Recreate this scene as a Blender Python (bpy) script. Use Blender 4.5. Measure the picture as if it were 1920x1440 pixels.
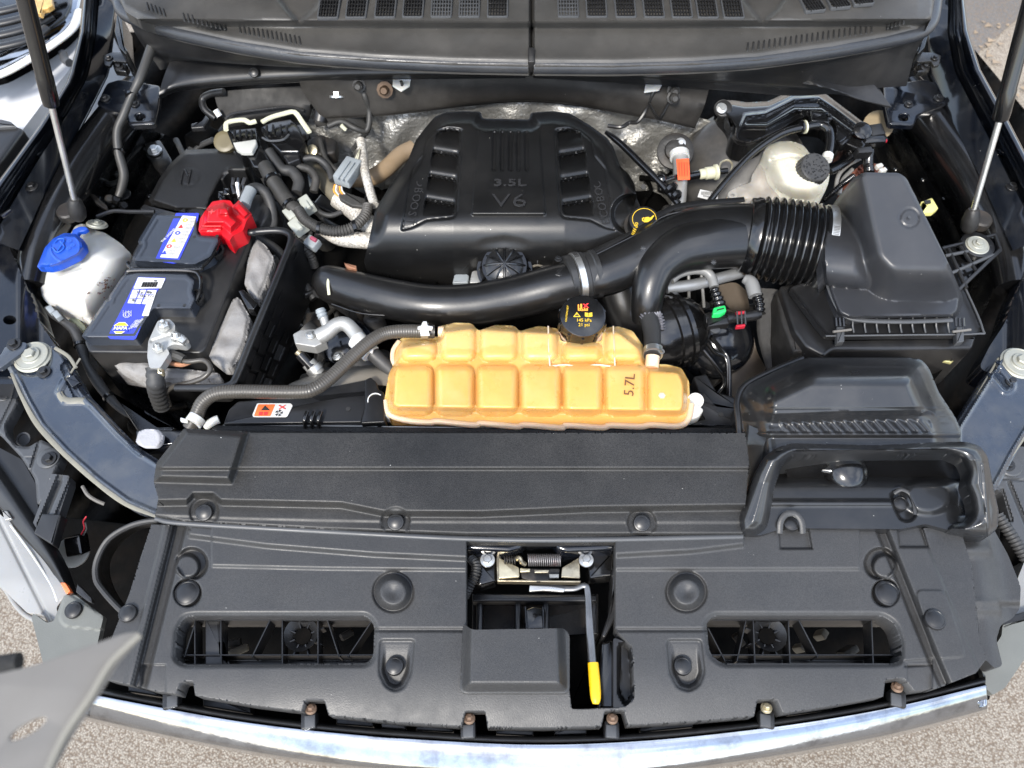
import bpy, math, random
import numpy as np
from mathutils import Vector, Matrix
from mathutils.geometry import tessellate_polygon
from math import radians as R, sin, cos, pi

random.seed(7)
S = bpy.context.scene
for o in list(bpy.data.objects): bpy.data.objects.remove(o)

# ------------------------------------------------------------------ camera
CAM = Vector((0, 0, 2.1)); PITCH = R(30); F = 1478.0
cam = bpy.data.cameras.new('camera'); cam_o = bpy.data.objects.new('camera', cam)
S.collection.objects.link(cam_o); S.camera = cam_o
cam_o.location = CAM; cam_o.rotation_euler = (PITCH, 0, 0)
cam.sensor_width = 36; cam.lens = 36 * F / 1920; cam.clip_start = .02; cam.clip_end = 500
cam.dof.use_dof = True; cam.dof.focus_distance = 1.22; cam.dof.aperture_fstop = 5.5

# ------------------------------------------------------------------ sky, sun, exposure
S.view_settings.view_transform = 'Standard'; S.view_settings.look = 'None'
S.view_settings.exposure = 1.5; S.view_settings.gamma = 1
SUN_EL, SUN_AZ = R(50), R(200)      # azimuth clockwise from +Y
w = bpy.data.worlds.new('World'); S.world = w; w.use_nodes = True
nt = w.node_tree; nt.nodes.clear()
out = nt.nodes.new('ShaderNodeOutputWorld'); bg = nt.nodes.new('ShaderNodeBackground')
sky = nt.nodes.new('ShaderNodeTexSky'); sky.sky_type = 'NISHITA'; sky.sun_disc = False
sky.sun_elevation = SUN_EL; sky.sun_rotation = SUN_AZ
tc = nt.nodes.new('ShaderNodeTexCoord'); nz = nt.nodes.new('ShaderNodeTexNoise')
nz.inputs['Scale'].default_value = 2.6; nz.inputs['Detail'].default_value = 7; nz.inputs['Roughness'].default_value = .55
rp = nt.nodes.new('ShaderNodeValToRGB'); rp.color_ramp.elements[0].position = .47; rp.color_ramp.elements[0].color = (.16, .16, .16, 1); rp.color_ramp.elements[1].position = .68
mx = nt.nodes.new('ShaderNodeMixRGB'); mx.inputs[2].default_value = (8.5, 8.9, 9.6, 1)
nt.links.new(tc.outputs['Generated'], nz.inputs['Vector']); nt.links.new(nz.outputs['Fac'], rp.inputs['Fac'])
nt.links.new(rp.outputs['Color'], mx.inputs[0]); nt.links.new(sky.outputs[0], mx.inputs[1])
nt.links.new(mx.outputs[0], bg.inputs['Color']); bg.inputs['Strength'].default_value = .14
nt.links.new(bg.outputs[0], out.inputs['Surface'])
sl = bpy.data.lights.new('sun', 'SUN'); sl.energy = 2.0; sl.angle = R(9); sl.color = (1, .95, .87)
so = bpy.data.objects.new('sun', sl); S.collection.objects.link(so)
sd = Vector((sin(SUN_AZ) * cos(SUN_EL), cos(SUN_AZ) * cos(SUN_EL), sin(SUN_EL)))
so.rotation_euler = sd.to_track_quat('Z', 'Y').to_euler(); so.location = (0, -2, 4)

# ------------------------------------------------------------------ measuring: a sight line met with a height
CA, SA = cos(PITCH), sin(PITCH)
def W(px, py, z):
    x = (px - 960) / F; y = -(py - 720) / F
    Y = y * CA + SA; Z = y * SA - CA; t = (z - CAM.z) / Z
    return Vector((x * t, Y * t, z))
def Wn(U, V, Z):
    x = (U - 960) / F; y = -(V - 720) / F
    t = (Z - CAM.z) / (y * SA - CA)
    return np.stack([x * t, (y * CA + SA) * t, Z + 0 * t], -1)
def mpp(px, py, z):                       # metres per photo pixel there
    return (CAM.z - z) / (CA + (py - 720) / F * SA) / F

# ------------------------------------------------------------------ materials
MATS = {}
def mat(name, col, rough=.5, metal=0, bump=0, bscale=400, dust=0, coat=0, spec=.5, sss=0, vary=.15, vscale=9,
        speck=0, trans=0, alpha=1, aniso=0, bump2=0, b2scale=30, grime=None, gfac=.5, gscale=14, rvar=.12, ior=1.5, emit=None, grain=0, grscale=420, bdist=.0006):
    if name in MATS: return MATS[name]
    m = bpy.data.materials.new(name); m.use_nodes = True; n = m.node_tree.nodes; l = m.node_tree.links
    b = n['Principled BSDF']
    b.inputs['Roughness'].default_value = rough; b.inputs['Metallic'].default_value = metal
    b.inputs['Specular IOR Level'].default_value = spec; b.inputs['IOR'].default_value = ior
    if coat: b.inputs['Coat Weight'].default_value = coat; b.inputs['Coat Roughness'].default_value = .08
    if sss: b.inputs['Subsurface Weight'].default_value = sss; b.inputs['Subsurface Radius'].default_value = (.02, .012, .005); b.inputs['Subsurface Scale'].default_value = 1
    if trans: b.inputs['Transmission Weight'].default_value = trans
    if alpha < 1: b.inputs['Alpha'].default_value = alpha
    t = n.new('ShaderNodeTexCoord')
    def noise(scale, detail=4, rg=.55, off=0):
        k = n.new('ShaderNodeTexNoise'); k.inputs['Scale'].default_value = scale; k.inputs['Detail'].default_value = detail
        k.inputs['Roughness'].default_value = rg
        if off:
            mp = n.new('ShaderNodeMapping'); mp.inputs['Location'].default_value = (off, off * .7, off * .3)
            l.new(t.outputs['Object'], mp.inputs[0]); l.new(mp.outputs[0], k.inputs['Vector'])
        else: l.new(t.outputs['Object'], k.inputs['Vector'])
        return k
    def ramp(src, a, bb):
        r = n.new('ShaderNodeMapRange'); r.inputs['From Min'].default_value = a; r.inputs['From Max'].default_value = bb; l.new(src, r.inputs['Value']); return r.outputs[0]
    def mixc(f, a, c):
        q = n.new('ShaderNodeMixRGB')
        if isinstance(f, float): q.inputs[0].default_value = f
        else: l.new(f, q.inputs[0])
        for i, v in ((1, a), (2, c)):
            if isinstance(v, tuple): q.inputs[i].default_value = v if len(v) == 4 else v + (1,)
            else: l.new(v, q.inputs[i])
        return q.outputs[0]
    def mul(a, k):
        q = n.new('ShaderNodeMath'); q.operation = 'MULTIPLY'; l.new(a, q.inputs[0])
        if isinstance(k, (int, float)): q.inputs[1].default_value = k
        else: l.new(k, q.inputs[1])
        return q.outputs[0]
    n1 = noise(vscale, 6)
    lo = tuple(c * (1 - vary) for c in col); hi = tuple(min(1, c * (1 + vary)) for c in col)
    c = mixc(ramp(n1.outputs['Fac'], .3, .7), lo, hi)
    rr = ramp(n1.outputs['Fac'], .3, .7)
    if grime:
        g = noise(gscale, 8, .65, 3.1); c = mixc(mul(ramp(g.outputs['Fac'], .48, .68), gfac), c, grime)
    if dust:
        g = noise(5, 8, .7, 1.7); c = mixc(mul(ramp(g.outputs['Fac'], .46, .74), dust), c, (.2, .185, .165))
    if speck:
        v = n.new('ShaderNodeTexVoronoi'); v.inputs['Scale'].default_value = 90; l.new(t.outputs['Object'], v.inputs['Vector'])
        lt = n.new('ShaderNodeMath'); lt.operation = 'LESS_THAN'; l.new(v.outputs['Distance'], lt.inputs[0]); lt.inputs[1].default_value = .055
        gg = noise(25, 3, .5, 5.5); g2 = ramp(gg.outputs['Fac'], .6, .64)
        c = mixc(mul(mul(lt.outputs[0], g2), speck), c, (.55, .54, .5))
    if grain:
        gn = noise(grscale, 3, .75, 4.4); q = n.new('ShaderNodeMapRange'); l.new(gn.outputs['Fac'], q.inputs['Value'])
        q.inputs['From Min'].default_value = .3; q.inputs['From Max'].default_value = .7; q.inputs['To Min'].default_value = 1 - grain; q.inputs['To Max'].default_value = 1 + grain * 1.6
        vm = n.new('ShaderNodeVectorMath'); vm.operation = 'SCALE'; l.new(c, vm.inputs[0]); l.new(q.outputs[0], vm.inputs['Scale']); c = vm.outputs[0]
    l.new(c, b.inputs['Base Color'])
    rv = n.new('ShaderNodeMapRange'); l.new(noise(vscale * 2.3, 6, .65, 2.2).outputs['Fac'], rv.inputs['Value'])
    rv.inputs['From Min'].default_value = .3; rv.inputs['From Max'].default_value = .7
    rv.inputs['To Min'].default_value = max(.03, rough - rvar * rough * 1.6); rv.inputs['To Max'].default_value = min(1, rough + rvar * rough * 2)
    l.new(rv.outputs[0], b.inputs['Roughness'])
    h = None
    if bump:
        bp = n.new('ShaderNodeBump'); bp.inputs['Strength'].default_value = bump; bp.inputs['Distance'].default_value = bdist
        l.new(noise(bscale, 2, .5).outputs['Fac'], bp.inputs['Height']); h = bp
    if bump2:
        bq = n.new('ShaderNodeBump'); bq.inputs['Strength'].default_value = bump2; bq.inputs['Distance'].default_value = .006
        l.new(noise(b2scale, 5, .6, .9).outputs['Fac'], bq.inputs['Height'])
        if h: l.new(h.outputs[0], bq.inputs['Normal'])
        h = bq
    if h: l.new(h.outputs[0], b.inputs['Normal'])
    if emit: b.inputs['Emission Color'].default_value = emit + (1,); b.inputs['Emission Strength'].default_value = 1
    MATS[name] = m; return m

M = dict(
 tex   = mat('textured_black_plastic', (.025, .025, .0253), .46, spec=.45, grain=.3, grscale=620, bump=.35, bscale=620, speck=.5, vary=.1, dust=.05),
 texd  = mat('dark_textured_plastic', (.008, .008, .0082), .45, spec=.4, grain=.35, bump=.3, bscale=620, speck=.8, dust=.05),
 cover = mat('engine_cover_plastic', (.0042, .0042, .0043), .34, grain=.4, grscale=620, bump=.2, bscale=620, speck=1, dust=.04),
 duct  = mat('blow_moulded_plastic', (.005, .005, .0052), .34, coat=.3, dust=.05, speck=.6, bump=.12, bscale=250),
 scoop = mat('scuffed_sky_lit_black_plastic', (.010, .0105, .0115), .33, coat=.3, dust=.1, speck=.6, bump=.1, bscale=250),  # copy of the duct plastic, base lifted to put sky sheen in the colour
 gloss = mat('glossy_black_plastic', (.004, .004, .0043), .2, coat=.4, dust=.05),
 smooth= mat('satin_black_plastic', (.009, .009, .0095), .34, dust=.08, speck=.5),
 grey  = mat('grey_plastic', (.045, .047, .05), .42, dust=.1, speck=.5),
 cowl  = mat('weathered_cowl_plastic', (.038, .0365, .034), .46, bump=.3, bscale=500, dust=.15, speck=.6),
 rubber= mat('black_rubber', (.025, .025, .025), .55, dust=.15, speck=.5),
 seal  = mat('rubber_seal', (.022, .024, .028), .33, dust=.1, bump2=.15, b2scale=60),
 paint = mat('sky_tinted_black_paint', (.0025, .0035, .006), .14, coat=.3, dust=.04, speck=.7, grime=(.045, .042, .036), gfac=.25),  # black paint with the blue of the reflected sky mixed into its colour
 inner = mat('unpolished_black_paint', (.0035, .0037, .004), .25, coat=.1, dust=.06, speck=.6, grime=(.06, .055, .045), gfac=.4, bump2=.1),
 dirty = mat('grimy_dark_metal', (.009, .0085, .008), .55, dust=.12, grime=(.05, .036, .025), gfac=.5, bump2=.4),
 floor = mat('grimy_underbody', (.0018, .0017, .0016), .85, spec=.06, dust=.01, grime=(.006, .0045, .0035), gfac=.6, bump2=.3, b2scale=20),
 tan   = mat('dusty_tan_plastic', (.13, .115, .09), .6, dust=.4, grime=(.05, .04, .03), gfac=.5, bump2=.2),
 brown = mat('brown_dusty_pipe', (.24, .17, .10), .6, dust=.3, grime=(.1, .07, .04), gfac=.5),
 foil  = mat('crinkled_foil_heat_shield', (.34, .335, .315), .42, metal=.7, bump2=.9, b2scale=38, bump=.8, bscale=150, bdist=.003, grime=(.15, .135, .11), gfac=.6, vary=.25),
 wrap  = mat('braided_silver_sleeve', (.42, .40, .36), .5, metal=.3, grain=.5, grscale=300, bump=1, bscale=220, bdist=.002, grime=(.3, .24, .17), gfac=.5, bump2=.5, b2scale=90),
 alu   = mat('cast_aluminium', (.36, .36, .345), .5, metal=.55, grime=(.24, .22, .2), gfac=.6, bump=.5, bscale=200),
 steel = mat('zinc_plated_steel', (.62, .62, .6), .3, metal=.9, grime=(.25, .22, .18), gfac=.4, bump=.2),
 gold  = mat('yellow_zinc_plate', (.62, .55, .38), .3, metal=.8, grime=(.2, .14, .08), gfac=.6),
 rust  = mat('rusty_steel', (.33, .16, .09), .65, metal=.3, bump2=.4, grime=(.12, .05, .03), gfac=.7),
 chrome= mat('worn_chrome', (.40, .42, .45), .07, metal=1, grime=(.20, .20, .21), gfac=.8, gscale=22, rvar=.5, bump2=.03, vary=.08, bump=.1, bscale=120),
 hose  = mat('grey_ribbed_rubber', (.048, .043, .036), .38, dust=.1, bump=.3, bscale=400),
 hosem = mat('matt_black_rubber_hose', (.03, .029, .027), .45, dust=.12),
 white = mat('white_plastic', (.5, .5, .48), .4, sss=.2, grime=(.4, .38, .34), gfac=.3),
 cream = mat('cream_plastic', (.5, .49, .36), .4, grime=(.45, .42, .3), gfac=.3),
 brk   = mat('ivory_brake_reservoir_plastic', (.60, .575, .48), .3, sss=.35, grime=(.5, .44, .28), gfac=.5, gscale=8, spec=.5),
 brk2  = mat('cloudy_translucent_plastic', (.3, .28, .25), .35, sss=.3, grime=(.25, .22, .19), gfac=.6),
 tank  = mat('milky_washer_tank_plastic', (.47, .465, .44), .42, sss=.3, grime=(.5, .47, .42), gfac=.4, vary=.08, bump=.1),
 blue  = mat('bright_blue_plastic', (.006, .055, .36), .38, bump=.1, dust=.05),
 red   = mat('red_plastic', (.42, .004, .01), .36, dust=.03),
 orange= mat('orange_label_print', (.85, .13, .03), .45),
 oran2 = mat('orange_red_tag', (.8, .12, .04), .5),
 green = mat('green_clip_plastic', (.02, .55, .12), .35),
 redc  = mat('dark_red_clip_plastic', (.4, .015, .03), .35),
 yellow= mat('yellow_vinyl_grip', (.62, .36, .004), .4, grime=(.4, .26, .02), gfac=.2),
 yprint= mat('yellow_print', (.62, .40, .02), .5),
 oprint= mat('orange_print', (.9, .3, .03), .5),
 rprint= mat('red_print', (.75, .03, .03), .5),
 wprint= mat('white_label', (.52, .52, .51), .4, vary=.04),
 bprint= mat('blue_label_print', (.02, .035, .42), .3, coat=.3),
 black = mat('black_print', (.015, .015, .015), .5),
 pen   = mat('marker_ink', (.12, .05, .02), .6),
 felt  = mat('grey_felt_insulation', (.23, .225, .22), .95, bump=1, bscale=500, bump2=.35, b2scale=60, grime=(.17, .155, .14), gfac=.6, gscale=30, vary=.2),
 foam  = mat('black_foam', (.012, .012, .012), .95, bump=1, bscale=300, bump2=.7, b2scale=120),
 amber = mat('amber_coolant_tank_plastic', (.62, .345, .098), .32, sss=.6, vary=.08, vscale=10, grime=(.62, .40, .16), gfac=.7, gscale=9, spec=.55, rvar=.25, bump2=.05, b2scale=50),
 amb2  = mat('pale_amber_moulding_flange', (.66, .48, .33), .35, sss=.4, vary=.1),
 batt  = mat('slate_battery_plastic', (.022, .027, .037), .33, dust=.08, speck=.5),
 silver= mat('silver_car_paint', (.42, .43, .45), .35, coat=.4),
 lens  = mat('hazed_headlight_lens', (.20, .198, .19), .3, coat=.35, sss=.1, grime=(.22, .23, .24), gfac=.4, gscale=6, vary=.08),
 lens2 = mat('amber_side_reflector', (.7, .16, .05), .25, coat=.5),
 plate = mat('dull_grey_plate', (.115, .108, .098), .65, vary=.1),
 wire  = mat('grey_tape_wrap', (.022, .021, .019), .6, dust=.3, bump=.6, bscale=200),
 greyc = mat('grey_connector_plastic', (.22, .24, .25), .45, dust=.15),
 sage  = mat('sage_grey_connector_plastic', (.33, .34, .30), .5, dust=.15),
)
# a few materials with shapes of their own
def ground_mat(name, c1, c2, c3, scale):
    m = bpy.data.materials.new(name); m.use_nodes = True; n = m.node_tree.nodes; l = m.node_tree.links; b = n['Principled BSDF']
    b.inputs['Roughness'].default_value = .85
    t = n.new('ShaderNodeTexCoord')
    v = n.new('ShaderNodeTexVoronoi'); v.inputs['Scale'].default_value = scale; l.new(t.outputs['Object'], v.inputs['Vector'])
    r = n.new('ShaderNodeValToRGB'); e = r.color_ramp.elements
    e[0].color = c1 + (1,); e[1].color = c3 + (1,); k = r.color_ramp.elements.new(.5); k.color = c2 + (1,)
    sx = n.new('ShaderNodeSeparateColor'); l.new(v.outputs['Color'], sx.inputs[0]); l.new(sx.outputs[0], r.inputs[0])
    dk = n.new('ShaderNodeMapRange'); dk.inputs['From Min'].default_value = .35; dk.inputs['From Max'].default_value = .75; l.new(v.outputs['Distance'], dk.inputs['Value'])
    mm = n.new('ShaderNodeMixRGB'); l.new(dk.outputs[0], mm.inputs[0]); l.new(r.outputs[0], mm.inputs[1]); mm.inputs[2].default_value = (.15, .115, .085, 1)
    nn = n.new('ShaderNodeTexNoise'); nn.inputs['Scale'].default_value = 1.3; nn.inputs['Detail'].default_value = 8; l.new(t.outputs['Object'], nn.inputs['Vector'])
    m2 = n.new('ShaderNodeMixRGB'); m2.blend_type = 'MULTIPLY'; m2.inputs[0].default_value = .35; l.new(mm.outputs[0], m2.inputs[1]); l.new(nn.outputs['Fac'], m2.inputs[2])
    l.new(m2.outputs[0], b.inputs['Base Color'])
    bp = n.new('ShaderNodeBump'); bp.invert = True; bp.inputs['Strength'].default_value = .7; bp.inputs['Distance'].default_value = .0025
    l.new(v.outputs['Distance'], bp.inputs['Height']); l.new(bp.outputs[0], b.inputs['Normal'])
    MATS[name] = m; return m
M['gravel'] = ground_mat('exposed_aggregate_asphalt', (.23, .2, .165), (.29, .26, .215), (.37, .335, .285), 210)
M['conc'] = ground_mat('worn_concrete', (.27, .23, .18), (.3, .26, .2), (.34, .3, .24), 200)
M['asph'] = ground_mat('grey_asphalt', (.09, .085, .08), (.11, .105, .1), (.14, .135, .125), 160)

# ------------------------------------------------------------------ objects
COL = S.collection
ORG = {}
def link(o, parent, loc):
    COL.objects.link(o)
    if parent is None: o.location = loc; ORG[o.name] = Vector(loc)
    else:
        L = ORG[parent.name]; o.parent = parent; o.location = Vector(loc) - L; ORG[o.name] = Vector(loc)
    return o
def tag(o, label=None, cat=None, group=None, kind=None):
    if label: o['label'] = label
    if cat: o['category'] = cat
    if group: o['group'] = group
    if kind: o['kind'] = kind
    return o
def thing(name, label, cat, loc, group=None):
    o = bpy.data.objects.new(name, None); o.empty_display_size = .05
    link(o, None, loc); return tag(o, label, cat, group)

class MB:
    def __init__(s): s.v = []; s.f = []
    def add(s, v, f):
        b = len(s.v); s.v += [tuple(p) for p in v]; s.f += [tuple(i + b for i in q) for q in f]; return s
    def build(s, name, m, parent=None, angle=38, label=None, cat=None, group=None, kind=None):
        c = np.array(s.v, float)
        if parent is None: org = Vector(((c[:, 0].min() + c[:, 0].max()) / 2, (c[:, 1].min() + c[:, 1].max()) / 2, c[:, 2].min()))
        else: org = ORG[parent.name]
        me = bpy.data.meshes.new(name); me.from_pydata((c - np.array(org)).tolist(), [], s.f); me.update()
        fin(me, m, angle)
        o = bpy.data.objects.new(name, me); link(o, parent, org); return tag(o, label, cat, group, kind)
def fin(me, m, angle=38):
    me.materials.append(m)
    me.shade_smooth()
    if angle < 180: me.set_sharp_from_angle(angle=R(angle))

def fillet(pts, r, n=4):
    """rounds the corners of a closed 2D/3D polygon; r one value or one per corner"""
    out = []; N = len(pts); P = [Vector(p) for p in pts]
    for i in range(N):
        a, b, c = P[i - 1], P[i], P[(i + 1) % N]; rr = r[i] if isinstance(r, (list, tuple)) else r
        da, dc = a - b, c - b; la, lc = da.length, dc.length
        k = min(rr, la * .45, lc * .45)
        if k < 1e-6: out.append(b.copy()); continue
        p, q = b + da * (k / la), b + dc * (k / lc)
        for j in range(n + 1):
            t = j / n; out.append(p * (1 - t) ** 2 + b * 2 * t * (1 - t) + q * t * t)
    return out
def cr(pts, n=6, closed=False):
    """Catmull-Rom through tuples of any length"""
    P = [np.array(p, float) for p in pts]; N = len(P); out = []
    if N == 2 and not closed: return [P[0] + (P[1] - P[0]) * k / n for k in range(n + 1)]
    for i in range(N if closed else N - 1):
        p0 = P[i - 1] if (i > 0 or closed) else 2 * P[0] - P[1]; p1 = P[i]; p2 = P[(i + 1) % N]
        p3 = P[(i + 2) % N] if (i + 2 < N or closed) else 2 * P[-1] - P[-2]
        for k in range(n):
            t = k / n
            out.append(.5 * ((2 * p1) + (-p0 + p2) * t + (2 * p0 - 5 * p1 + 4 * p2 - p3) * t * t + (-p0 + 3 * p1 - 3 * p2 + p3) * t ** 3))
    if not closed: out.append(P[-1])
    return out

def sweep(mb, pts, rad, seg=14, corr=None, flat=1, cap=True, n=7, ctr=None):
    """tube through world points; rad one value or one per point; corr = (pitch, depth)"""
    rl = rad if isinstance(rad, (list, tuple)) else [rad] * len(pts)
    q = cr([tuple(p) + (r,) for p, r in zip(pts, rl)], n)
    if corr:
        P = np.array([a[:3] for a in q]); L = np.concatenate([[0], np.cumsum(np.linalg.norm(np.diff(P, axis=0), axis=1))])
        K = int(L[-1] / corr[0] * 6); s = np.linspace(0, L[-1], K)
        Q = np.stack([np.interp(s, L, np.array(q)[:, i]) for i in range(4)], 1)
        Q[:, 3] += corr[1] * np.cos(s / corr[0] * 2 * pi); q = list(Q)
    P = [Vector(a[:3]) for a in q]; N = len(P); up = Vector((0, 0, 1)); vs = []; fs = []; prev = None
    for i in range(N):
        t = (P[min(i + 1, N - 1)] - P[max(i - 1, 0)]); t = t.normalized() if t.length else Vector((0, 1, 0))
        if prev is None:
            a = up if abs(t.z) < .9 else Vector((1, 0, 0)); nrm = (a - t * a.dot(t)).normalized()
        else: nrm = (prev - t * prev.dot(t)).normalized()
        prev = nrm; bi = t.cross(nrm)
        for k in range(seg):
            a = 2 * pi * k / seg; vs.append(P[i] + (nrm * cos(a) * flat + bi * sin(a)) * q[i][3])
    for i in range(N - 1):
        for k in range(seg):
            k2 = (k + 1) % seg; fs.append((i * seg + k, i * seg + k2, (i + 1) * seg + k2, (i + 1) * seg + k))
    if cap: fs.append(tuple(range(seg))[::-1]); fs.append(tuple((N - 1) * seg + k for k in range(seg)))
    return mb.add(vs, fs)
def tube(pix, rad, seg=14, corr=None, flat=1, n=7, mb=None):
    return sweep(mb or MB(), [W(*p) for p in pix], rad, seg, corr, flat, n=n)
def lathe(mb, c, axis, prof, seg=24):
    """prof: (radius, height along axis) from bottom to top"""
    ax = Vector(axis).normalized(); a = Vector((1, 0, 0)) if abs(ax.x) < .9 else Vector((0, 1, 0))
    u = (a - ax * a.dot(ax)).normalized(); v = ax.cross(u); vs = []; fs = []
    for r, h in prof:
        for k in range(seg):
            t = 2 * pi * k / seg; vs.append(Vector(c) + ax * h + (u * cos(t) + v * sin(t)) * max(r, 1e-5))
    for i in range(len(prof) - 1):
        for k in range(seg):
            k2 = (k + 1) % seg; fs.append((i * seg + k, i * seg + k2, (i + 1) * seg + k2, (i + 1) * seg + k))
    fs.append(tuple((len(prof) - 1) * seg + k for k in range(seg))); fs.append(tuple(range(seg))[::-1])
    return mb.add(vs, fs)
def area2(P): return sum(P[i - 1][0] * P[i][1] - P[i][0] * P[i - 1][1] for i in range(len(P)))
def inset(P, d):
    """moves a CCW ring of 3D points inwards by d in its XY plane"""
    N = len(P); out = []
    for i in range(N):
        a, b, c = P[i - 1], P[i], P[(i + 1) % N]
        e1 = Vector((b.x - a.x, b.y - a.y)); e2 = Vector((c.x - b.x, c.y - b.y))
        n1 = Vector((-e1.y, e1.x)).normalized() if e1.length else Vector((0, 0)); n2 = Vector((-e2.y, e2.x)).normalized() if e2.length else Vector((0, 0))
        m = n1 + n2; L = m.length
        if L < .3: m = n1; k = 1
        else: m = m / L; k = 1 / max(.5, m.dot(n1))
        out.append(Vector((b.x + m.x * d * k, b.y + m.y * d * k, b.z)))
    return out
def prism(mb, P, depth, bev=.002, seg=3, holes=()):
    """P: ring of world points (top face). Walls go straight down, top edge rounded."""
    def prep(ring, ccw=True):
        ring = [Vector(p) for p in ring]
        if (area2(ring) > 0) != ccw: ring.reverse()
        return ring
    loops = [prep(P)] + [prep(h, False) for h in holes]; tops = []; allv = []; fs = []
    for ring in loops:
        rows = [[p - Vector((0, 0, depth)) for p in ring]]
        if bev > 0:
            for j in range(seg + 1):
                a = pi / 2 * j / seg; q = inset(ring, bev * (1 - cos(a))); rows.append([p - Vector((0, 0, bev * (1 - sin(a)))) for p in q])
        else: rows.append(ring)
        b = len(allv); N = len(ring)
        for r_ in rows: allv += r_
        for i in range(len(rows) - 1):
            for k in range(N):
                k2 = (k + 1) % N; fs.append((b + i * N + k, b + i * N + k2, b + (i + 1) * N + k2, b + (i + 1) * N + k))
        tops.append([b + (len(rows) - 1) * N + k for k in range(N)])
    if len(loops) == 1: fs.append(tuple(tops[0]))
    else:
        flat_idx = [i for t_ in tops for i in t_]
        for tri in tessellate_polygon([[allv[i] for i in t_] for t_ in tops]):
            q = [flat_idx[i] for i in tri]; a, b_, c = [allv[i] for i in q]
            if (b_ - a).cross(c - a).z < 0: q.reverse()
            fs.append(tuple(q))
    return mb.add(allv, fs)
def slab(pix, z, depth, bev=.002, r=0, mb=None, holes=(), seg=3):
    """a moulded slab whose top follows the measured outline; z one value or given per point"""
    def ring(px): return [W(*(p if len(p) == 3 else (p[0], p[1], z))) for p in px]
    q = ring(pix)
    if r: q = fillet(q, r)
    hs = [fillet(ring(h), r or .002) for h in holes]
    return prism(mb or MB(), q, depth, bev, seg, hs)
def boxat(mb, c, size, rot=(0, 0, 0), bev=.001):
    M3 = Matrix.Rotation(rot[2], 3, 'Z') @ Matrix.Rotation(rot[1], 3, 'Y') @ Matrix.Rotation(rot[0], 3, 'X')
    x, y, z = [s / 2 for s in size]; t = MB()
    prism(t, fillet([(-x, -y, z), (x, -y, z), (x, y, z), (-x, y, z)], bev, 2), 2 * z, min(bev, z), 2)
    t.f.append(tuple(range(12))[::-1])
    return mb.add([Vector(c) + M3 @ Vector(p) for p in t.v], t.f)
def patch(rows, nu=4, nv=4, thick=0, mb=None):
    """smooth sheet through a grid of (px, py, z)"""
    g = [cr(r, nu) for r in rows]; cols = list(zip(*g)); cols = [cr(c, nv) for c in cols]
    H = len(cols[0]); Wd = len(cols); vs = [W(*cols[i][j]) for j in range(H) for i in range(Wd)]
    fs = [(j * Wd + i, (j + 1) * Wd + i, (j + 1) * Wd + i + 1, j * Wd + i + 1) for j in range(H - 1) for i in range(Wd - 1)]
    if thick:
        N = len(vs); vs += [v - Vector((0, 0, thick)) for v in vs]
        def q(a, b): fs.append((a, b, b + N, a + N))
        for i in range(Wd - 1): q(i, i + 1); q((H - 1) * Wd + i + 1, (H - 1) * Wd + i)
        for j in range(H - 1): q((j + 1) * Wd, j * Wd); q(j * Wd + Wd - 1, (j + 1) * Wd + Wd - 1)
    return (mb or MB()).add(vs, fs)

# ------------------------------------------------------------------ moulded surfaces (height as a function over the measured outline)
def sdp(U, V, P, rnd=0, n=4):
    """signed distance to a polygon, negative inside (measured units)"""
    if rnd: P = [(p.x, p.y) for p in fillet([(a[0], a[1], 0) for a in P], rnd, n)]
    D = np.full(U.shape, 1e18); inside = np.zeros(U.shape, bool); N = len(P)
    for i in range(N):
        ax, ay = P[i - 1][:2]; bx, by = P[i][:2]; ex, ey = bx - ax, by - ay; L = ex * ex + ey * ey
        if L == 0: continue
        t = np.clip(((U - ax) * ex + (V - ay) * ey) / L, 0, 1)
        D = np.minimum(D, (U - ax - t * ex) ** 2 + (V - ay - t * ey) ** 2)
        c = ((ay > V) != (by > V)); 
        with np.errstate(divide='ignore', invalid='ignore'): xx = (bx - ax) * (V - ay) / (by - ay + 1e-12) + ax
        inside ^= c & (U < xx)
    D = np.sqrt(D); return np.where(inside, -D, D)
def sdc(U, V, x, y, r): return np.hypot(U - x, V - y) - r
def sdl(U, V, P):
    """distance to an open polyline"""
    D = np.full(U.shape, 1e18)
    for i in range(1, len(P)):
        ax, ay = P[i - 1]; bx, by = P[i]; ex, ey = bx - ax, by - ay
        t = np.clip(((U - ax) * ex + (V - ay) * ey) / (ex * ex + ey * ey), 0, 1)
        D = np.minimum(D, np.hypot(U - ax - t * ex, V - ay - t * ey))
    return D
def ss(a, b, x):
    t = np.clip((x - a) / (b - a), 0, 1); return t * t * (3 - 2 * t)
def below(V, U, P):
    """rows beyond the polyline P (given left to right)"""
    return V - np.interp(U, [p[0] for p in P], [p[1] for p in P])
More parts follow.
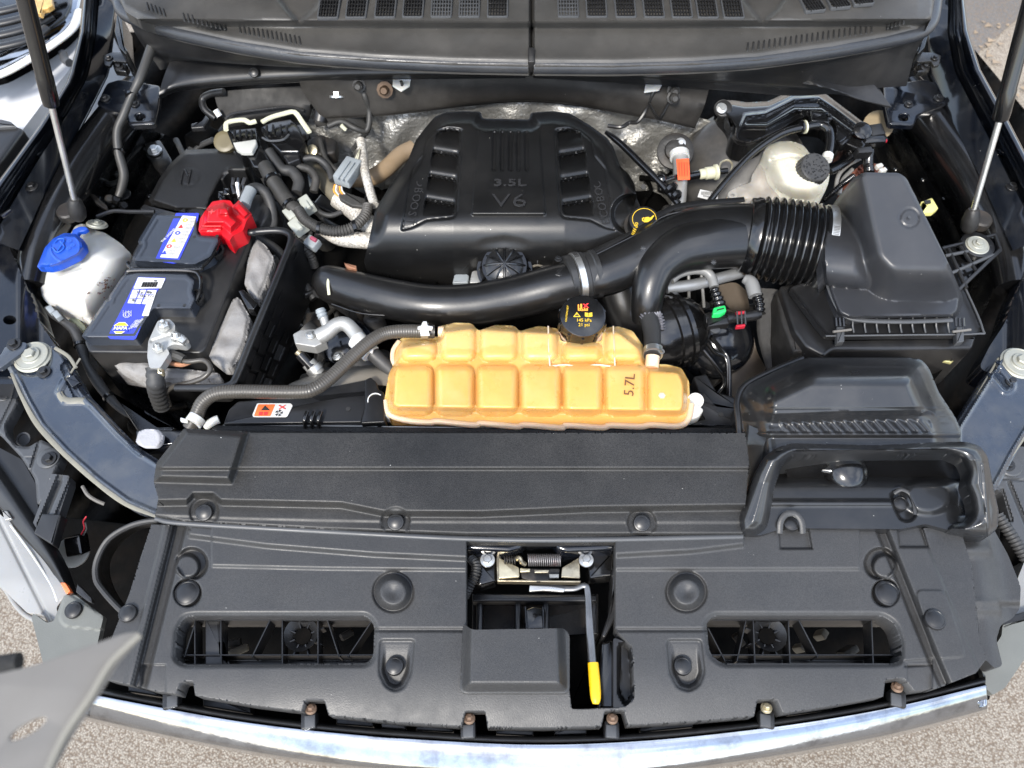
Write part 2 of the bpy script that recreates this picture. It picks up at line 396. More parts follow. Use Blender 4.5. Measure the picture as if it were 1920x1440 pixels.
def mold(outline, zf, step=3, rnd=0, holes=(), skirt=.01, mb=None):
    us = [p[0] for p in outline]; vs_ = [p[1] for p in outline]
    u = np.arange(min(us) - step, max(us) + 2 * step, step); v = np.arange(min(vs_) - step, max(vs_) + 2 * step, step)
    U, V = np.meshgrid(u.astype(float), v.astype(float))
    def full(a, b):
        d = sdp(a, b, outline, rnd)
        for h in holes: d = np.maximum(d, -sdp(a, b, h[0] if isinstance(h, tuple) and isinstance(h[1], (int, float)) else h, h[1] if isinstance(h, tuple) and isinstance(h[1], (int, float)) else 0))
        return d
    D = full(U, V); inside0 = D <= 0
    for _ in range(2):
        D = full(U, V); e = .5; gx = (full(U + e, V) - full(U - e, V)); gy = (full(U, V + e) - full(U, V - e)); g = np.hypot(gx, gy) + 1e-9
        near = np.abs(D) < step * .72
        U = np.where(near, U - gx / g * D, U); V = np.where(near, V - gy / g * D, V)
    D = full(U, V); ok = D < step * .2
    Z = zf(U, V) * np.ones_like(U); P = Wn(U, V, Z).reshape(-1, 3); H, Wd = U.shape
    q = ok[:-1, :-1] & ok[1:, :-1] & ok[:-1, 1:] & ok[1:, 1:]
    J, I = np.nonzero(q); a = J * Wd + I
    F4 = np.stack([a, a + Wd, a + Wd + 1, a + 1], 1)
    faces = F4.tolist()
    # corner triangles
    tri = [];
    c4 = ok[:-1, :-1].astype(int) + ok[1:, :-1] + ok[:-1, 1:] + ok[1:, 1:]
    for j, i in zip(*np.nonzero(c4 == 3)):
        idx = [(j, i), (j + 1, i), (j + 1, i + 1), (j, i + 1)]; tri.append([jj * Wd + ii for jj, ii in idx if ok[jj, ii]])
    faces += tri
    used = np.unique(np.array([i for f in faces for i in f])); rm = -np.ones(len(P), int); rm[used] = np.arange(len(used))
    Pn = P[used]; faces = [[int(rm[i]) for i in f] for f in faces]
    vv = Pn.tolist()
    if skirt:
        ed = {}
        for f in faces:
            for k in range(len(f)):
                e = (f[k], f[(k + 1) % len(f)])
                if (e[1], e[0]) in ed: del ed[(e[1], e[0])]
                else: ed[e] = 1
        low = {}
        for a_, b_ in list(ed):
            for x in (a_, b_):
                if x not in low: low[x] = len(vv); vv.append([Pn[x][0], Pn[x][1], Pn[x][2] - skirt])
            faces.append([b_, a_, low[a_], low[b_]])
    return (mb or MB()).add(vv, faces)

# ------------------------------------------------------------------ lettering and small hardware
def text(s, px, py, z, size, m, parent, rot=0, tilt=(0, 0), depth=.0006, squash=1, name='lettering', off=0):
    """flat lettering lying on a surface; size = letter height in metres; rot in degrees seen from above; tilt = surface slope"""
    cu = bpy.data.curves.new(name, 'FONT'); cu.body = s; cu.size = size; cu.extrude = depth / 2; cu.align_x = 'CENTER'; cu.align_y = 'CENTER'; cu.offset = off; cu.resolution_u = 2
    o = bpy.data.objects.new(name, cu); COL.objects.link(o); dg = bpy.context.evaluated_depsgraph_get()
    me = bpy.data.meshes.new_from_object(o.evaluated_get(dg)); COL.objects.unlink(o); bpy.data.objects.remove(o)
    p = W(px, py, z) + Vector((0, 0, depth / 2 + .0008)); org = ORG[parent.name]
    T = Matrix.Translation(p - org) @ Matrix.Rotation(R(tilt[0]), 4, 'X') @ Matrix.Rotation(R(tilt[1]), 4, 'Y') @ Matrix.Rotation(R(rot), 4, 'Z') @ Matrix.Diagonal((squash, 1, 1, 1))
    me.transform(T); me.materials.clear(); me.materials.append(m)
    o = bpy.data.objects.new(name, me); return link(o, parent, org)
CACHE = {}
def unit(key, fn, m, angle=38):
    if key not in CACHE:
        b = MB(); fn(b); me = bpy.data.meshes.new(key); me.from_pydata([tuple(v) for v in b.v], [], b.f); me.update(); fin(me, m, angle); CACHE[key] = me
    return CACHE[key]
def put(name, me, loc, parent, rot=(0, 0, 0), scale=1, label=None, cat=None, group=None):
    o = bpy.data.objects.new(name, me); o.rotation_euler = rot; o.scale = (scale,) * 3 if isinstance(scale, (int, float)) else scale
    link(o, parent, loc); return tag(o, label, cat, group)
def pin_fn(b): lathe(b, (0, 0, 0), (0, 0, 1), [(.012, -.004), (.012, .0015), (.0112, .003), (.0095, .0036), (.0092, .0034), (.006, .0048), (.002, .0052), (0.0001, .0052)], 24)
PIN = unit('push_pin', pin_fn, M['smooth'])
def hexr(n=6): return n
def bolt_fn(b):
    lathe(b, (0, 0, 0), (0, 0, 1), [(.013, -.002), (.013, .001), (.0125, .0016), (.0085, .002)], 20)
    lathe(b, (0, 0, 0), (0, 0, 1), [(.0078, .001), (.0078, .0075), (.0066, .0088), (.003, .0088)], 6)
BOLT = unit('flange_bolt', bolt_fn, M['smooth'], 20)
BOLTS = unit('steel_bolt', bolt_fn, M['steel'], 20)
def stud_fn(b):
    lathe(b, (0, 0, 0), (0, 0, 1), [(.0085, -.004), (.0085, .004), (.0075, .005), (.004, .005), (.004, .012), (.003, .013)], 6)
STUD = unit('hex_nut', stud_fn, M['steel'], 20)
def big_fn(b):
    lathe(b, (0, 0, 0), (0, 0, 1), [(.034, -.004), (.034, -.002), (.031, 0), (.030, .0035), (.0285, .004), (.0275, .0028), (.018, .0028), (.0165, .004), (.016, .007), (.012, .008)], 32)
    lathe(b, (0, 0, 0), (0, 0, 1), [(.0105, .004), (.0105, .013), (.009, .0145), (.004, .0145)], 6)
BIG = unit('washer_bolt', big_fn, mat('pale_zinc_washer', (.3, .3, .26), .5, metal=.45, grime=(.4, .36, .26), gfac=.6, bump=.3), 25)
def pin(px, py, z, parent, r=16, tilt=(0, 0)):
    return put('push_pin', PIN, W(px, py, z), parent, (R(tilt[0]), R(tilt[1]), 0), r * mpp(px, py, z) / .012)
def bolt(px, py, z, parent, r=14, me=None, tilt=(0, 0), name='bolt'):
    return put(name, me or BOLT, W(px, py, z), parent, (R(tilt[0]), R(tilt[1]), random.random()), r * mpp(px, py, z) / .013)
def ring_clamp(mb, c, ax, r, w, t=.0012):
    lathe(mb, Vector(c) - Vector(ax).normalized() * w / 2, ax, [(r * .93, 0), (r + t, 0), (r + t, w), (r * .93, w)], 36)

# the coolant shows through the lower part of the tank: paler plastic above an irregular level
def fluid_level(m, y0):
    n = m.node_tree.nodes; l = m.node_tree.links; b = n['Principled BSDF']; src = b.inputs['Base Color'].links[0].from_socket
    t = n.new('ShaderNodeTexCoord'); sx = n.new('ShaderNodeSeparateXYZ'); l.new(t.outputs['Object'], sx.inputs[0])
    k = n.new('ShaderNodeTexNoise'); k.inputs['Scale'].default_value = 16; k.inputs['Detail'].default_value = 3; l.new(t.outputs['Object'], k.inputs['Vector'])
    a = n.new('ShaderNodeMath'); a.operation = 'MULTIPLY_ADD'; l.new(k.outputs['Fac'], a.inputs[0]); a.inputs[1].default_value = .05; l.new(sx.outputs['Y'], a.inputs[2])
    r = n.new('ShaderNodeMapRange'); l.new(a.outputs[0], r.inputs['Value']); r.inputs['From Min'].default_value = y0 + .025; r.inputs['From Max'].default_value = y0 + .029
    q = n.new('ShaderNodeMixRGB'); l.new(r.outputs[0], q.inputs[0]); l.new(src, q.inputs[1]); q.inputs[2].default_value = (.64, .41, .155, 1); l.new(q.outputs[0], b.inputs['Base Color'])
fluid_level(M['amber'], W(1010, 655, 1.03).y - W(1010, 720, .95).y)
# ================================================================== ground
def sheet(name, pts, z, m, kind='structure', parent=None):
    b = MB(); b.add([(x, y, z) for x, y in pts], [tuple(range(len(pts)))]); return b.build(name, m, parent, kind=kind)
sheet('ground', [(-60, -60), (60, -60), (60, 60), (-60, 60)], 0, M['gravel'])
sheet('pavement', [(W(1800, 0, 0).x, W(1800, -60, 0).y), (12, W(1800, -60, 0).y), (12, 1.35), (W(1800, 330, 0).x - .3, 1.35)], .006, M['conc'])
b = MB(); P = [W(1700, -80, .012), W(1935, -30, .012), W(1925, 20, .012), W(1838, 95, .012), W(1760, 160, .012)]
b.add(P, [tuple(range(5))[::-1]]); b.build('road', M['asph'], kind='structure')
# rust-brown leaf litter on the concrete beyond the right wing
b = MB()
for k in range(60):
    p = W(random.uniform(1815, 1925), random.uniform(40, 330), .015); s = random.uniform(.006, .02); a = random.random() * 6
    b.add([p + Vector((s * cos(a + j * 2.1) * (1.6 if j == 0 else .7), s * sin(a + j * 2.1), .003 * random.random())) for j in range(3)], [(0, 1, 2)])
b.build('leaf_litter', M['brown'], kind='stuff', label='scattered brown dry leaves on the concrete right of the truck', cat='leaves')

# ================================================================== underbody of the bay
def zfl(U, V): return .50 + .05 * np.sin(U * .021) * np.sin(V * .017) + .04 * np.sin(U * .051 + V * .043)
mold([(150, 60), (520, 60), (1400, 60), (1800, 60), (2000, 300), (2000, 1180), (1850, 1230), (1820, 1000), (340, 1000), (190, 1180), (100, 1130), (-90, 960), (-90, 300)], zfl, 12, skirt=.3).build('engine_bay_floor', M['floor'], None, 180, kind='structure')
b = MB(); lo = []
for p in [(60, 960), (330, 990), (1000, 1010), (1700, 1000), (1880, 980), (1860, 1310), (1000, 1430), (160, 1310)]: lo.append(W(p[0], p[1], .62))
prism(b, lo, .1, .01); b.build('lower_front_structure', M['floor'], kind='structure')

# ================================================================== front wings (fenders)
def lerp(a, c, t): return tuple(x + (y - x) * t for x, y in zip(a, c))
def plin(P, t):
    L = [0]
    for i in range(1, len(P)): L.append(L[-1] + math.dist(P[i][:2], P[i - 1][:2]))
    s = t * L[-1]
    return tuple(float(np.interp(s, L, [p[k] for p in P])) for k in range(3))
def strip(A, B, prof, n=26, nu=2, thick=.002):
    rows = []
    for i in range(n + 1):
        t = i / n; a, c = plin(A, t), plin(B, t)
        rows.append([tuple(x + (y - x) * q for x, y in zip(a[:2], c[:2])) + (a[2] + (c[2] - a[2]) * q + dz,) for q, dz in prof])
    return patch(rows, nu, 1, thick)
FP = [(0, -.05), (0.0, 0), (.06, .012), (.13, .012), (.18, -.004), (.26, -.006), (.30, .006), (.34, .006), (.38, -.016), (.45, -.018), (.49, -.004), (.9, -.004), (.97, -.008), (1.0, -.03)]
def wing(side):
    if side == 'l':
        O = [(155, -20, 1.12), (150, 60, 1.12), (128, 150, 1.11), (75, 235, 1.09), (0, 335, 1.07), (-70, 430, 1.05)]
        I = [(222, -20, 1.11), (214, 60, 1.08), (205, 135, 1.04), (165, 215, 1.03), (105, 325, 1.02), (40, 470, 1.0)]
        lab = 'black painted left front wing edge with bolted gutter beside the silver car'
    else:
        O = [(1808, -20, 1.12), (1816, 60, 1.12), (1838, 130, 1.11), (1885, 215, 1.09), (1945, 330, 1.07), (2010, 430, 1.05)]
        I = [(1748, -20, 1.11), (1735, 60, 1.08), (1738, 135, 1.04), (1775, 215, 1.03), (1830, 325, 1.02), (1895, 470, 1.0)]
        lab = 'black painted right front wing edge with bolted gutter beside the concrete'
    t = thing('front_wing', lab, 'car wing', W(I[3][0], I[3][1], .9), 'front wings of the open truck')
    strip(O, I, FP).build('outer_panel', M['paint'], t, angle=60)
    s = 1 if side == 'l' else -1; X = (lambda x: x) if side == 'l' else (lambda x: 1957 - x)
    for (x, y) in [(180, 135), (60, 350), (150, 185)]:
        bolt(X(x), y, 1.035, t, 11)
    for (x, y) in [(115, 225), (78, 285), (12, 400)]:
        q = MB(); boxat(q, W(X(x), y, 1.045), (.02, .006, .006), (0, 0, s * .9)); q.build('clip', M['paint'], t)
    q = MB(); lathe(q, W(X(160), 158, 1.026), (0, 0, 1), [(.009, 0), (.009, .002)], 4); q.build('slot', M['black'], t)
    # a bracket plate where wing, cowl and rail meet
    C = [(180, 195), (200, 155), (225, 148), (300, 160), (297, 200), (290, 232), (242, 234), (235, 215), (205, 205)]
    C = [(X(a), c) for a, c in C]
    slab(C, 1.035, .012, .003, .008, holes=[[(X(262 + 9 * cos(a)), 219 + 7 * sin(a)) for a in np.arange(0, 2 * pi, .6)]]).build('bracket', M['paint'], t)
    bolt(X(197), 184, 1.037, t, 9); bolt(X(253), 195, 1.037, t, 8)
    # hinge pieces
    q = slab([(X(a), c) for a, c in [(192, 104), (208, 98), (238, 98), (242, 108), (236, 116), (212, 114), (206, 124), (196, 122)]], 1.09, .005, .001, .003); slab([(X(a), c) for a, c in [(210, 116), (232, 114), (240, 124), (236, 134), (214, 132)]], 1.075, .012, .003, .003, mb=q)
    slab([(X(a), c) for a, c in [(218, 26), (228, 26), (232, 82), (240, 96), (234, 100), (222, 88), (214, 60)]], 1.12, .05, .003, .003, mb=q)
    q.build('hood_hinge', M['inner'], t); bolt(X(222), 124, 1.077, t, 9, tilt=(20, 0)); bolt(X(204), 108, 1.092, t, 7)
    return t
wl, wr = wing('l'), wing('r')

def rail(side):
    X = (lambda x: x) if side == 'l' else (lambda x: 1960 - x)
    t = thing('inner_rail', 'glossy black tubular rail running below the %s wing gutter' % ('left' if side == 'l' else 'right'), 'body rail', W(X(150), 330, .9))
    tube([(X(262), 170, .99), (X(225), 215, .99), (X(160), 300, .985), (X(112), 385, .975), (X(75), 470, .96), (X(60), 540, .95)], [.036, .038, .038, .036, .032, .03], 20).build('tube', M['gloss'], t, angle=80)
    # inner wheel-arch wall falling into the bay
    A = [(X(230), 225, .97), (X(170), 320, .96), (X(128), 400, .95), (X(92), 480, .94), (X(100), 560, .92), (X(150), 640, .9), (X(230), 740, .9), (X(320), 830, .9)]
    Bq = [(X(330), 260, .82), (X(290), 350, .78), (X(240), 420, .74), (X(220), 480, .72), (X(230), 560, .7), (X(270), 620, .7), (X(330), 700, .7), (X(400), 790, .7)]
    strip(A, Bq, [(0, 0), (.2, .0), (.35, -.015), (.42, .008), (.55, 0), (.7, -.02), (.78, .008), (1, 0)], 22).build('inner_arch_wall', M['inner'], t, angle=60)
    r = random.Random(3 + (side == 'l'))
    for k in range(9):
        x, y = X(r.uniform(190, 300)), r.uniform(250, 400); q = MB(); lathe(q, W(x, y, .87), (0, 0, 1), [(.005, 0), (.005, .006), (.003, .008)], 10); q.build('spot_weld', M['inner'], t)
    return t
rl, rr = rail('l'), rail('r')
# ribs, brackets and nuts low on the left wall
for (pts, r_) in (([(180, 300), (188, 330), (205, 345), (225, 340)], .006), ([(215, 330), (240, 300), (262, 275)], .005)):
    tube([(x, y, .9) for x, y in pts], r_, 8).build('body_seam', M['inner'], rl)
for x, y in ((290, 282), (232, 365), (185, 378)): bolt(x, y, .885, rl, 13, BOLTS if x == 290 else BOLT)
q = MB(); slab([(270, 268), (300, 262), (322, 300), (318, 325), (300, 325), (275, 295)], .88, .01, .002, .006, mb=q); q.build('wall_bracket', M['inner'], rl)

# the lower, broad left panel (sky-tinted black) and its hole
lowp = lambda X: [(X(-60), 300), (X(20), 470), (X(62), 560), (X(75), 605), (X(105), 650), (X(125), 690), (X(60), 720), (X(-60), 720)]
for side in 'lr':
    X = (lambda x: x) if side == 'l' else (lambda x: 1960 - x)
    def zf(U, V):
        u = U if side == 'l' else 1960 - U
        d = np.maximum(0, u - (20 + (V - 470) * .45)); return .985 - .03 * ss(0, 60, d) - .02 * ss(0, 50, u - 30)
    t = thing('wing_apron', 'broad sky-tinted black %s apron panel in front of the rail' % ('left' if side == 'l' else 'right'), 'apron panel', W(X(20), 600, .9))
    mold(lowp(X), zf, 4, 12, holes=[([(X(18 + 13 * cos(a)), 600 + 9 * sin(a)) for a in np.arange(0, 2 * pi, .5)], 0)] if side == 'l' else [], skirt=.05).build('panel', M['paint'], t, angle=70)

# ================================================================== radiator-support arms
def arm(side):
    if side == 'l':
        P = [(10, 684), (38, 656), (100, 648), (118, 660), (160, 735), (178, 752), (222, 800), (262, 840), (312, 872), (345, 900), (345, 985), (300, 974), (236, 947), (180, 906), (118, 850), (72, 800), (45, 752), (28, 716)]
        t = thing('radiator_support_arm', 'long sky-tinted black curved steel arm with pale worn edges and big round bolt, left', 'support arm', W(150, 800, .9), 'radiator support arms')
        path = [(150, 662), (108, 720), (112, 745), (162, 750), (205, 800), (300, 868)]
        c = (60, 668)
    else:
        P = [(1876, 664), (1905, 655), (1990, 655), (2000, 760), (1935, 800), (1905, 850), (1868, 920), (1835, 935), (1790, 900), (1790, 800)]
        t = thing('radiator_support_arm', 'broad sky-tinted steel arm with a big round bolt, on the right beside the air duct', 'support arm', W(1880, 780, .9), 'radiator support arms')
        path = [(1820, 790), (1868, 700), (1880, 680)]
        c = (1912, 680)
    def zf(U, V):
        d = -sdp(U, V, P, 8); z = .992 - .007 * (1 - ss(0, 9, d))
        if side == 'l':
            r = sdl(U, V, [(118, 655), (152, 700)]); z = z
            pk = sdp(U, V, [(118, 665), (150, 725), (112, 745), (108, 735), (122, 700)], 5); z = z
            ln = sdl(U, V, [(128, 700), (110, 735), (120, 752), (158, 752), (172, 762), (222, 815), (262, 850)]); z = z + .004 * (1 - ss(2, 9, ln))
            hi = (V - 752 < 0) & (U > 118); z = np.where(sdl(U, V, [(128, 690), (150, 735)]) < 14, z - .006, z)
            z = z + .004 * (1 - ss(0, 7, np.abs(d - 9))) * (V > 700)
            z -= .006 * (1 - ss(20, 26, sdc(U, V, 60, 668, 14)))
        else:
            z = z + .004 * (1 - ss(0, 5, np.abs(d - 9)))
            g = sdl(U, V, [(1862, 690), (1888, 722)]); z -= .006 * (1 - ss(3, 7, g)); z += .003 * (1 - ss(2, 5, np.abs(g - 14)))
        return z
    mold(P, zf, 2.5, 10, skirt=.03).build('arm', M['armp'], t, angle=60)
    put('washer_bolt', BIG, W(c[0], c[1], .994), t, (0, 0, .4), 34 * mpp(c[0], c[1], .99) / .034)
    if side == 'l':
        for x, y in ((82, 697),): bolt(x, y, .995, t, 13)
        q = MB(); slab([(122, 708), (138, 702), (150, 716), (134, 726)], 1.0, .01, .002, .002, mb=q); q.build('square_clip', M['paint'], t)
        q = slab([(0, 666), (8, 650), (45, 640), (52, 645), (48, 655), (0, 690), (-30, 690), (-30, 670)], 1.004, .01, .002, .004); q.build('wing_stay', M['armp'], t); bolt(26, 645, 1.006, t, 13)
    else:
        bolt(1897, 715, .99, t, 11)
    return t
M['armp'] = mat('sky_tinted_arm_paint', (.02, .028, .043), .27, coat=.5, dust=.15, speck=.9, grime=(.1, .1, .09), gfac=.25, gscale=18, bump2=.08)  # black arm; the blue is reflected sky put into the paint colour
M['edge'] = mat('worn_pale_paint_edge', (.17, .16, .125), .5, grime=(.1, .1, .1), gfac=.5, gscale=30)
al, ar = arm('l'), arm('r')
# worn pale sealant bead along both edges of the left arm
tube([(22, 700, .988), (40, 742, .988), (70, 795, .988), (118, 847, .988), (180, 903, .988), (236, 944, .988), (300, 970, .988)], [.0025, .003, .0045, .0045, .004, .004, .003], 8, flat=.5).build('worn_edge', M['edge'], al)
tube([(103, 652, .992), (128, 668, .991), (143, 690, .99)], .003, 8, flat=.5).build('worn_edge', M['edge'], al)
tube([(150, 672, .99), (132, 700, .99), (112, 730, .994), (122, 750, .994), (158, 752, .994), (178, 768, .992), (205, 800, .992), (235, 832, .992)], [.002, .002, .004, .006, .006, .004, .003, .002], 8, flat=.4).build('worn_edge', M['edge'], al)
tube([(1800, 800, .986), (1830, 745, .986), (1872, 672, .986)], .0018, 8).build('worn_edge', M['edge'], ar)
tube([(1925, 812, .986), (1895, 855, .986), (1850, 925, .986)], .003, 8, flat=.6).build('worn_edge', M['edge'], ar)

# ================================================================== scuttle (cowl) across the top
SL = [(200, -20), (222, 0), (232, 22), (262, 38), (330, 60), (440, 84), (560, 103), (700, 114), (850, 121), (995, 124), (1150, 125), (1300, 121), (1420, 113), (1560, 94), (1660, 76), (1720, 62), (1745, 40), (1752, 0), (1756, -20)]
cw = thing('cowl', 'wide grey plastic cowl panel with louvres and vents across the top of the bay', 'cowl panel', W(990, 60, 1.1))
def zcowl(U, V):
    seal = below(V, U, SL)
    z = 1.205 + .02 * ss(30, 46, -V + 46) * 1.0
    z = 1.195 + .030 * (1 - ss(34, 50, V - 4 * np.cos((U - 990) / 450)))        # upper ledge
    z += .012 * ss(-20, -90, seal)
    for cx, s in ((560, 1), (1430, -1)):                                          # pointed hollows left and right
        w_ = sdp(U, V, [(cx - 70, -40), (cx + 70, -40), (cx + 30, 22), (cx, 48), (cx - 20, 28)], 6); z -= .012 * ss(2, -10, w_)
    z -= .02 * (1 - ss(0, 5, np.abs(U - 997)))                                    # joint of the two halves
    z -= .008 * ss(-16, 0, seal)
    return z
mold([(205, -40), (225, 0), (235, 22)] + SL[3:16] + [(1745, 40), (1752, 0), (1760, -40)], zcowl, 3, 6, skirt=.02).build('panel', M['cowl'], cw, angle=50)
def zz(x, y): return float(zcowl(np.array([[float(x)]]), np.array([[float(y)]]))[0, 0]) + .005
VENT = [617, 669, 723, 775, 828, 880, 933, 1065, 1118, 1172, 1225, 1277, 1325, 1373]
vf = MB(); boxat(vf, (0, 0, 0), (.040, .075, .004), bev=.003)
def ventfr(b):
    w_, h_ = .0185, .032
    o = fillet([(-w_, -h_, 0), (w_, -h_, 0), (w_, h_, 0), (-w_, h_, 0)], .004, 3); i_ = fillet([(-w_ + .003, -h_ + .003, 0), (w_ - .003, -h_ + .003, 0), (w_ - .003, h_, 0), (-w_ + .003, h_, 0)], .003, 3)
    prism(b, o, .006, .001, 2, [i_])
def ventbk(b): prism(b, [(-.016, -.03, -.004), (.016, -.03, -.004), (.016, .032, -.004), (-.016, .032, -.004)], .002, 0)
VF, VB = unit('vent_frame', ventfr, M['grey']), unit('vent_back', ventbk, M['black'])
def vslat(b):
    for k in range(6): boxat(b, (-.0125 + k * .005, 0, 0), (.0016, .062, .004), bev=.0004)
    for k in range(7): boxat(b, (0, -.026 + k * .009, -.001), (.031, .0014, .003), bev=.0004)
VS = unit('grating', vslat, M['smooth']); VSW = unit('grating_pale', vslat, M['grey'])
for x in VENT:
    y = 12 - 5 * cos((x - 990) / 420); dusty = x in (828, 880, 1065)  # a few gratings take the paler grey plastic
    f_ = put('vent', VF, W(x, y, zz(x, y)), cw, (R(4), 0, 0)); put('back', VB, W(x, y, zz(x, y)), f_, (R(4), 0, 0)); put('grating', VSW if dusty else VS, W(x, y, zz(x, y)), f_, (R(4), 0, 0))
for x, y in ((1520, -2), (1567, -8), (1610, -14)):
    f_ = put('vent', VF, W(x, y, zz(x, y)), cw, (0, 0, .12)); put('grating', VS, W(x, y, zz(x, y)), f_, (0, 0, .12))
sl_ = MB()
boxat(sl_, (0, 0, 0), (.0036, .022, .003), bev=.001)
SLOT = unit('louvre_slot', lambda b: boxat(b, (0, 0, 0), (.0036, .024, .003), bev=.0012), M['black'])
def slots(n, x0, y0, x1, y1, rz):
    for k in range(n):
        t = k / (n - 1); x, y = x0 + (x1 - x0) * t, y0 + (y1 - y0) * t
        zc = float(zcowl(np.array([[float(x)]]), np.array([[float(y)]]))[0, 0]); put('louvre_slot', SLOT, W(x, y, zc + .0002), cw, (0, 0, rz))
slots(5, 277, 12, 308, 24, .35); slots(10, 345, 32, 420, 48, .3); slots(14, 450, 54, 562, 76, .22)
slots(24, 1402, 88, 1634, 54, -.2); slots(5, 1665, 46, 1694, 38, -.25)
# rubber seal along the lip, in two lengths
L1 = [(x, y, 1.178) for x, y in SL if x <= 995]; L1[-1] = (990, 124, 1.178); R1 = [(1001, 124, 1.178)] + [(x, y, 1.178) for x, y in SL if x > 1000]
tube(L1, .0135, 12).build('lip_seal', M['seal'], cw, angle=80); tube(R1, .0135, 12).build('lip_seal', M['seal'], cw, angle=80)
q = MB(); boxat(q, W(996, 112, 1.186), (.012, .03, .03), (.3, 0, 0), .002); q.build('joint_cap', M['smooth'], cw)

# lower scuttle sheet and its flange
lw = thing('lower_cowl', 'dark sheet-metal panel with a long flange below the cowl lip', 'cowl panel', W(900, 150, 1.0))
patch([[(238, 30, 1.17), (330, 75, 1.165), (560, 112, 1.165), (990, 132, 1.165), (1300, 128, 1.165), (1560, 102, 1.165), (1738, 62, 1.17)],
       [(258, 70, 1.13), (330, 105, 1.12), (560, 125, 1.13), (990, 136, 1.14), (1300, 136, 1.13), (1560, 135, 1.12), (1715, 105, 1.13)],
       [(300, 130, 1.06), (375, 118, 1.07), (600, 128, 1.10), (990, 138, 1.11), (1290, 148, 1.10), (1560, 165, 1.08), (1700, 160, 1.07)]], 6, 5, .002).build('upper_sheet', M['smooth'], lw, angle=70)
patch([[(318, 116, 1.075), (372, 108, 1.085), (640, 122, 1.105), (985, 132, 1.115)], [(305, 150, 1.06), (370, 140, 1.075), (640, 132, 1.10), (985, 136, 1.11)], [(298, 178, 1.05), (360, 160, 1.06), (640, 143, 1.09), (985, 140, 1.105)], [(300, 184, 1.02), (362, 166, 1.04), (640, 150, 1.07), (985, 145, 1.09)]], 6, 4, .002).build('flange', M['smooth'], lw, angle=50)
patch([[(1000, 132, 1.115), (1290, 138, 1.105), (1490, 128, 1.09), (1575, 126, 1.085), (1640, 150, 1.07)], [(1000, 138, 1.11), (1290, 150, 1.09), (1490, 160, 1.075), (1575, 152, 1.075), (1660, 185, 1.05)], [(1000, 145, 1.09), (1290, 163, 1.07), (1480, 178, 1.05), (1575, 176, 1.05), (1668, 202, 1.035)]], 6, 4, .002).build('flange', M['smooth'], lw, angle=50)
for x, y in ((476, 136), (1445, 142)): put('push_pin', PIN, W(x, y, 1.092), lw, (.6, 0, 0), .8)
q = MB(); pts = [(1480, 150), (1490, 152), (1540, 156), (1580, 172), (1612, 180), (1640, 192), (1672, 198), (1640, 160), (1620, 150), (1590, 138), (1570, 126), (1510, 130)]
patch([[(1480, 150, 1.09), (1510, 128, 1.1), (1570, 122, 1.1), (1612, 132, 1.09)], [(1490, 157, 1.085), (1535, 160, 1.1), (1590, 168, 1.08), (1640, 160, 1.08)], [(1490, 160, 1.07), (1550, 165, 1.085), (1612, 186, 1.07), (1672, 200, 1.06)]], 7, 5, .002, q)
q.build('torn_flap', M['smooth'], lw, angle=50)

# dark crossmember and foil-faced bulkhead
xm = thing('crossmember', 'brown-black crossmember strip arched above the silver bulkhead foil', 'crossmember', W(1000, 180, .95))
patch([[(560, 150, 1.07), (700, 150, 1.07), (990, 143, 1.08), (1200, 150, 1.07), (1330, 165, 1.06)], [(570, 175, 1.04), (720, 172, 1.05), (990, 162, 1.06), (1200, 180, 1.05), (1320, 200, 1.04)], [(600, 215, 1.0), (735, 208, 1.01), (990, 186, 1.03), (1200, 212, 1.01), (1305, 235, 1.0)], [(610, 222, .99), (740, 214, 1.0), (990, 190, 1.01), (1200, 218, 1.0), (1305, 240, .99)]], 8, 5, .002).build('web', mat('brown_black_dusty_paint', (.012, .0105, .009), .6, spec=.3, dust=.15, speck=.5, grime=(.01, .009, .008), gfac=.5), xm, angle=70)
q = MB(); lathe(q, W(722, 168, 1.06), (0, -.8, .5), [(.016, 0), (.016, .004), (.009, .005), (.009, .016), (.006, .02)], 10); q.build('plug', M['gold2'] if 'gold2' in M else mat('brownish_plug', (.08, .05, .03), .5, metal=.5), xm)
for x, y in ((674, 160), (1262, 170), (1262, 182)):
    q = MB(); lathe(q, W(x, y, 1.06), (0, -.8, .5), [(.013, 0), (.013, .004), (.009, .005), (.009, .02), (.005, .024)], 10); q.build('plug', M['dirty'], xm)
for P in ([(737, 146), (770, 144), (768, 160), (752, 170), (736, 160)], [(1214, 151), (1245, 152), (1236, 168), (1208, 172), (1210, 160)]):
    slab(P, 1.075, .003, .0005, .001).build('white_tab', M['white'], xm)
tube([(752, 152, 1.085), (754, 160, 1.075), (752, 166, 1.07)], .003, 8).build('clip', M['black'], xm)
tube([(1232, 160, 1.07), (1222, 180, 1.05), (1212, 205, 1.02), (1196, 228, 1.0), (1180, 230, .99), (1165, 238, .99), (1140, 236, .985)], .0042, 8).build('bracket_wire', M['smooth'], xm)
tube([(1262, 178, 1.06), (1252, 195, 1.04), (1240, 216, 1.02), (1232, 218, 1.02), (1216, 192, 1.04)], .0045, 8, flat=.4).build('bracket_wire', M['smooth'], xm)

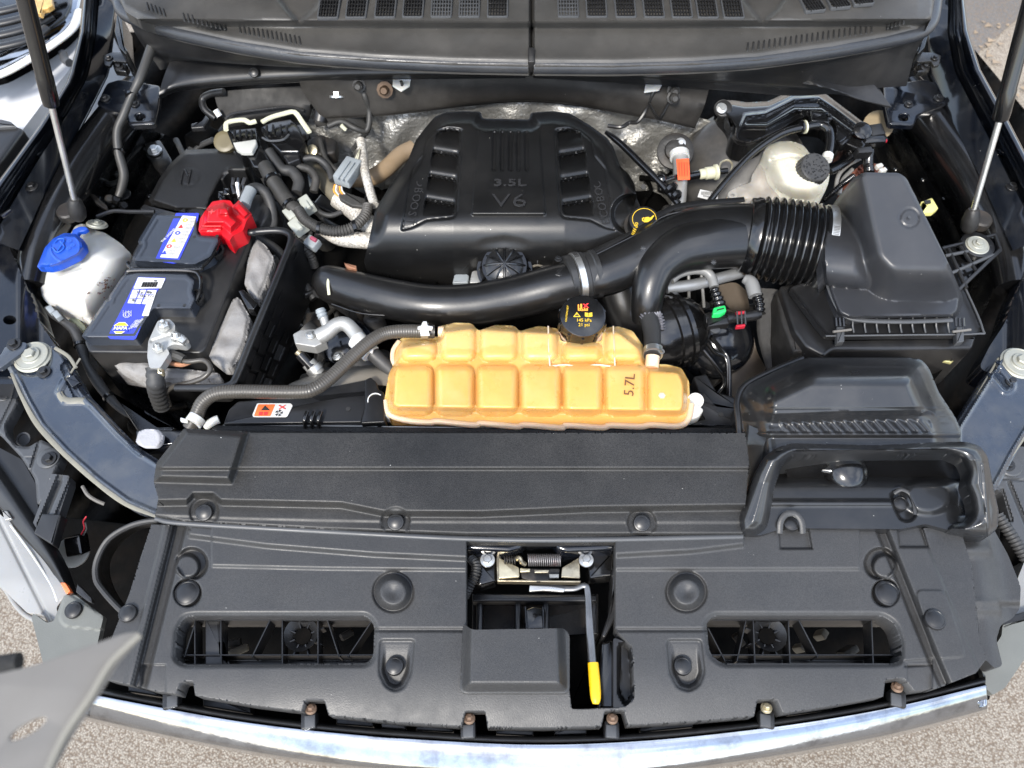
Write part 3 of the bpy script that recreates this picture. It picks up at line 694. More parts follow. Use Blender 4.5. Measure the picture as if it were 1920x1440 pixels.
def zfoil(U, V):
    rs = np.random.RandomState(4); z = 1.0 - (V - 190) * .0012
    for k in range(30):
        a = rs.uniform(-1.4, 1.4); f_ = rs.uniform(.03, .12); z = z + .0022 * np.sin((U * cos(a) + V * sin(a)) * f_ + rs.uniform(0, 6)) * np.exp(-((U - rs.uniform(650, 1330)) / 140) ** 2)
    return z
mold([(560, 205), (700, 195), (1000, 178), (1180, 190), (1330, 225), (1420, 300), (1420, 430), (1180, 450), (1100, 330), (800, 330), (680, 420), (620, 330)], zfoil, 3, 10, skirt=.02).build('bulkhead_insulation', M['foil'], None, 180, 'crinkled silver foil insulation on the bulkhead behind the engine cover', 'heat shield')
for x, y, r_ in ((1172, 265, 4), (1206, 351, 6), (1150, 238, 3)):
    q = MB(); lathe(q, W(x, y, .95), (0, -.5, .8), [(r_ * .0009, 0), (r_ * .0009, .004)], 12)
    q.build('foil_fastener', M['black'], None, label='small dark hole fastener in the silver bulkhead foil, %s' % ({1172: 'upper right of the engine cover', 1206: 'lowest of three near the oil filler', 1150: 'topmost by the bracket wire'}[x]), cat='fastener', group='bulkhead fasteners')

# ================================================================== the raised hood (above the frame; it shades and is mirrored in the bay)
hd = thing('hood', 'black underside of the raised hood above the bay', 'hood', (0, 1.5, 1.22))
b = MB(); a = R(66); L_ = 1.2
rows = []
for i in range(9):
    t = i / 8; y = 1.5 - cos(a) * L_ * t; z = 1.25 + sin(a) * L_ * t + .03 * sin(pi * t); wd = .80 - .04 * t
    rows.append([(x * wd, y, z + .03 * (1 - x * x)) for x in np.linspace(-1, 1, 9)])
vs = [p for r_ in rows for p in r_]; b.add(vs, [(j * 9 + i, j * 9 + i + 1, (j + 1) * 9 + i + 1, (j + 1) * 9 + i) for j in range(8) for i in range(8)])
b.add([(p[0], p[1] + .02, p[2] + .016) for p in vs], [(j * 9 + i, (j + 1) * 9 + i, (j + 1) * 9 + i + 1, j * 9 + i + 1) for j in range(8) for i in range(8)])
b.build('skin', M['inner'], hd, 60)
for x in (-.5, 0, .5):
    q = MB(); sweep(q, [Vector((x, 1.5 - cos(a) * L_ * t, 1.21 + sin(a) * L_ * t)) for t in (.08, .5, .9)], .03, 8, flat=.5); q.build('stiffener', M['inner'], hd)

# gas struts
def strut(pts, lab):
    (x0, y0, z0), (xm_, ym, zm), (x1, y1, z1) = pts; A, Bq, C = W(x0, y0, z0), W(xm_, ym, zm), W(x1, y1, z1)
    t = thing('gas_strut', lab, 'gas strut', A, 'hood gas struts'); d = (C - A).normalized()
    q = MB(); sweep(q, [A, Bq + d * .03], .0052, 12); q.build('rod', M['steel'], t)
    q = MB(); lathe(q, Bq - d * .0, d, [(.0085, -.004), (.0125, .0), (.0132, .008), (.0132, .05), (.0125, .052), (.0125, (C - Bq).length)], 24); q.build('cylinder', M['gloss'], t)
    q = MB(); lathe(q, A - d * .02, d, [(.009, -.012), (.014, -.005), (.015, .012), (.012, .028), (.008, .034)], 14); q.build('ball_socket', M['dirty'], t)
    return t
s1 = strut([(142, 385, 1.03), (96, 195, 1.21), (8, -150, 1.50)], 'left gas strut with bright rod and black cylinder beside the silver car')
s2 = strut([(1822, 405, 1.03), (1876, 222, 1.19), (1942, -60, 1.42)], 'right gas strut with bright rod and black cylinder against the concrete')
for t, x, y in ((s1, 128, 397), (s2, 1838, 412)):
    q = MB(); lathe(q, W(x, y, 1.0), (0, 0, 1), [(.02, -.01), (.02, .004), (.017, .007), (.01, .007)], 18); q.build('mount', M['dirty'], t)
# ================================================================== front sight shield
FC = [(340, 985), (284, 983), (262, 1050), (243, 1112), (212, 1190), (186, 1262), (200, 1275), (252, 1286), (292, 1296), (330, 1301),
      (338, 1278), (362, 1277), (366, 1304), (470, 1322), (566, 1334), (572, 1312), (608, 1312), (616, 1341), (740, 1354), (866, 1362), (872, 1333), (910, 1333), (914, 1364),
      (1020, 1365), (1128, 1362), (1134, 1333), (1170, 1331), (1178, 1360), (1300, 1353), (1414, 1343), (1420, 1312), (1456, 1310), (1468, 1338), (1570, 1322), (1656, 1306), (1660, 1274), (1694, 1271), (1714, 1296),
      (1760, 1290), (1830, 1262), (1850, 1235), (1836, 1200), (1832, 1150), (1822, 1060), (1800, 990), (1500, 990), (1390, 1000), (1155, 1012), (874, 1012), (600, 996)]
LATCH = [(874, 990), (1155, 990), (1155, 1180), (1186, 1212), (1190, 1310), (1172, 1326), (1072, 1330), (1067, 1290), (874, 1290)]
LS = [(333, 1180), (345, 1158), (365, 1155), (688, 1155), (702, 1172), (700, 1230), (688, 1244), (345, 1245), (329, 1235)]
RS = [(1325, 1165), (1340, 1155), (1655, 1155), (1678, 1170), (1690, 1205), (1688, 1240), (1670, 1244), (1352, 1244), (1330, 1225)]
SHL = [(712, 1200), (778, 1200), (772, 1262), (758, 1290), (740, 1297), (722, 1288), (710, 1262)]
SHR = [(1250, 1200), (1315, 1200), (1322, 1262), (1312, 1286), (1292, 1297), (1270, 1290), (1255, 1262)]
def zfront(U, V):
    z = 1.0 - .013 * ((np.maximum(V - 1235, 0)) / 110) ** 2
    # side gutters
    gl = (U - np.interp(V, [985, 1290], [338, 262])); z -= .012 * (1 - ss(8, 15, np.abs(gl))); z -= .004 * ss(20, -10, gl)
    z += .004 * (1 - ss(4, 8, np.abs(gl + 24)))
    gr = (U - np.interp(V, [985, 1240, 1300], [1640, 1742, 1768])); z -= .010 * (1 - ss(6, 12, np.abs(gr - 8))) ; z += .006 * ss(18, 26, gr)
    gr2 = (U - np.interp(V, [985, 1262], [1722, 1838])); z -= .004 * ss(-3, 3, gr2)
    side = (gl > 20) & (gr < -5)
    lt = below(V, U, [(345, 1000), (500, 1020), (700, 1036), (874, 1044), (1155, 1038), (1300, 1030), (1398, 1018), (1402, 900)])
    z += .009 * (1 - ss(-2, 10, lt)) * side * ((U < 1396))
    ln = below(V, U, [(345, 1060), (600, 1066), (874, 1069), (1155, 1068), (1620, 1067)]); z += .0045 * (1 - ss(-4, 4, ln)) * side * (U > 396) * (U < 1612) 
    l2 = np.abs(V - 1181); z -= .0035 * (1 - ss(1, 5, l2)) * (((U > 700) & (U < 870)) | ((U > 1155) & (U < 1328)))
    for x in (737, 1287):
        d = sdc(U, V, x, 1110, 0); z -= .005 * ss(40, 36, d); z += .026 * ss(36, 22, d) - .004 * ss(20, 0, d)
    for x, y, x2, y2 in ((360, 1057, 352, 1112), (1650, 1057, 1660, 1112)):
        d = np.minimum(sdc(U, V, x, y, 31), sdc(U, V, x2, y2, 27)); z -= .016 * ss(1, -5, d)
        z += .017 * ss(25, 18, sdc(U, V, x + (-8 if x < 900 else 8), y + 5, 0))
    for P in (SHL, SHR):
        d = sdp(U, V, P, 8); z -= .005 * ss(3, -3, d); z -= .018 * ss(-4, -12, d) * ss(1200, 1290, V)
    for P in (LS, RS):
        d = sdp(U, V, P, 16); z -= .006 * (1 - ss(-2, 10, d)) 
    for P in ([(1458, 985), (1516, 985), (1524, 1030), (1462, 1030)], [(1680, 980), (1728, 980), (1742, 1027), (1686, 1027)]):
        d = sdp(U, V, P); z -= .008 * ss(1, -3, d)
    # tab round the right corner pin
    d = sdp(U, V, [(1716, 1106), (1772, 1106), (1812, 1232), (1752, 1236)], 14); z += .0025 * ss(1, -2, d)
    z -= .004 * (1 - ss(4, 8, np.abs(below(V, U, [(1695, 1245), (1760, 1240)])))) * (U > 1695) * (U < 1750)
    z -= .008 * ((U > 262) & (U < 312) & (V > 1246)) + .006 * ((U > 1700) & (U < 1750) & (V > 1245))
    return z
sh = thing('radiator_sight_shield', 'large textured black plastic shield behind the chrome bar, with slots and a latch opening', 'front shield', W(1000, 1150, .95))
mold(FC, zfront, 2, 0, holes=[(LATCH, 4), (LS, 16), (RS, 16)], skirt=.035).build('shield', M['tex'], sh, 180)
for x, y, z, r_ in ((240, 1150, .998, 17), (352, 1113, .992, 25), (1662, 1114, .992, 25), (740, 1249, .994, 17), (1280, 1249, .994, 17), (1752, 1162, 1.008, 20)):
    pin(x, y, z, sh, r_)
# left vane and right air guide
patch([[(262, 985, 1.0), (225, 1110, .998), (190, 1200, .994), (178, 1268, .99)], [(300, 985, 1.012), (272, 1090, 1.012), (240, 1190, 1.01), (212, 1272, 1.0)], [(330, 985, 1.01), (300, 1100, 1.01), (274, 1190, 1.008), (252, 1280, 1.0)]], 6, 6, .003)
def zgd(U, V):
    d = U - np.interp(V, [990, 1080, 1180, 1250], [1805, 1822, 1836, 1846]); z = .985 - .02 * ss(10, 70, d) - .012 * ss(1125, 1140, V)
    z += .010 * np.exp(-((V - 1030) / 12) ** 2) * (d < 45) + .010 * np.exp(-((V - 1140) / 12) ** 2) * (d < 45)
    z += .02 * ss(0, 1, 0 * U) - .02 * ss(22, 0, np.abs(d - 60)) * ss(1180, 1230, V)
    return z
mold([(1795, 985), (1862, 990), (1890, 1040), (1914, 1100), (1912, 1142), (1898, 1160), (1876, 1172), (1868, 1200), (1880, 1248), (1866, 1254), (1846, 1235), (1832, 1255), (1822, 1240), (1836, 1190), (1826, 1100)], zgd, 2.5, 7, skirt=.03).build('air_guide', M['tex'], sh, 50)
# soft rubber flap curling out on the left
tube([(345, 984, .985), (300, 976, .985), (250, 984, .98), (205, 1010, .97), (182, 1050, .96), (180, 1085, .955), (195, 1110, .955), (222, 1140, .96), (240, 1155, .965)], .004, 8, flat=1.2).build('baffle_edge', M['rubber'], sh)
patch([[(345, 986, .983), (262, 984, .98), (205, 1012, .968), (183, 1060, .956), (200, 1112, .954), (240, 1155, .963)], [(345, 986, .9), (270, 990, .88), (225, 1020, .87), (205, 1060, .86), (215, 1105, .86), (245, 1150, .88)]], 6, 4, .002).build('baffle', M['dirty'], sh, 80)

# lattice seen through both slots
def lattice(x0, x1, X, hub, posts, diags, lab):
    t = thing('bumper_core_lattice', lab, 'plastic lattice', W((x0 + x1) / 2, 1200, .9), 'lattices below the shield slots')
    q = MB()
    def bar(p, r_, h=.03, z=.975, w=.0018):
        A, Bq = W(p[0], p[1], z), W(r_[0], r_[1], z); d = (Bq - A); n = Vector((-d.y, d.x, 0)).normalized() * w / 2
        prism(q, [A + n, Bq + n, Bq - n, A - n], h, .0004, 1)
    bar((x0, 1162), (x1, 1162)); bar((x0, 1228), (x1, 1228)); q.build('rail', M['smooth'], t)
    for x in posts:
        q = MB(); bar((x, 1152), (x + (4 if x > 1000 else 0), 1250)); q.build('rib', M['smooth'], t)
    for p, r_ in diags:
        q = MB(); bar(p, r_); q.build('rib', M['smooth'], t)
    q = MB(); c = W(hub, 1193, .955); lathe(q, c, (0, 0, 1), [(.0105, -.03), (.0105, 0), (.014, .004), (.024, .014)], 20); q.f.pop(-2); q.build('hub_socket', M['smooth'], t)
    q = MB(); lathe(q, W(hub, 1193, .960), (0, 0, 1), [(.0115, 0), (.0115, .001)], 20); q.build('hub_bore', M['floor'], t)
    for k in range(8):
        a = k * pi / 4 + .4; q = MB(); A = W(hub, 1193, .963); d = Vector((cos(a), sin(a), 0)); n = Vector((-d.y, d.x, 0)) * .0008
        prism(q, [A + d * .012 + n, A + d * .03 + n, A + d * .03 - n, A + d * .012 - n], .02, 0, 1); q.build('web', M['smooth'], t)
    q = MB(); prism(q, [W(x0, 1150, .93), W(x1, 1150, .93), W(x1, 1170, .93), W(x0, 1170, .93)], .02, .002); prism(q, [W(x0, 1236, .94), W(x1, 1236, .94), W(x1, 1250, .94), W(x0, 1250, .94)], .02, .002); q.build('ledge', M['duct'], t)
    return t
t = lattice(325, 706, 0, 568, [365, 414, 529, 596], [((508, 1158), (472, 1232)), ((612, 1158), (636, 1232)), ((700, 1160), (652, 1232)), ((365, 1170), (345, 1232))], 'black ribbed lattice with round hub seen through the left shield slot')
q = MB(); slab([(384, 1158), (416, 1158), (410, 1170), (414, 1228), (430, 1240), (430, 1250), (384, 1250)], .968, .03, .002, .002, mb=q); q.build('gusset', M['smooth'], t)
t = lattice(1322, 1694, 0, 1438, [1412, 1478, 1634], [((1328, 1178), (1360, 1240)), ((1400, 1158), (1382, 1240)), ((1496, 1158), (1534, 1232))], 'black ribbed lattice with round hub seen through the right shield slot')
r = random.Random(5)
for k, (x, y, w_) in enumerate(((440, 1205, .02), (448, 1220, .03), (650, 1190, .02), (1540, 1190, .016), (1590, 1222, .03), (1500, 1215, .012), (1385, 1200, .02))):
    q = MB(); boxat(q, W(x, y, .82), (w_, .012, .02), (.3, .2, r.uniform(-1, 1)), .003); q.build('lower_bracket', M['tan'] if k % 2 else M['dirty'], None, label=['dusty tan bracket deep at the left end of the left slot', 'dark bracket deep left of the hub in the left slot', 'tan bracket deep at the right end of the left slot', 'dark bracket deep right of the hub in the right slot', 'tan bracket deep at the right end of the right slot', 'small dark bracket just right of the right slot hub', 'tan bracket deep at the left end of the right slot'][k], cat='bracket', group='brackets deep below the slots')

# cover box by the latch
bx = [(868, 1172), (884, 1183), (1060, 1178), (1067, 1290), (1050, 1301), (890, 1301), (862, 1280)]
def zbx(U, V): d = -sdp(U, V, [(866, 1150), (1062, 1150), (1068, 1300), (862, 1300)], 16); return 1.004 + .028 * ss(0, 22, d)
mold([(868, 1168), (884, 1181), (1058, 1178), (1068, 1190), (1068, 1300), (862, 1300)], zbx, 2.5, 12, skirt=.05).build('raised_box', M['tex'], sh, 50)
# grip pocket right of the lever
def zpk(U, V): d = sdp(U, V, [(1160, 1205), (1180, 1205), (1190, 1300), (1172, 1325), (1158, 1300)], 10); return .99 - .03 * ss(2, -4, d)
mold([(1150, 1195), (1188, 1210), (1196, 1310), (1176, 1330), (1150, 1330)], zpk, 3, 6, skirt=.04).build('finger_pocket', M['smooth'], sh)
slab([(1128, 1205), (1148, 1198), (1152, 1215), (1158, 1240), (1168, 1330), (1120, 1330)], .965, .06, .004, .003).build('side_wall', M['gloss'], sh)
slab([(1150, 1060), (1162, 1060), (1158, 1150), (1134, 1196), (1128, 1192), (1146, 1140)], .975, .05, .002, .002).build('side_wall', M['smooth'], sh)

# ================================================================== hood latch
la = thing('hood_latch', 'greasy hood latch with springs and plated plates in the shield opening', 'latch', W(1015, 1080, .9))
slab([(874, 1000), (1155, 1000), (1152, 1030), (1060, 1034), (1045, 1030), (1036, 1012), (988, 1012), (976, 1028), (955, 1034), (874, 1030)], .985, .05, .006, .004).build('crossbar', M['paint'], la)
slab([(880, 1035), (928, 1035), (930, 1090), (900, 1098), (890, 1090)], .955, .03, .004, .003).build('latch_block', M['gloss'], la)
slab([(1098, 1035), (1150, 1035), (1148, 1080), (1105, 1085)], .955, .03, .004, .003).build('latch_block', M['gloss'], la)
for x in (914, 1099): bolt(x, 1050, .965, la, 14, BOLTS, name='steel_bolt')
M['plated'] = mat('greasy_plated_plate', (.42, .37, .27), .3, metal=.85, grime=(.08, .06, .04), gfac=.8, gscale=30)
slab([(935, 1045), (973, 1064), (974, 1082), (935, 1084)], .962, .004, .001, .002).build('striker_plate', M['gold'], la)
slab([(1086, 1045), (1054, 1064), (1052, 1082), (1088, 1084)], .962, .004, .001, .002).build('striker_plate', M['plated'], la)
slab([(930, 1038), (940, 1040), (938, 1086), (1090, 1088), (1088, 1092), (932, 1090)], .955, .014, .001, .001).build('frame_plate', M['plated'], la)
slab([(975, 1066), (1050, 1066), (1048, 1082), (1010, 1092), (978, 1084)], .955, .004, .001, .003).build('pawl', M['dirty'], la)
slab([(975, 1065), (994, 1066), (994, 1072), (975, 1073)], .965, .003, .001, .001).build('pawl_tip', M['gold'], la)
slab([(1002, 1068), (1030, 1068), (1028, 1074), (1002, 1074)], .965, .003, .001, .001).build('pawl_tip', M['plated'], la)
slab([(1030, 1076), (1048, 1076), (1048, 1083), (1030, 1083)], .962, .003, .001, .001).build('pawl_tip', M['alu'], la)
def spring(x0, x1, y, r_, turns, z, m):
    A, Bq = W(x0, y, z), W(x1, y, z); n = turns * 12; pts = [A + (Bq - A) * (k / n) + Vector((0, cos(k * pi / 6) * r_, sin(k * pi / 6) * r_)) for k in range(n + 1)]
    q = MB(); sweep(q, pts, .0011, 6, n=1); q.build('spring', m, la, 80)
spring(990, 1052, 1050, .0085, 16, .962, mat('dull_spring_steel', (.2, .19, .19), .45, metal=.7, grime=(.25, .06, .05), gfac=.6, gscale=25)); spring(945, 968, 1050, .006, 5, .962, M['dirty'])
tube([(968, 1048, .965), (974, 1046, .97), (978, 1054, .965), (985, 1058, .96)], .0035, 8).build('spring_hook', M['plated'], la)
lv = thing('latch_lever', 'bent steel latch lever ending in a yellow grip', 'lever', W(1105, 1200, .95))
tube([(995, 1103, .985), (1040, 1103, .985), (1075, 1104, .988), (1096, 1098, .99), (1102, 1112, .99), (1106, 1180, .992), (1112, 1260, .995), (1116, 1300, .996)], [.0045, .005, .004, .004, .0045, .0055, .0055, .005], 12, flat=.6).build('arm', mat('dark_forged_steel', (.2, .2, .2), .35, metal=.85, grime=(.05, .05, .05), gfac=.5), lv, 70)
tube([(1112, 1243, .996), (1115, 1280, .997), (1117, 1308, .997), (1117, 1320, .997)], [.0072, .0075, .0068, .004], 16, flat=.7).build('grip', M['yellow'], lv, 80)
slab([(993, 1097), (1035, 1099), (1060, 1103), (1058, 1110), (1020, 1107), (992, 1109)], .992, .004, .001, .002).build('pivot_plate', M['steel'], lv)
# dark frame under the latch
t = thing('active_shutter_frame', 'black plastic frame with tall ribs below the hood latch', 'plastic frame', W(1010, 1150, .85))
slab([(885, 1112), (1120, 1114), (1120, 1128), (885, 1128)], .93, .02, .003, .002).build('crossbar', M['smooth'], t)
for x in (893, 965, 1018, 1110):
    slab([(x, 1112), (x + 12, 1112), (x + 12, 1190), (x, 1190)], .915, .06, .003, .002).build('rib', M['smooth'], t)
slab([(985, 1142), (1000, 1136), (1022, 1140), (1022, 1180), (986, 1182)], .93, .05, .003, .003).build('motor_box', M['gloss'], t)
for x in (985, 1018): tube([(x, 1138, .935), (x + 1, 1160, .935), (x + 2, 1180, .935)], .0009, 6).build('wire_edge', M['grey'], t)
slab([(885, 1132), (1120, 1132), (1118, 1196), (885, 1196)], .86, .02, .003, .002).build('shutter_vane', M['dirty'], t)
slab([(1060, 1190), (1130, 1185), (1135, 1335), (1064, 1335)], .88, .02, .003, .002).build('lower_tray', M['floor'], t)
tube([(884, 1048, .96), (893, 1060, .965), (890, 1080, .965), (880, 1100, .96), (870, 1120, .95)], .0065, 12, corr=(.004, .0012)).build('release_cable', M['rubber'], None, 60, 'black corrugated release cable left of the hood latch', 'cable')

# ================================================================== chrome bar and the dark channel behind it
CB_T = [(155, 1298), (300, 1328), (450, 1356), (620, 1378), (800, 1393), (1000, 1402), (1200, 1395), (1400, 1374), (1560, 1350), (1700, 1322), (1848, 1284)]
CB_B = [(150, 1338), (300, 1374), (450, 1405), (620, 1432), (800, 1450), (1000, 1459), (1200, 1452), (1400, 1426), (1560, 1398), (1700, 1368), (1851, 1326)]
CB_T = [(x, y - 6 * (1 - ((x - 1000) / 855) ** 2)) for x, y in CB_T]; CB_B = [(x, y - 6 * (1 - ((x - 1000) / 855) ** 2)) for x, y in CB_B]
cb = thing('grille_bar', 'long curved worn chrome bar across the front edge', 'chrome bar', W(1000, 1410, .85))
rows = []
for (a0, b0), (a1, b1) in zip(CB_T, CB_B):
    e = ss(0, 30, np.array(min(a0 - 140, 1862 - a0)))
    rows.append([(a0, b0 - 4, .93), (a0, b0, .958), (a0, b0 + 3, .962), (a0 + (a1 - a0) * .4, b0 + (b1 - b0) * .4, .957), (a1, b1 - 6, .943), (a1, b1, .936), (a1, b1 + 5, .922), (a1, b1 + 10, .86)])
patch(rows, 5, 6, .003).build('chrome_strip', M['chrome'], cb, 60)
rows = [[(x, y - 16, .93), (x, y - 14, .955), (x, y - 8, .962), (x, y - 3, .958), (x, y, .94)] for x, y in CB_T]
patch(rows, 3, 6, .003).build('black_lip', M['smooth'], cb, 50)
rows = [[(x, y - 75, .925), (x, y - 40, .90), (x, y - 10, .90)] for x, y in CB_T]
patch(rows, 3, 6, .003).build('channel', M['floor'], cb, 50)
for (ex, ey, s) in ((150, 1320, 1), (1852, 1306, -1)):
    q = slab([(ex, ey - 24), (ex + 10 * s, ey - 22), (ex + 10 * s, ey + 22), (ex - 2 * s, ey + 18)], .950, .06, .004, .004); q.build('end_cap', M['chrome'], cb)
for k, (x, y, ry) in enumerate(((325, 1291, 0), (583, 1329, 1), (880, 1347, 1), (1148, 1347, 1), (1437, 1327, 2), (1682, 1288, 1))):
    a = (x - 1000) / 850 * -.30
    q = MB(); boxat(q, W(x - 2, y + 24, .958), (.020, .022, .02), (-.1, 0, a), .0025); q.build('clip_tab', M['smooth'], cb)
    q = MB(); boxat(q, W(x - 2, y + 24, .969), (.014, .016, .003), (-.1, 0, a), .001); q.build('clip_face', M['grey'], cb)
    put('grille_bolt', unit('bolt_small' + str(ry), lambda b: (lathe(b, (0, 0, 0), (0, 0, 1), [(.0095, -.003), (.0095, .0015), (.009, .002)], 18), lathe(b, (0, 0, 0), (0, 0, 1), [(.0058, .001), (.0058, .006), (.004, .007)], 6)), [M['steel'], mat('rusty_tan_bolt', (.2, .135, .095), .55, metal=.5, grime=(.2, .09, .05), gfac=.6), M['gold']][ry], 25), W(x, y, .972), cb, (-.5, 0, 0), .8)
for x0, x1, z in ((240, 300, .935), (380, 470, .92), (630, 700, .925), (715, 760, .945), (780, 850, .93), (930, 1000, .93), (1040, 1100, .94), (1200, 1300, .93), (1480, 1560, .93), (1715, 1768, .957)):
    y0, y1 = [float(np.interp(x, [p[0] for p in CB_T], [p[1] for p in CB_T])) - 30 for x in (x0, x1)]
    if x0 in (240, 1715): y0 -= 2; y1 -= 4
    slab([(x0, y0 - 12), (x1, y1 - 12), (x1, y1 + 14), (x0, y0 + 14)], z, .02, .002, .002).build('channel_block', M['smooth'], cb)

# ================================================================== upper radiator cover
UC = [(345, 803), (466, 809), (470, 811), (1398, 812), (1405, 870), (1392, 1008), (1100, 1012), (875, 1012), (600, 992), (345, 978), (290, 968), (297, 935), (288, 903), (293, 868)]
PAD = [(345, 800), (467, 808), (436, 908), (288, 904), (292, 868)]
def zup(U, V):
    wv = below(V, U, [(290, 936), (350, 935), (362, 922), (400, 922), (415, 935), (640, 940), (720, 956), (900, 957), (1100, 948), (1400, 944)])
    z = 1.056 - .010 * ss(0, 6, V - 876) - .024 * ss(0, 14, wv)
    z -= .002 * ss(-3, 3, below(V, U, [(290, 966), (440, 972), (600, 976), (714, 978), (720, 1000), (765, 1000), (771, 979), (1172, 980), (1180, 1000), (1225, 1000), (1230, 980), (1400, 980)]))
    z -= .008 * ss(0, 8, below(V, U, [(290, 965), (345, 974), (600, 988), (875, 998), (1400, 998)]))
    d = sdp(U, V, PAD, 4); z += .020 * ss(2, -14, d)
    for x in (383, 742, 1203):
        y = {383: 960, 742: 979, 1203: 981}[x]; z -= .004 * ss(30, 24, sdc(U, V, x, y, 0))
    return z
uc = thing('radiator_cover', 'long stepped black plastic cover with a raised pad at its left end', 'radiator cover', W(900, 900, .98))
mold(UC, zup, 2, 3, skirt=.03).build('cover', M['tex2'] if 'tex2' in M else mat('textured_black_plastic_warm', (.0145, .0142, .0138), .48, spec=.42, grain=.45, grscale=620, bump=.35, bscale=620, speck=.9, vary=.25, dust=.06), uc, 180)
for x, y in ((383, 961), (742, 979), (1203, 981)): pin(x, y, 1.022, uc, 16, (18, 0))
tube([(292, 972, 1.013), (345, 981, 1.013), (600, 996, 1.013), (875, 1010, 1.013), (1100, 1012, 1.013), (1392, 1006, 1.013)], .0042, 8, flat=.8).build('front_lip', M['grey'], uc, 80)

# ================================================================== corner pieces: lamps, brackets, plates
hl = thing('headlight', 'hazed white headlight lens with black frame at the lower left', 'headlight', W(40, 1030, .8), 'headlights of the open truck')
def zl(U, V):
    d = U - np.interp(V, [880, 1180], [-10, 140]); return .915 + .012 * np.cos(d / 60) - .01 * ss(1080, 1160, V) - .004 * (1 - ss(0, 6, np.abs(d + 40)))
mold([(-60, 880), (0, 965), (50, 1000), (100, 1060), (132, 1108), (118, 1122), (105, 1140), (112, 1160), (88, 1168), (82, 1152), (52, 1150), (0, 1100), (-60, 1050)], zl, 3, 5, skirt=.04).build('lens', M['lens'], hl, 80)
patch([[(-60, 800, .93), (0, 878, .93), (60, 965, .93), (110, 1045, .925), (134, 1108, .92)], [(-60, 840, .94), (-2, 905, .942), (40, 965, .942), (92, 1040, .938), (128, 1108, .93)], [(-60, 880, .925), (-5, 948, .93), (34, 998, .93), (85, 1055, .93), (122, 1112, .92)]], 6, 5, .02).build('frame', M['smooth'], hl, 60)
tube([(-60, 1075, .90), (0, 1095, .90), (30, 1135, .90), (52, 1156, .90), (90, 1172, .9)], .004, 8).build('lens_rim', M['lens'], hl, 80)
slab([(112, 1092), (122, 1092), (132, 1108), (124, 1114)], .932, .01, .001, .002).build('side_reflector', M['lens2'], hl)
slab([(3, 956), (14, 958), (22, 972), (8, 976)], .938, .006, .002, .002).build('lens_clip', M['lens'], hl)
tube([(20, 985, .93), (60, 1040, .93), (95, 1095, .925), (108, 1128, .92)], .0016, 6).build('lens_ridge', M['white'], hl)
h2 = thing('headlight', 'sliver of pale headlight lens at the right edge', 'headlight', W(1915, 1090, .85), 'headlights of the open truck')
mold([(1895, 1160), (1908, 1085), (1922, 1050), (1990, 1030), (1990, 1200), (1880, 1178)], lambda U, V: .915 + 0 * U, 4, 4, skirt=.04).build('lens', M['lens'], h2, 80)
q = slab([(1878, 1160), (1990, 1125), (1990, 1150), (1880, 1180)], .93, .02, .003, .003); q.build('frame', M['smooth'], h2)

cp = thing('corner_plate', 'flat grey-green bracket plate with black pin below the left headlight', 'bracket plate', W(130, 1180, .85), 'corner plates')
M['cplate'] = mat('grey_green_plastic', (.11, .113, .102), .5, bump=.3, bscale=500, dust=.15)
def zcp(U, V): return .93 + .003 * ss(1, -2, sdp(U, V, [(122, 1110), (196, 1155), (190, 1182), (120, 1174), (110, 1160)], 8))
mold([(120, 1116), (142, 1116), (194, 1156), (184, 1200), (178, 1240), (120, 1290), (82, 1248), (59, 1158), (62, 1150), (88, 1168), (100, 1165)], zcp, 2.5, 3, skirt=.012).build('plate', M['cplate'], cp, 40)
pin(138, 1144, .935, cp, 16)
slab([(142, 1110), (145, 1094), (172, 1122), (172, 1130), (165, 1128)], .945, .01, .001, .002).build('upright_tab', M['smooth'], cp)
c2 = thing('corner_plate', 'flat grey bracket plate below the right corner of the shield', 'bracket plate', W(1890, 1240, .85), 'corner plates')
mold([(1840, 1250), (1878, 1192), (1880, 1172), (1925, 1160), (1925, 1230), (1884, 1290), (1862, 1303), (1848, 1290)], lambda U, V: .93 + 0 * U, 3, 3, skirt=.012).build('plate', M['cplate'], c2, 40)

# left mounting bracket family
lb = thing('headlight_bracket', 'grey plastic mounting bracket with bolts, left of the support arm', 'bracket', W(60, 880, .85), 'headlight brackets')
HB = [(-40, 690), (10, 700), (26, 735), (36, 752), (24, 775), (12, 795), (14, 815), (30, 836), (55, 838), (76, 824), (100, 835), (116, 858), (104, 884), (84, 940), (70, 948), (66, 900), (40, 858), (0, 815), (-40, 790)]
def zhb(U, V): z = .935 - .004 * (1 - ss(0, 5, -sdp(U, V, HB, 6))); z -= .004 * (1 - ss(1, 4, sdl(U, V, [(74, 826), (56, 884)]))); z -= .003 * (1 - ss(1, 4, sdl(U, V, [(28, 742), (0, 800)]))); return z - .0015 * (1 - ss(1, 3, np.abs(V - 858))) * (U < 70)
mold(HB, zhb, 2.5, 6, skirt=.02).build('bracket', M['grey'], lb, 40)
for x, y, r_ in ((92, 860, 20), (8, 738, 18)): 
    q = MB(); lathe(q, W(x, y, .934), (0, 0, 1), [(r_ * .0009, 0), (r_ * .0009, .003), (r_ * .0007, .005)], 24); q.build('boss', M['grey'], lb); bolt(x, y, .94, lb, r_ * .7)
mold([(-40, 815), (0, 840), (42, 862), (66, 905), (72, 960), (60, 985), (80, 1010), (60, 1000), (0, 912), (-40, 860)], lambda U, V: .918 + .002 * np.sin((U - V * .6) * .07), 3, 5, skirt=.02).build('under_panel', M['smooth'], lb, 60)
def zfork(U, V): return .93 + .006 * (1 - ss(5, 8, np.abs(sdl(U, V, [(112, 895), (75, 985)]) - 12))) - .006 * (1 - ss(3, 6, sdl(U, V, [(112, 905), (88, 960)])))
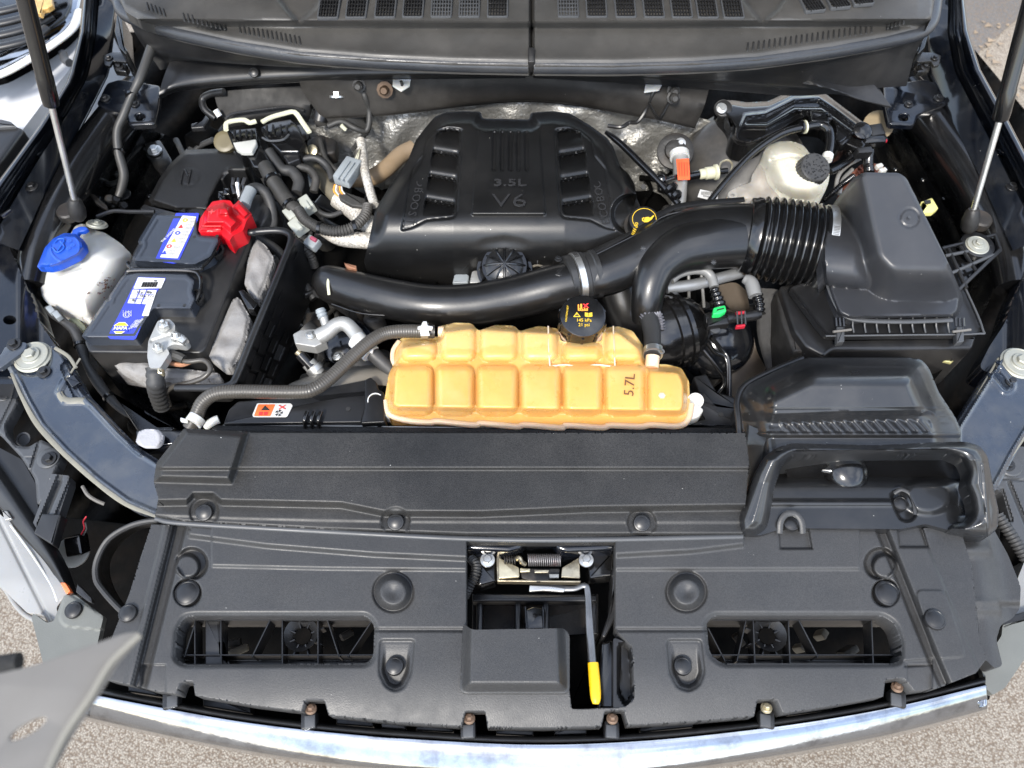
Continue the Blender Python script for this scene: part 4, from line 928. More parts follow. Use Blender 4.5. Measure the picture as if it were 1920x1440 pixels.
mold([(96, 888), (130, 892), (131, 905), (96, 1010), (56, 996), (60, 985)], zfork, 2.5, 3, skirt=.02).build('fork', M['grey'], lb, 40)
slab([(78, 962), (115, 964), (98, 1022), (62, 1000)], .942, .02, .003, .003).build('guide_block', M['smooth'], lb)
q = MB(); lathe(q, W(46, 824, .9), (0, -.3, 1), [(.011, 0), (.012, .004), (.009, .004), (.009, .001)], 24); q.build('bushing_ring', M['grey'], lb)
tube([(155, 912, .93), (165, 928, .93), (180, 938, .925), (196, 945, .92)], .003, 8).build('body_flange', M['plate'], lb)
rb = thing('headlight_bracket', 'grey plastic mounting bracket with a bolt, right of the air duct', 'bracket', W(1900, 920, .85), 'headlight brackets')
mold([(1868, 850), (1895, 836), (1990, 842), (1990, 1010), (1925, 1030), (1898, 990), (1880, 925), (1858, 910)], lambda U, V: .93 - .005 * (1 - ss(2, 5, sdl(U, V, [(1878, 920), (1896, 975)]))) - .005 * (1 - ss(2, 5, sdl(U, V, [(1892, 905), (1925, 985)]))) - .003 * (1 - ss(1, 3, sdl(U, V, [(1880, 898), (1990, 905)]))), 2.5, 6, skirt=.02).build('bracket', M['grey'], rb, 40)
q = MB(); lathe(q, W(1890, 872, .93), (0, 0, 1), [(.021, 0), (.021, .003), (.019, .005)], 24); q.build('boss', M['grey'], rb); bolt(1890, 871, .936, rb, 13)
tube([(1870, 965, .93), (1900, 1010, .925), (1925, 1050, .92)], .009, 10, corr=(.006, .0010)).build('corrugated_sleeve', M['rubber'], rb, 60)

# marker bulb in the left hollow
mbul = thing('marker_bulb_socket', 'white round bulb holder with black plug in the dark left hollow', 'bulb holder', W(137, 1035, .8))
q = MB(); lathe(q, W(140, 1035, .84), (.1, -.2, 1), [(.024, 0), (.026, .004), (.026, .008), (.020, .010), (.012, .010)], 28); q.build('ring', M['grey2'] if 'grey2' in M else mat('pale_grey_plastic', (.3, .3, .29), .45, dust=.2), mbul)
q = MB(); boxat(q, W(144, 1022, .865), (.026, .032, .03), (.5, 0, .2), .004); q.build('plug', M['gloss'], mbul)
tube([(152, 1002, .88), (158, 990, .89), (156, 978, .895), (162, 968, .9)], .0012, 6).build('wire', M['redc'], mbul); tube([(156, 1004, .88), (162, 992, .89), (160, 980, .9)], .0012, 6).build('wire', M['grey'], mbul)

# grey plate held close to the camera, lower left
fp = thing('slotted_grey_plate', 'blurred flat grey plate with an oval slot near the camera, lower left', 'metal plate', W(100, 1330, 1.5))
P = [(-60, 1275), (60, 1248), (150, 1216), (235, 1186), (262, 1184), (262, 1196), (222, 1240), (180, 1310), (130, 1385), (90, 1460), (80, 1500), (-80, 1500)]
slab(P, 1.62, .002, .0006, .004, holes=[[(52 + 40 * cos(a) * .86 + 11 * sin(a) * .5, 1366 - 40 * cos(a) * .5 + 11 * sin(a) * .86) for a in np.arange(0, 2 * pi - .05, .15)]]).build('plate', M['plate'], fp)
tube([(262, 1190, 1.621), (210, 1240, 1.622), (170, 1305, 1.622), (120, 1380, 1.622), (70, 1490, 1.622)], .0022, 8).build('folded_edge', mat('pale_plate_edge', (.16, .15, .125), .6), fp)
tube([(-60, 1252, 1.55), (0, 1245, 1.55), (36, 1240, 1.55)], .0062, 12).build('black_cable_end', M['foam'], None, 80, 'blunt black cable end above the grey plate, far left', 'cable')
# ================================================================== engine cover
EO = [(815, 219), (835, 210), (870, 208), (902, 209), (904, 222), (993, 224), (995, 211), (1035, 208), (1068, 212), (1105, 234), (1138, 258), (1150, 275), (1163, 312), (1178, 325), (1190, 345), (1194, 372), (1205, 395), (1212, 425), (1190, 445),
      (1130, 470), (1060, 492), (1000, 488), (975, 470), (945, 464), (912, 470), (885, 490), (862, 512), (838, 528), (800, 530), (740, 519), (688, 506), (682, 490), (690, 460), (703, 395), (730, 350), (765, 300), (780, 262), (797, 240)]
EX = 954
LV = [(867, 243), (842, 239), (820, 244), (799, 262), (793, 292), (773, 316), (765, 360), (753, 432), (772, 427), (800, 413), (850, 408), (857, 399)]
LC = [(863, 246), (840, 243), (820, 249), (814, 268), (793, 404), (846, 402), (851, 398)]
def mir(P): return [(2 * EX - x + (0 if y < 300 else -(y - 300) * .012), y) for x, y in P]
def zeng(U, V):
    f = np.maximum(0, V - 396) / 132; z = 1.075 - (V - 210) * .00009 - .12 * np.minimum(f, 1.2) ** 1.9
    d = -sdp(U, V, EO, 6); z -= .030 * (1 - ss(0, 30, d)) ** 1.5 * ss(470, 400, V)
    z -= .03 * ss(-36, 0, sdc(U, V, 1180, 405, 6)) * (sdc(U, V, 1180, 405, 0) < 42) * 0
    z -= .045 * (1 - ss(32, 40, sdc(U, V, 1184, 402, 0)))
    dd = sdp(U, V, [(1160, 310), (1178, 322), (1192, 350), (1190, 362), (1172, 345)], 4); z -= .012 * ss(1, -4, dd)
    side = np.abs(U - EX); z -= .00009 * np.maximum(0, side - 105)
    for P, C, s in ((LV, LC, 1), (mir(LV), mir(LC), -1)):
        dv = sdp(U, V, P, 4); z -= .003 * ss(1.5, -1.5, dv); z -= .001 * (1 - ss(1, 3.5, np.abs(dv)))
        dc = sdp(U, V, C, 3); u = s * (U - EX)
        m = ss(1.5, -2, dc)
        t = (V + u * -.16 - (246 + 17)) / 46.5; q = t - np.floor(t)
        z -= m * (.015 - .0145 * np.sin(np.clip(q * ss(1, .93, q) + q * 0, 0, 1) ** 1.5 * pi) ** .7)
    pl = sdp(U, V, [(897, 238), (1011, 238), (1023, 403), (884, 403)], 3)
    z += (.002 + .005 * ss(330, 402, V)) * ss(1.5, -2.5, pl)
    gd = np.full(U.shape, 99.)
    for k in range(5): gd = np.minimum(gd, sdl(U, V, [(927 + k * 15.0, 250), (926 + k * 15.4, 317)]))
    z -= .0028 * (1 - ss(2, 4.5, gd))
    return z
ec = thing('engine_cover', 'large satin black engine cover with louvres and moulded lettering 3.5L V6', 'engine cover', W(950, 380, .9))
mold(EO, zeng, 1.6, 5, skirt=.05).build('cover', M['cover'], ec, 70)
M['embo'] = mat('highlit_embossed_lettering', (.022, .022, .023), .22)  # paler than the cover: edge highlights put into the letter colour
def zat(f, x, y): return float(f(np.array([[float(x)]]), np.array([[float(y)]]))[0, 0])
text('3.5L', 956, 344, zat(zeng, 956, 344) + .003, .024, M['embo'], ec, tilt=(-4, 0), squash=1.45, depth=.0015, off=.0004)
text('V6', 955, 378, zat(zeng, 955, 378) + .003, .046, M['embo'], ec, tilt=(-4, 0), squash=1.25, depth=.0015, off=-.0003)
def along(s, a, c, z, size, parent, m, spread=1.0):
    A, C = W(a[0], a[1], z), W(c[0], c[1], z); d = C - A; rot = math.degrees(math.atan2(d.y, d.x))
    for k, ch in enumerate(s):
        p = A + d * ((k + .5) / len(s)); o = text(ch, (a[0] + c[0]) / 2, (a[1] + c[1]) / 2, z, size, m, parent, rot=rot, squash=1.15, name='letter')
        q = W((a[0] + c[0]) / 2, (a[1] + c[1]) / 2, z) - p; o.location = o.location - q
along('ECOBOOST', (796, 308), (767, 424), zat(zeng, 776, 370) + .002, .021, ec, M['embo'])
along('ECOBOOST', (1138, 424), (1112, 312), zat(zeng, 1130, 370) + .002, .021, ec, M['embo'])

oc = thing('oil_filler_cap', 'black oil cap with yellow oil-can symbol right of the engine cover', 'oil cap', W(1204, 430, .98))
q = MB(); c = W(1204, 428, 1.0); lathe(q, c, (-.05, -.25, 1), [(.027, -.05), (.027, .0), (.028, .004), (.028, .028), (.026, .033), (.022, .034)], 36); q.build('cap', M['smooth'], oc)
q = MB(); lathe(q, c, (-.05, -.25, 1), [(.0335, .004), (.0335, .01)], 36); q.build('collar', M['dirty'], oc)
n = Vector((-.05, -.25, 1)).normalized(); cc = c + n * .0346
def onface(mb, cc, n, pts, th=.0006, u=None):
    u = Vector((1, 0, 0)); u = (u - n * u.dot(n)).normalized(); v = n.cross(u); P = [cc + u * a + v * b_ for a, b_ in pts]; N = len(P)
    return mb.add(P + [p + n * th for p in P], [tuple(range(N, 2 * N))] + [(k, (k + 1) % N, (k + 1) % N + N, k + N) for k in range(N)])
def ringface(mb, cc, n, r0, r1, seg=36, th=.0006):
    u = Vector((1, 0, 0)); u = (u - n * u.dot(n)).normalized(); v = n.cross(u); vs = []; fs = []
    for k in range(seg):
        a = 2 * pi * k / seg; d = u * cos(a) + v * sin(a); vs += [cc + d * r0 + n * th, cc + d * r1 + n * th]
    for k in range(seg): fs.append((2 * k, 2 * k + 1, (2 * k + 3) % (2 * seg), (2 * k + 2) % (2 * seg)))
    return mb.add(vs, fs)
q = MB(); ringface(q, cc, n, .0205, .0215)
onface(q, cc, n, [(.0, -.006), (.014, -.006), (.014, .001), (.018, .006), (.016, .007), (.010, .002), (.008, .004), (.003, .004), (.0, .001)])
onface(q, cc, n, [(-.004, -.003), (.0, -.006), (.0, -.004), (-.002, -.002), (-.002, .001), (.0, .002), (.0, .004), (-.004, .002)])
q.build('oil_can_symbol', M['yprint'], oc)
o = text('5W-30', 1204, 428, 1.034, .009, M['yprint'], oc, rot=72, tilt=(14, -3)); o.location = o.location + Vector((-.013, -.004, .002))

# dark engine mass and clutter under and round the cover
em = thing('engine_block', 'dark grimy engine block below the cover and the air tubes', 'engine', W(950, 480, .5))
q = MB(); slab([(700, 260), (1180, 260), (1300, 430), (1320, 640), (1180, 720), (700, 700), (560, 560), (600, 380)], .80, .25, .03, .05, mb=q); q.build('block', M['floor'], em)
r = random.Random(11)
def clutter(n, x0, x1, y0, y1, z0, z1, parent, seed=1, m=None):
    r = random.Random(seed)
    for k in range(n):
        x, y, z = r.uniform(x0, x1), r.uniform(y0, y1), r.uniform(z0, z1); kind = r.random(); q = MB()
        if kind < .45:
            a = r.uniform(0, 6.3); L = r.uniform(30, 90); pts = [(x + cos(a) * L * (t - .5) + r.uniform(-9, 9), y + sin(a) * L * (t - .5) + r.uniform(-9, 9), z + r.uniform(-.02, .02)) for t in (0, .33, .66, 1)]
            q = tube(pts, r.choice([.004, .006, .009, .012]), 8, corr=(.006, .001) if r.random() < .3 else None); nm = 'hose'
        elif kind < .75: boxat(q, W(x, y, z), (r.uniform(.02, .06), r.uniform(.02, .05), r.uniform(.01, .04)), (r.uniform(-.5, .5), r.uniform(-.5, .5), r.uniform(0, 3)), .004); nm = 'bracket'
        else: lathe(q, W(x, y, z), (r.uniform(-.5, .5), r.uniform(-.7, .2), 1), [(.02, -.03), (.02, 0), (.015, .005), (.009, .005), (.009, .014), (.004, .016)], 12); nm = 'boss'
        q.build(nm, m or r.choice([M['dirty'], M['rubber'], M['dirty'], M['smooth'], M['floor'], M['wire']]), parent, 50)
clutter(34, 560, 720, 520, 720, .78, .9, em, 2); clutter(22, 1210, 1400, 540, 780, .72, .84, em, 3); clutter(20, 560, 720, 240, 470, .75, .86, em, 4)
clutter(10, 1190, 1300, 300, 430, .8, .88, em, 5); clutter(14, 440, 600, 470, 720, .7, .8, em, 8)

# throttle body dome
tb = thing('throttle_body', 'ribbed black round throttle housing with an aluminium bracket at the front of the engine cover', 'throttle body', W(945, 500, .85))
c = W(946, 507, .975)
q = MB(); lathe(q, c, (0, -.35, 1), [(.045, -.05), (.047, -.02), (.046, .0), (.042, .014), (.034, .026), (.022, .033), (.008, .036)], 36); q.build('dome', M['duct'], tb)
for a in np.arange(0, pi, pi / 6):
    ax = Vector((0, -.35, 1)).normalized(); u = Vector((1, 0, 0)); v = ax.cross(u); d = u * cos(a) + v * sin(a)
    q = MB(); sweep(q, [c + d * s * rr + ax * h for s, rr, h in ((-1, .048, -.01), (-1, .045, .008), (-1, .036, .025), (-1, .02, .035), (1, .0, .038), (1, .02, .035), (1, .036, .025), (1, .045, .008), (1, .048, -.01))], .0022, 6, n=3); q.build('rib', M['gloss'], tb)
for rr, h in ((.047, .003), (.037, .024)):
    q = MB(); ring_clamp(q, c + Vector((0, -.35, 1)).normalized() * h, (0, -.35, 1), rr, .004, .0025); q.build('ring', M['gloss'], tb)
slab([(885, 508), (893, 506), (902, 512), (926, 513), (932, 520), (925, 530), (880, 530)], .965, .02, .002, .003).build('bracket', M['alu'], tb)
slab([(852, 514), (872, 510), (880, 516), (878, 530), (848, 530)], .95, .02, .003, .003).build('plug', M['greyc'], tb)
slab([(1008, 480), (1030, 486), (1050, 490), (1058, 505), (1040, 515), (1012, 500)], .975, .015, .003, .004).build('sensor_bracket', M['dirty'], tb)
tube([(995, 500, .97), (1008, 496, .975), (1022, 500, .97)], .0035, 8).build('pipe_clip', M['tan'], tb)

# ================================================================== air tubes
at = thing('intake_tube', 'thick curved satin black air tube running across to the silver clamp', 'air tube', W(850, 560, .9))
def T(pts, zs=None): return [(x, y, z) for x, y, z, r_ in pts], [r_ * mpp(x, y, z) for x, y, z, r_ in pts]
p, rr_ = T([(596, 528, .94, 20), (614, 530, .945, 33), (660, 543, .955, 36), (730, 560, .965, 38), (810, 573, .97, 39), (890, 571, .97, 40), (970, 556, .975, 41), (1035, 540, .985, 41), (1078, 530, .99, 40)])
sweep(MB(), [W(*a) for a in p], rr_, 32).build('tube', M['duct'], at, 80)
tube([(622, 570, .955), (680, 588, .962), (760, 592, .965), (850, 592, .965), (930, 582, .97), (1010, 562, .98), (1060, 550, .985)], .0012, 6).build('mould_seam', M['duct'], at)
tube([(619, 511, .976), (615, 530, .98), (617, 553, .972)], .0026, 8, flat=.5).build('paint_mark', M['cream'], at); tube([(641, 521, .985), (645, 516, .985), (651, 514, .985)], .0016, 6, flat=.5).build('paint_mark', M['cream'], at)
slab([(645, 492), (668, 498), (668, 504), (655, 502), (650, 500)], .985, .01, .001, .001).build('foil_tab', M['rust'], at)
# coupling with the worm clamp
cl = thing('hose_clamp', 'bright steel worm-drive clamp on the black coupling above the coolant cap', 'hose clamp', W(1085, 520, .95), 'worm-drive clamps on the air tubes')
ax = (W(1120, 514, .995) - W(1050, 530, .995)).normalized()
q = MB(); lathe(q, W(1062, 526, .99), ax, [(.040, 0), (.0435, .002), (.0435, .012), (.041, .014), (.041, .022), (.044, .024), (.044, .034), (.0415, .036), (.0415, .046), (.0435, .048), (.0435, .056), (.040, .058)], 48); q.build('coupling_sleeve', M['rubber2'] if 'rubber2' in M else mat('smooth_black_rubber', (.02, .02, .02), .35, dust=.08), at, 30)
q = MB(); ring_clamp(q, W(1083, 521, .992), ax, .0442, .011, .0012); q.build('band', M['steel'], cl, 30)
for k in range(16):
    a = R(-62 + k * 3.1); up = Vector((0, 0, 1)); s_ = ax.cross(up).normalized(); d = (up * cos(a) + s_ * sin(a)); 
    q = MB(); boxat(q, W(1083, 521, .992) + d * .0457, (.008, .0009, .0008), (0, 0, math.atan2(ax.y, ax.x)), .0002); q.build('thread_slot', M['dirty'], cl)
slab([(1045, 505), (1060, 498), (1070, 510), (1050, 518), (1040, 515)], 1.025, .015, .002, .002).build('clip', M['smooth'], at)
bolt(1047, 485, 1.03, at, 7)

at2 = thing('intake_duct', 'wide glossy black air duct with a downward branch between clamp and bellows', 'air duct', W(1250, 480, .9))
p, rr_ = T([(1105, 519, .992, 40), (1130, 512, .995, 42), (1180, 492, 1.0, 46), (1235, 468, 1.005, 53), (1290, 448, 1.01, 58), (1350, 442, 1.015, 60), (1402, 444, 1.015, 64)])
sweep(MB(), [W(*a) for a in p], rr_, 36, flat=.92).build('main_tube', M['duct'], at2, 80)
p, rr_ = T([(1380, 452, 1.02, 50), (1320, 458, 1.025, 48), (1272, 470, 1.025, 44), (1236, 497, 1.02, 38), (1220, 530, 1.01, 33), (1213, 565, .99, 30), (1211, 600, .96, 26)])
sweep(MB(), [W(*a) for a in p], rr_, 32).build('branch', M['duct'], at2, 80)
tube([(1108, 482, 1.028), (1180, 446, 1.035), (1215, 428, 1.04), (1240, 408, 1.045), (1285, 396, 1.05), (1395, 386, 1.05)], .0014, 6).build('mould_seam', M['duct'], at2)
tube([(1108, 474, 1.02), (1180, 440, 1.025), (1214, 420, 1.03), (1240, 400, 1.035), (1285, 384, 1.04), (1395, 374, 1.04)], .006, 8, flat=.5).build('ridge', M['duct'], at2)
p, rr_ = T([(1158, 540, .93, 42), (1172, 580, .9, 44), (1185, 625, .86, 40), (1190, 670, .8, 36)])
sweep(MB(), [W(*a) for a in p], rr_, 24).build('lower_tube', M['duct'], at2, 80)
tube([(1203, 598, .985), (1212, 590, .99), (1222, 592, .99), (1232, 588, .985), (1238, 600, .975), (1240, 618, .965)], .006, 7, corr=(.005, .002)).build('glue_bead', mat('grey_sealant_residue', (.16, .16, .18), .4, bump2=1, b2scale=90), at2)
for x, y, z in ((1206, 466, 1.062), (1338, 492, 1.065)):
    q = MB()
    for k in range(4): a = k * .8; q = tube([(x - 5 * cos(a), y - 5 * sin(a), z), (x + 5 * cos(a), y + 5 * sin(a), z)], .0006, 5, mb=q)
    q.build('scuff', M['grey'], at2)
bl = thing('bellows_hose', 'deep-ribbed glossy black rubber bellows between duct and air filter box', 'bellows', W(1470, 450, .9))
A, C = W(1395, 441, 1.015), W(1542, 464, 1.015); d = (C - A); n_ = d.normalized(); prof = []
L_ = d.length; K = 8
prof += [(.060, 0), (.066, .002), (.067, .010), (.069, .012), (.0695, .019), (.067, .020)]
x0 = .021; pitch = (L_ - .021 - .012) / K
for k in range(K):
    R0 = .073 + .003 * sin(pi * k / K)
    for t in np.linspace(0, 1, 9)[:-1]: prof.append((R0 - .0095 * (.5 + .5 * cos(2 * pi * t)) ** 1.3, x0 + pitch * (k + t)))
prof += [(.068, L_ - .012), (.072, L_ - .01), (.072, L_)]
q = MB(); lathe(q, A, d, prof, 56); q.build('bellows', M['gloss'], bl, 70)
c2 = thing('hose_clamp', 'bright steel worm-drive clamp between bellows and air filter box', 'hose clamp', W(1550, 460, .95), 'worm-drive clamps on the air tubes')
q = MB(); ring_clamp(q, C - n_ * .0, n_, .0725, .013, .0015); q.build('band', M['steel'], c2, 30)
up = Vector((0, 0, 1)); s_ = n_.cross(up).normalized()
for k in range(18):
    a = R(12 + k * 2.2); dd = up * cos(a) + s_ * sin(a); q = MB(); sweep(q, [C + dd * .0745 - n_ * .005, C + dd * .0745 + n_ * .005], .0005, 4, n=1); q.build('thread_slot', M['dirty'], c2)
for a, sz in ((R(62), .012), ):
    dd = up * cos(a) + s_ * sin(a); q = MB(); t_ = n_.cross(dd).normalized(); sweep(q, [C + dd * .078 - t_ * .014, C + dd * .078 + t_ * .014], .0065, 10, n=1); q.build('screw_housing', M['steel'], c2)

# ================================================================== coolant tank
TO = [(747, 640), (752, 634), (790, 631), (823, 631), (823, 612), (852, 605), (884, 606), (897, 620), (930, 609), (965, 611), (974, 621), (1010, 611), (1046, 616), (1052, 640), (1128, 640), (1132, 614), (1160, 612), (1186, 620), (1206, 648), (1212, 683), (1250, 683), (1278, 690), (1292, 715), (1294, 760), (1289, 786), (1270, 797), (1220, 795), (1200, 798), (1145, 795), (1128, 800), (1065, 796), (1050, 800), (985, 795), (968, 798), (905, 792), (888, 796), (822, 788), (805, 792), (760, 786), (728, 774), (720, 755), (729, 700), (738, 684), (736, 662)]
LOWC = [(727, 814), (814, 891), (891, 973), (973, 1054), (1054, 1132), (1132, 1212), (1212, 1291)]
UPC = [(748, 820), (823, 894), (897, 972), (976, 1048), (1054, 1130), (1133, 1206)]
def cell(U, V, x0, x1, y0, y1, h, tp=0):
    g = 1.5; d = -sdp(U, V, [(x0 + g, y0 + g), (x1 - g, y0 + g), (x1 - g, y1 - g), (x0 + g, y1 - g)], 20, 6)
    t = np.clip(d / 15, 0, 1); return h * np.sqrt(np.clip(1 - (1 - t) ** 2, 0, 1)) + .004 * np.cos(np.clip((U - (x0 + x1) / 2) / (x1 - x0), -.5, .5) * pi) * np.cos(np.clip((V - (y0 + y1) / 2) / (y1 - y0), -.5, .5) * pi) * ss(0, 12, d)
def ztank(U, V):
    z = np.full(U.shape, .988)
    body = -sdp(U, V, [(745, 645), (823, 632), (824, 615), (885, 606), (965, 612), (1046, 616), (1160, 612), (1208, 650), (1212, 684), (1278, 690), (1291, 720), (1290, 765), (1280, 780), (740, 772), (728, 760), (732, 700)], 12)
    z += .024 * ss(0, 12, body)
    c = np.zeros(U.shape)
    for x0, x1 in LOWC: c = np.maximum(c, cell(U, V, x0, x1, 681 if x1 < 1250 else 687, 781, .017))
    for k, (x0, x1) in enumerate(UPC): c = np.maximum(c, cell(U, V, x0, x1, [634, 606, 609, 612, 640, 614][k], 680, .015))
    z += c
    d = sdp(U, V, [(1028, 606), (1148, 606), (1153, 688), (1090, 684), (1032, 686)], 4); z = np.where(d < 4, z * 1, z); z += .0025 * ss(2, -2, d)
    z -= .004 * ss(2, -3, sdp(U, V, [(1050, 640), (1128, 640), (1126, 682), (1052, 682)], 6))
    return z
ct = thing('coolant_tank', 'translucent amber coolant tank of bulging cells with a black pressure cap', 'coolant tank', W(1010, 720, .95))
tk = mold(TO, ztank, 2.2, 5, skirt=.045).build('tank', M['amber'], ct, 80)
tube([(722, 752, .985), (730, 776, .985), (762, 788, .985), (805, 792, .985), (822, 790, .986), (888, 797, .985), (905, 794, .986), (968, 800, .985), (985, 797, .986), (1050, 802, .985), (1065, 798, .986), (1128, 802, .985), (1145, 798, .986), (1200, 800, .985), (1222, 797, .986), (1272, 799, .985), (1290, 786, .985), (1296, 758, .985)], .0052, 10).build('moulding_flange', M['amb2'], ct, 80)
tube([(748, 640, .99), (738, 655, .99), (736, 672, .988), (740, 684, .988)], .004, 8).build('moulding_flange', M['amb2'], ct, 80)
for x in (1028, 1150): tube([(x, 612, 1.024), (x + 1, 650, 1.03), (x + 3, 686, 1.022)], .0014, 6).build('pale_sleeve_edge', M['amb2'], ct)
tube([(1030, 687, 1.022), (1060, 684, 1.022), (1090, 688, 1.02), (1120, 684, 1.022), (1153, 688, 1.022)], .0014, 6).build('pale_sleeve_edge', M['amb2'], ct)
q = MB(); lathe(q, W(1090, 622, .995), (0, -.12, 1), [(.040, -.01), (.040, .012), (.036, .02), (.032, .03)], 36); q.build('neck', M['amb2'], ct)
cap = MB(); cax = Vector((.02, -.18, 1)).normalized(); cc = W(1091, 600, 1.035)
prof = [(.036, -.022), (.038, -.018), (.038, .012), (.0365, .017), (.034, .018)]
lathe(cap, cc, cax, prof, 48); cp_ = cap.build('pressure_cap', M['gloss'], ct, 30)
for k in range(10):
    a = k * 2 * pi / 10 + .3; u = Vector((1, 0, 0)); u = (u - cax * u.dot(cax)).normalized(); v = cax.cross(u); dd = u * cos(a) + v * sin(a); q = MB()
    sweep(q, [cc + dd * .037 - cax * .018, cc + dd * .0385, cc + dd * .037 + cax * .011], .0032, 6, n=2); q.build('grip_rib', M['gloss'], cp_)
n = cax; fc = cc + cax * .0182
q = MB(); onface(q, fc, n, [(-.008, .008), (.008, .008), (.008, .013), (.006, .013), (.006, .011), (.004, .011), (.004, .013), (.002, .013), (.002, .011), (-.001, .011), (-.001, .02), (-.004, .02), (-.004, .012), (-.006, .012), (-.006, .019), (-.008, .019)]); q.build('radiator_symbol', M['oprint'], cp_)
for k in range(4):
    q = MB(); onface(q, fc + Vector((0, 0, .0004)), n, [(-.006 + k * .0035, .0088), (-.005 + k * .0035, .0088), (-.005 + k * .0035, .0108), (-.006 + k * .0035, .0108)]); q.build('symbol_gap', M['black'], cp_)
for pts in ([(.000, .020), (.003, .020), (.010, .013), (.008, .013)], [(.007, .021), (.010, .021), (.003, .013), (.0005, .013)]):
    q = MB(); onface(q, fc + Vector((0, 0, .0004)), n, pts[::-1] if pts[0][0] > .005 else pts[::-1]); q.build('cross_symbol', M['rprint'], cp_)
q = MB(); onface(q, fc, n, [(-.016, -.003), (-.004, -.003), (-.010, .0055)]); q.build('warning_symbol', M['yprint'], cp_)
q = MB(); onface(q, fc + Vector((0, 0, .0004)), n, [(-.0135, -.0018), (-.0065, -.0018), (-.010, .0033)]); onface(q, fc + Vector((0, 0, .0003)), n, [(-.0135, -.0018), (-.0065, -.0018), (-.010, .0033)]); q.build('symbol_gap', M['black'], cp_)
q = MB(); onface(q, fc + Vector((0, 0, .0008)), n, [(-.0105, .0), (-.0095, .0), (-.0093, .0028), (-.0107, .0028)]); q.build('warning_mark', M['yprint'], cp_)
q = MB(); onface(q, fc, n, [(.003, -.002), (.009, -.003), (.015, -.002), (.015, .005), (.009, .004), (.003, .005)]); q.build('book_symbol', M['yprint'], cp_)
q = MB(); onface(q, fc + Vector((0, 0, .0005)), n, [(.0086, -.002), (.0094, -.002), (.0094, .004), (.0086, .004)]); q.build('symbol_gap', M['black'], cp_)
def captext(s, a, b_, size, rot=0):
    u = Vector((1, 0, 0)); u = (u - cax * u.dot(cax)).normalized(); v = cax.cross(u); p = fc + u * a + v * b_
    o = text(s, 1091, 600, 1.035, size, M['yprint'], ct, rot=rot, tilt=(10, 1)); base = W(1091, 600, 1.035); o.location = o.location + (p - base)
captext('145 kPa', .001, -.0095, .0078); captext('21 psi', .001, -.0175, .0078)
captext('CAUTION HOT', -.026, .002, .0042, 82)
o = text('5.7L', 1181, 722, ztank(np.array([[1181.]]), np.array([[722.]]))[0, 0] + .0015, .022, M['pen'], ct, rot=82, squash=1.1, name='marker_writing')
q = MB(); lathe(q, W(1241, 742, ztank(np.array([[1241.]]), np.array([[742.]]))[0, 0]), (0, 0, 1), [(.0055, -.001), (.0055, .0012), (.003, .0014)], 6); q.build('moulded_hexagon', M['amb2'], ct)
for P, lx in (([(692, 750), (712, 741), (722, 738), (727, 770), (730, 782), (712, 776), (700, 762)], 704), ([(1293, 748), (1305, 752), (1320, 768), (1312, 780), (1290, 790), (1288, 770)], 1304)):
    slab(P, .985, .02, .003, .003).build('mounting_ear', M['white'], ct)
    q = MB(); lathe(q, W(lx, 752, .986), (.2 if lx < 1000 else -.2, -.3, 1), [(.012, -.004), (.013, .003), (.0115, .003), (.0105, -.002)], 20); q.build('ear_cup', M['white'], ct)
tube([(822, 622, 1.0), (832, 622, 1.0)], .009, 12).build('hose_neck', M['amb2'], ct)
tube([(1222, 690, 1.0), (1224, 668, 1.005)], .0115, 14).build('hose_neck', M['amb2'], ct)

# hoses to the tank
h = thing('coolant_hose', 'long grey-black coolant hose running left from the amber tank', 'hose', W(560, 720, .95))
tube([(356, 802, .99), (368, 780, 1.0), (380, 755, 1.01), (405, 738, 1.015), (450, 734, 1.015), (560, 735, 1.015), (592, 728, 1.015), (622, 706, 1.015), (660, 670, 1.015), (692, 642, 1.015), (720, 626, 1.012), (755, 621, 1.01), (815, 622, 1.005)], .0112, 18, corr=(.0042, .00022), n=6).build('hose', M['hose'] if 'hose' in M else mat('grey_ribbed_rubber', (.085, .078, .068), .36, dust=.1, bump=.3, bscale=400), h, 80)
for (x, y, z, dx, dy) in ((366, 788, 1.0, -.45, 1), (797, 621, 1.008, 1, 0)):
    q = MB(); ax_ = Vector((dx, -dy * 1.0, 0)) if dx < 0 else Vector((1, 0, 0)); ring_clamp(q, W(x, y, z), ax_, .0125, .012, .001); q.build('spring_clamp', M['white'] if dx < 0 else M['steel'], h, 30)
slab([(338, 782), (352, 786), (352, 792), (338, 790)], 1.008, .004, .001, .002).build('clamp_ear', M['white'], h)
slab([(783, 612), (790, 610), (793, 602), (800, 602), (802, 610), (812, 612), (810, 618), (803, 618), (806, 628), (788, 628), (792, 618), (783, 617)], 1.024, .003, .0008, .001).build('clamp_ear', M['white'], h)
h = thing('coolant_hose', 'short black rubber hose with steel clamp dropping into the right of the amber tank', 'hose', W(1224, 640, .95))
tube([(1214, 590, .98), (1220, 610, .985), (1223, 632, .99), (1223, 668, 1.0)], [.016, .0155, .0145, .014], 18).build('hose', M['rubber'], h, 80)
q = MB(); ring_clamp(q, W(1224, 661, 1.0), W(1224, 680, 1.0) - W(1223, 640, .99), .0155, .011, .001); q.build('spring_clamp', M['steel'], h, 30)
for x, y in ((1236, 652), (1240, 660)):
    q = MB(); ringface(q, W(x, y, 1.022), Vector((0, 0, 1)), .0028, .0052, 12, .002); q.build('clamp_loop', M['steel'], h)

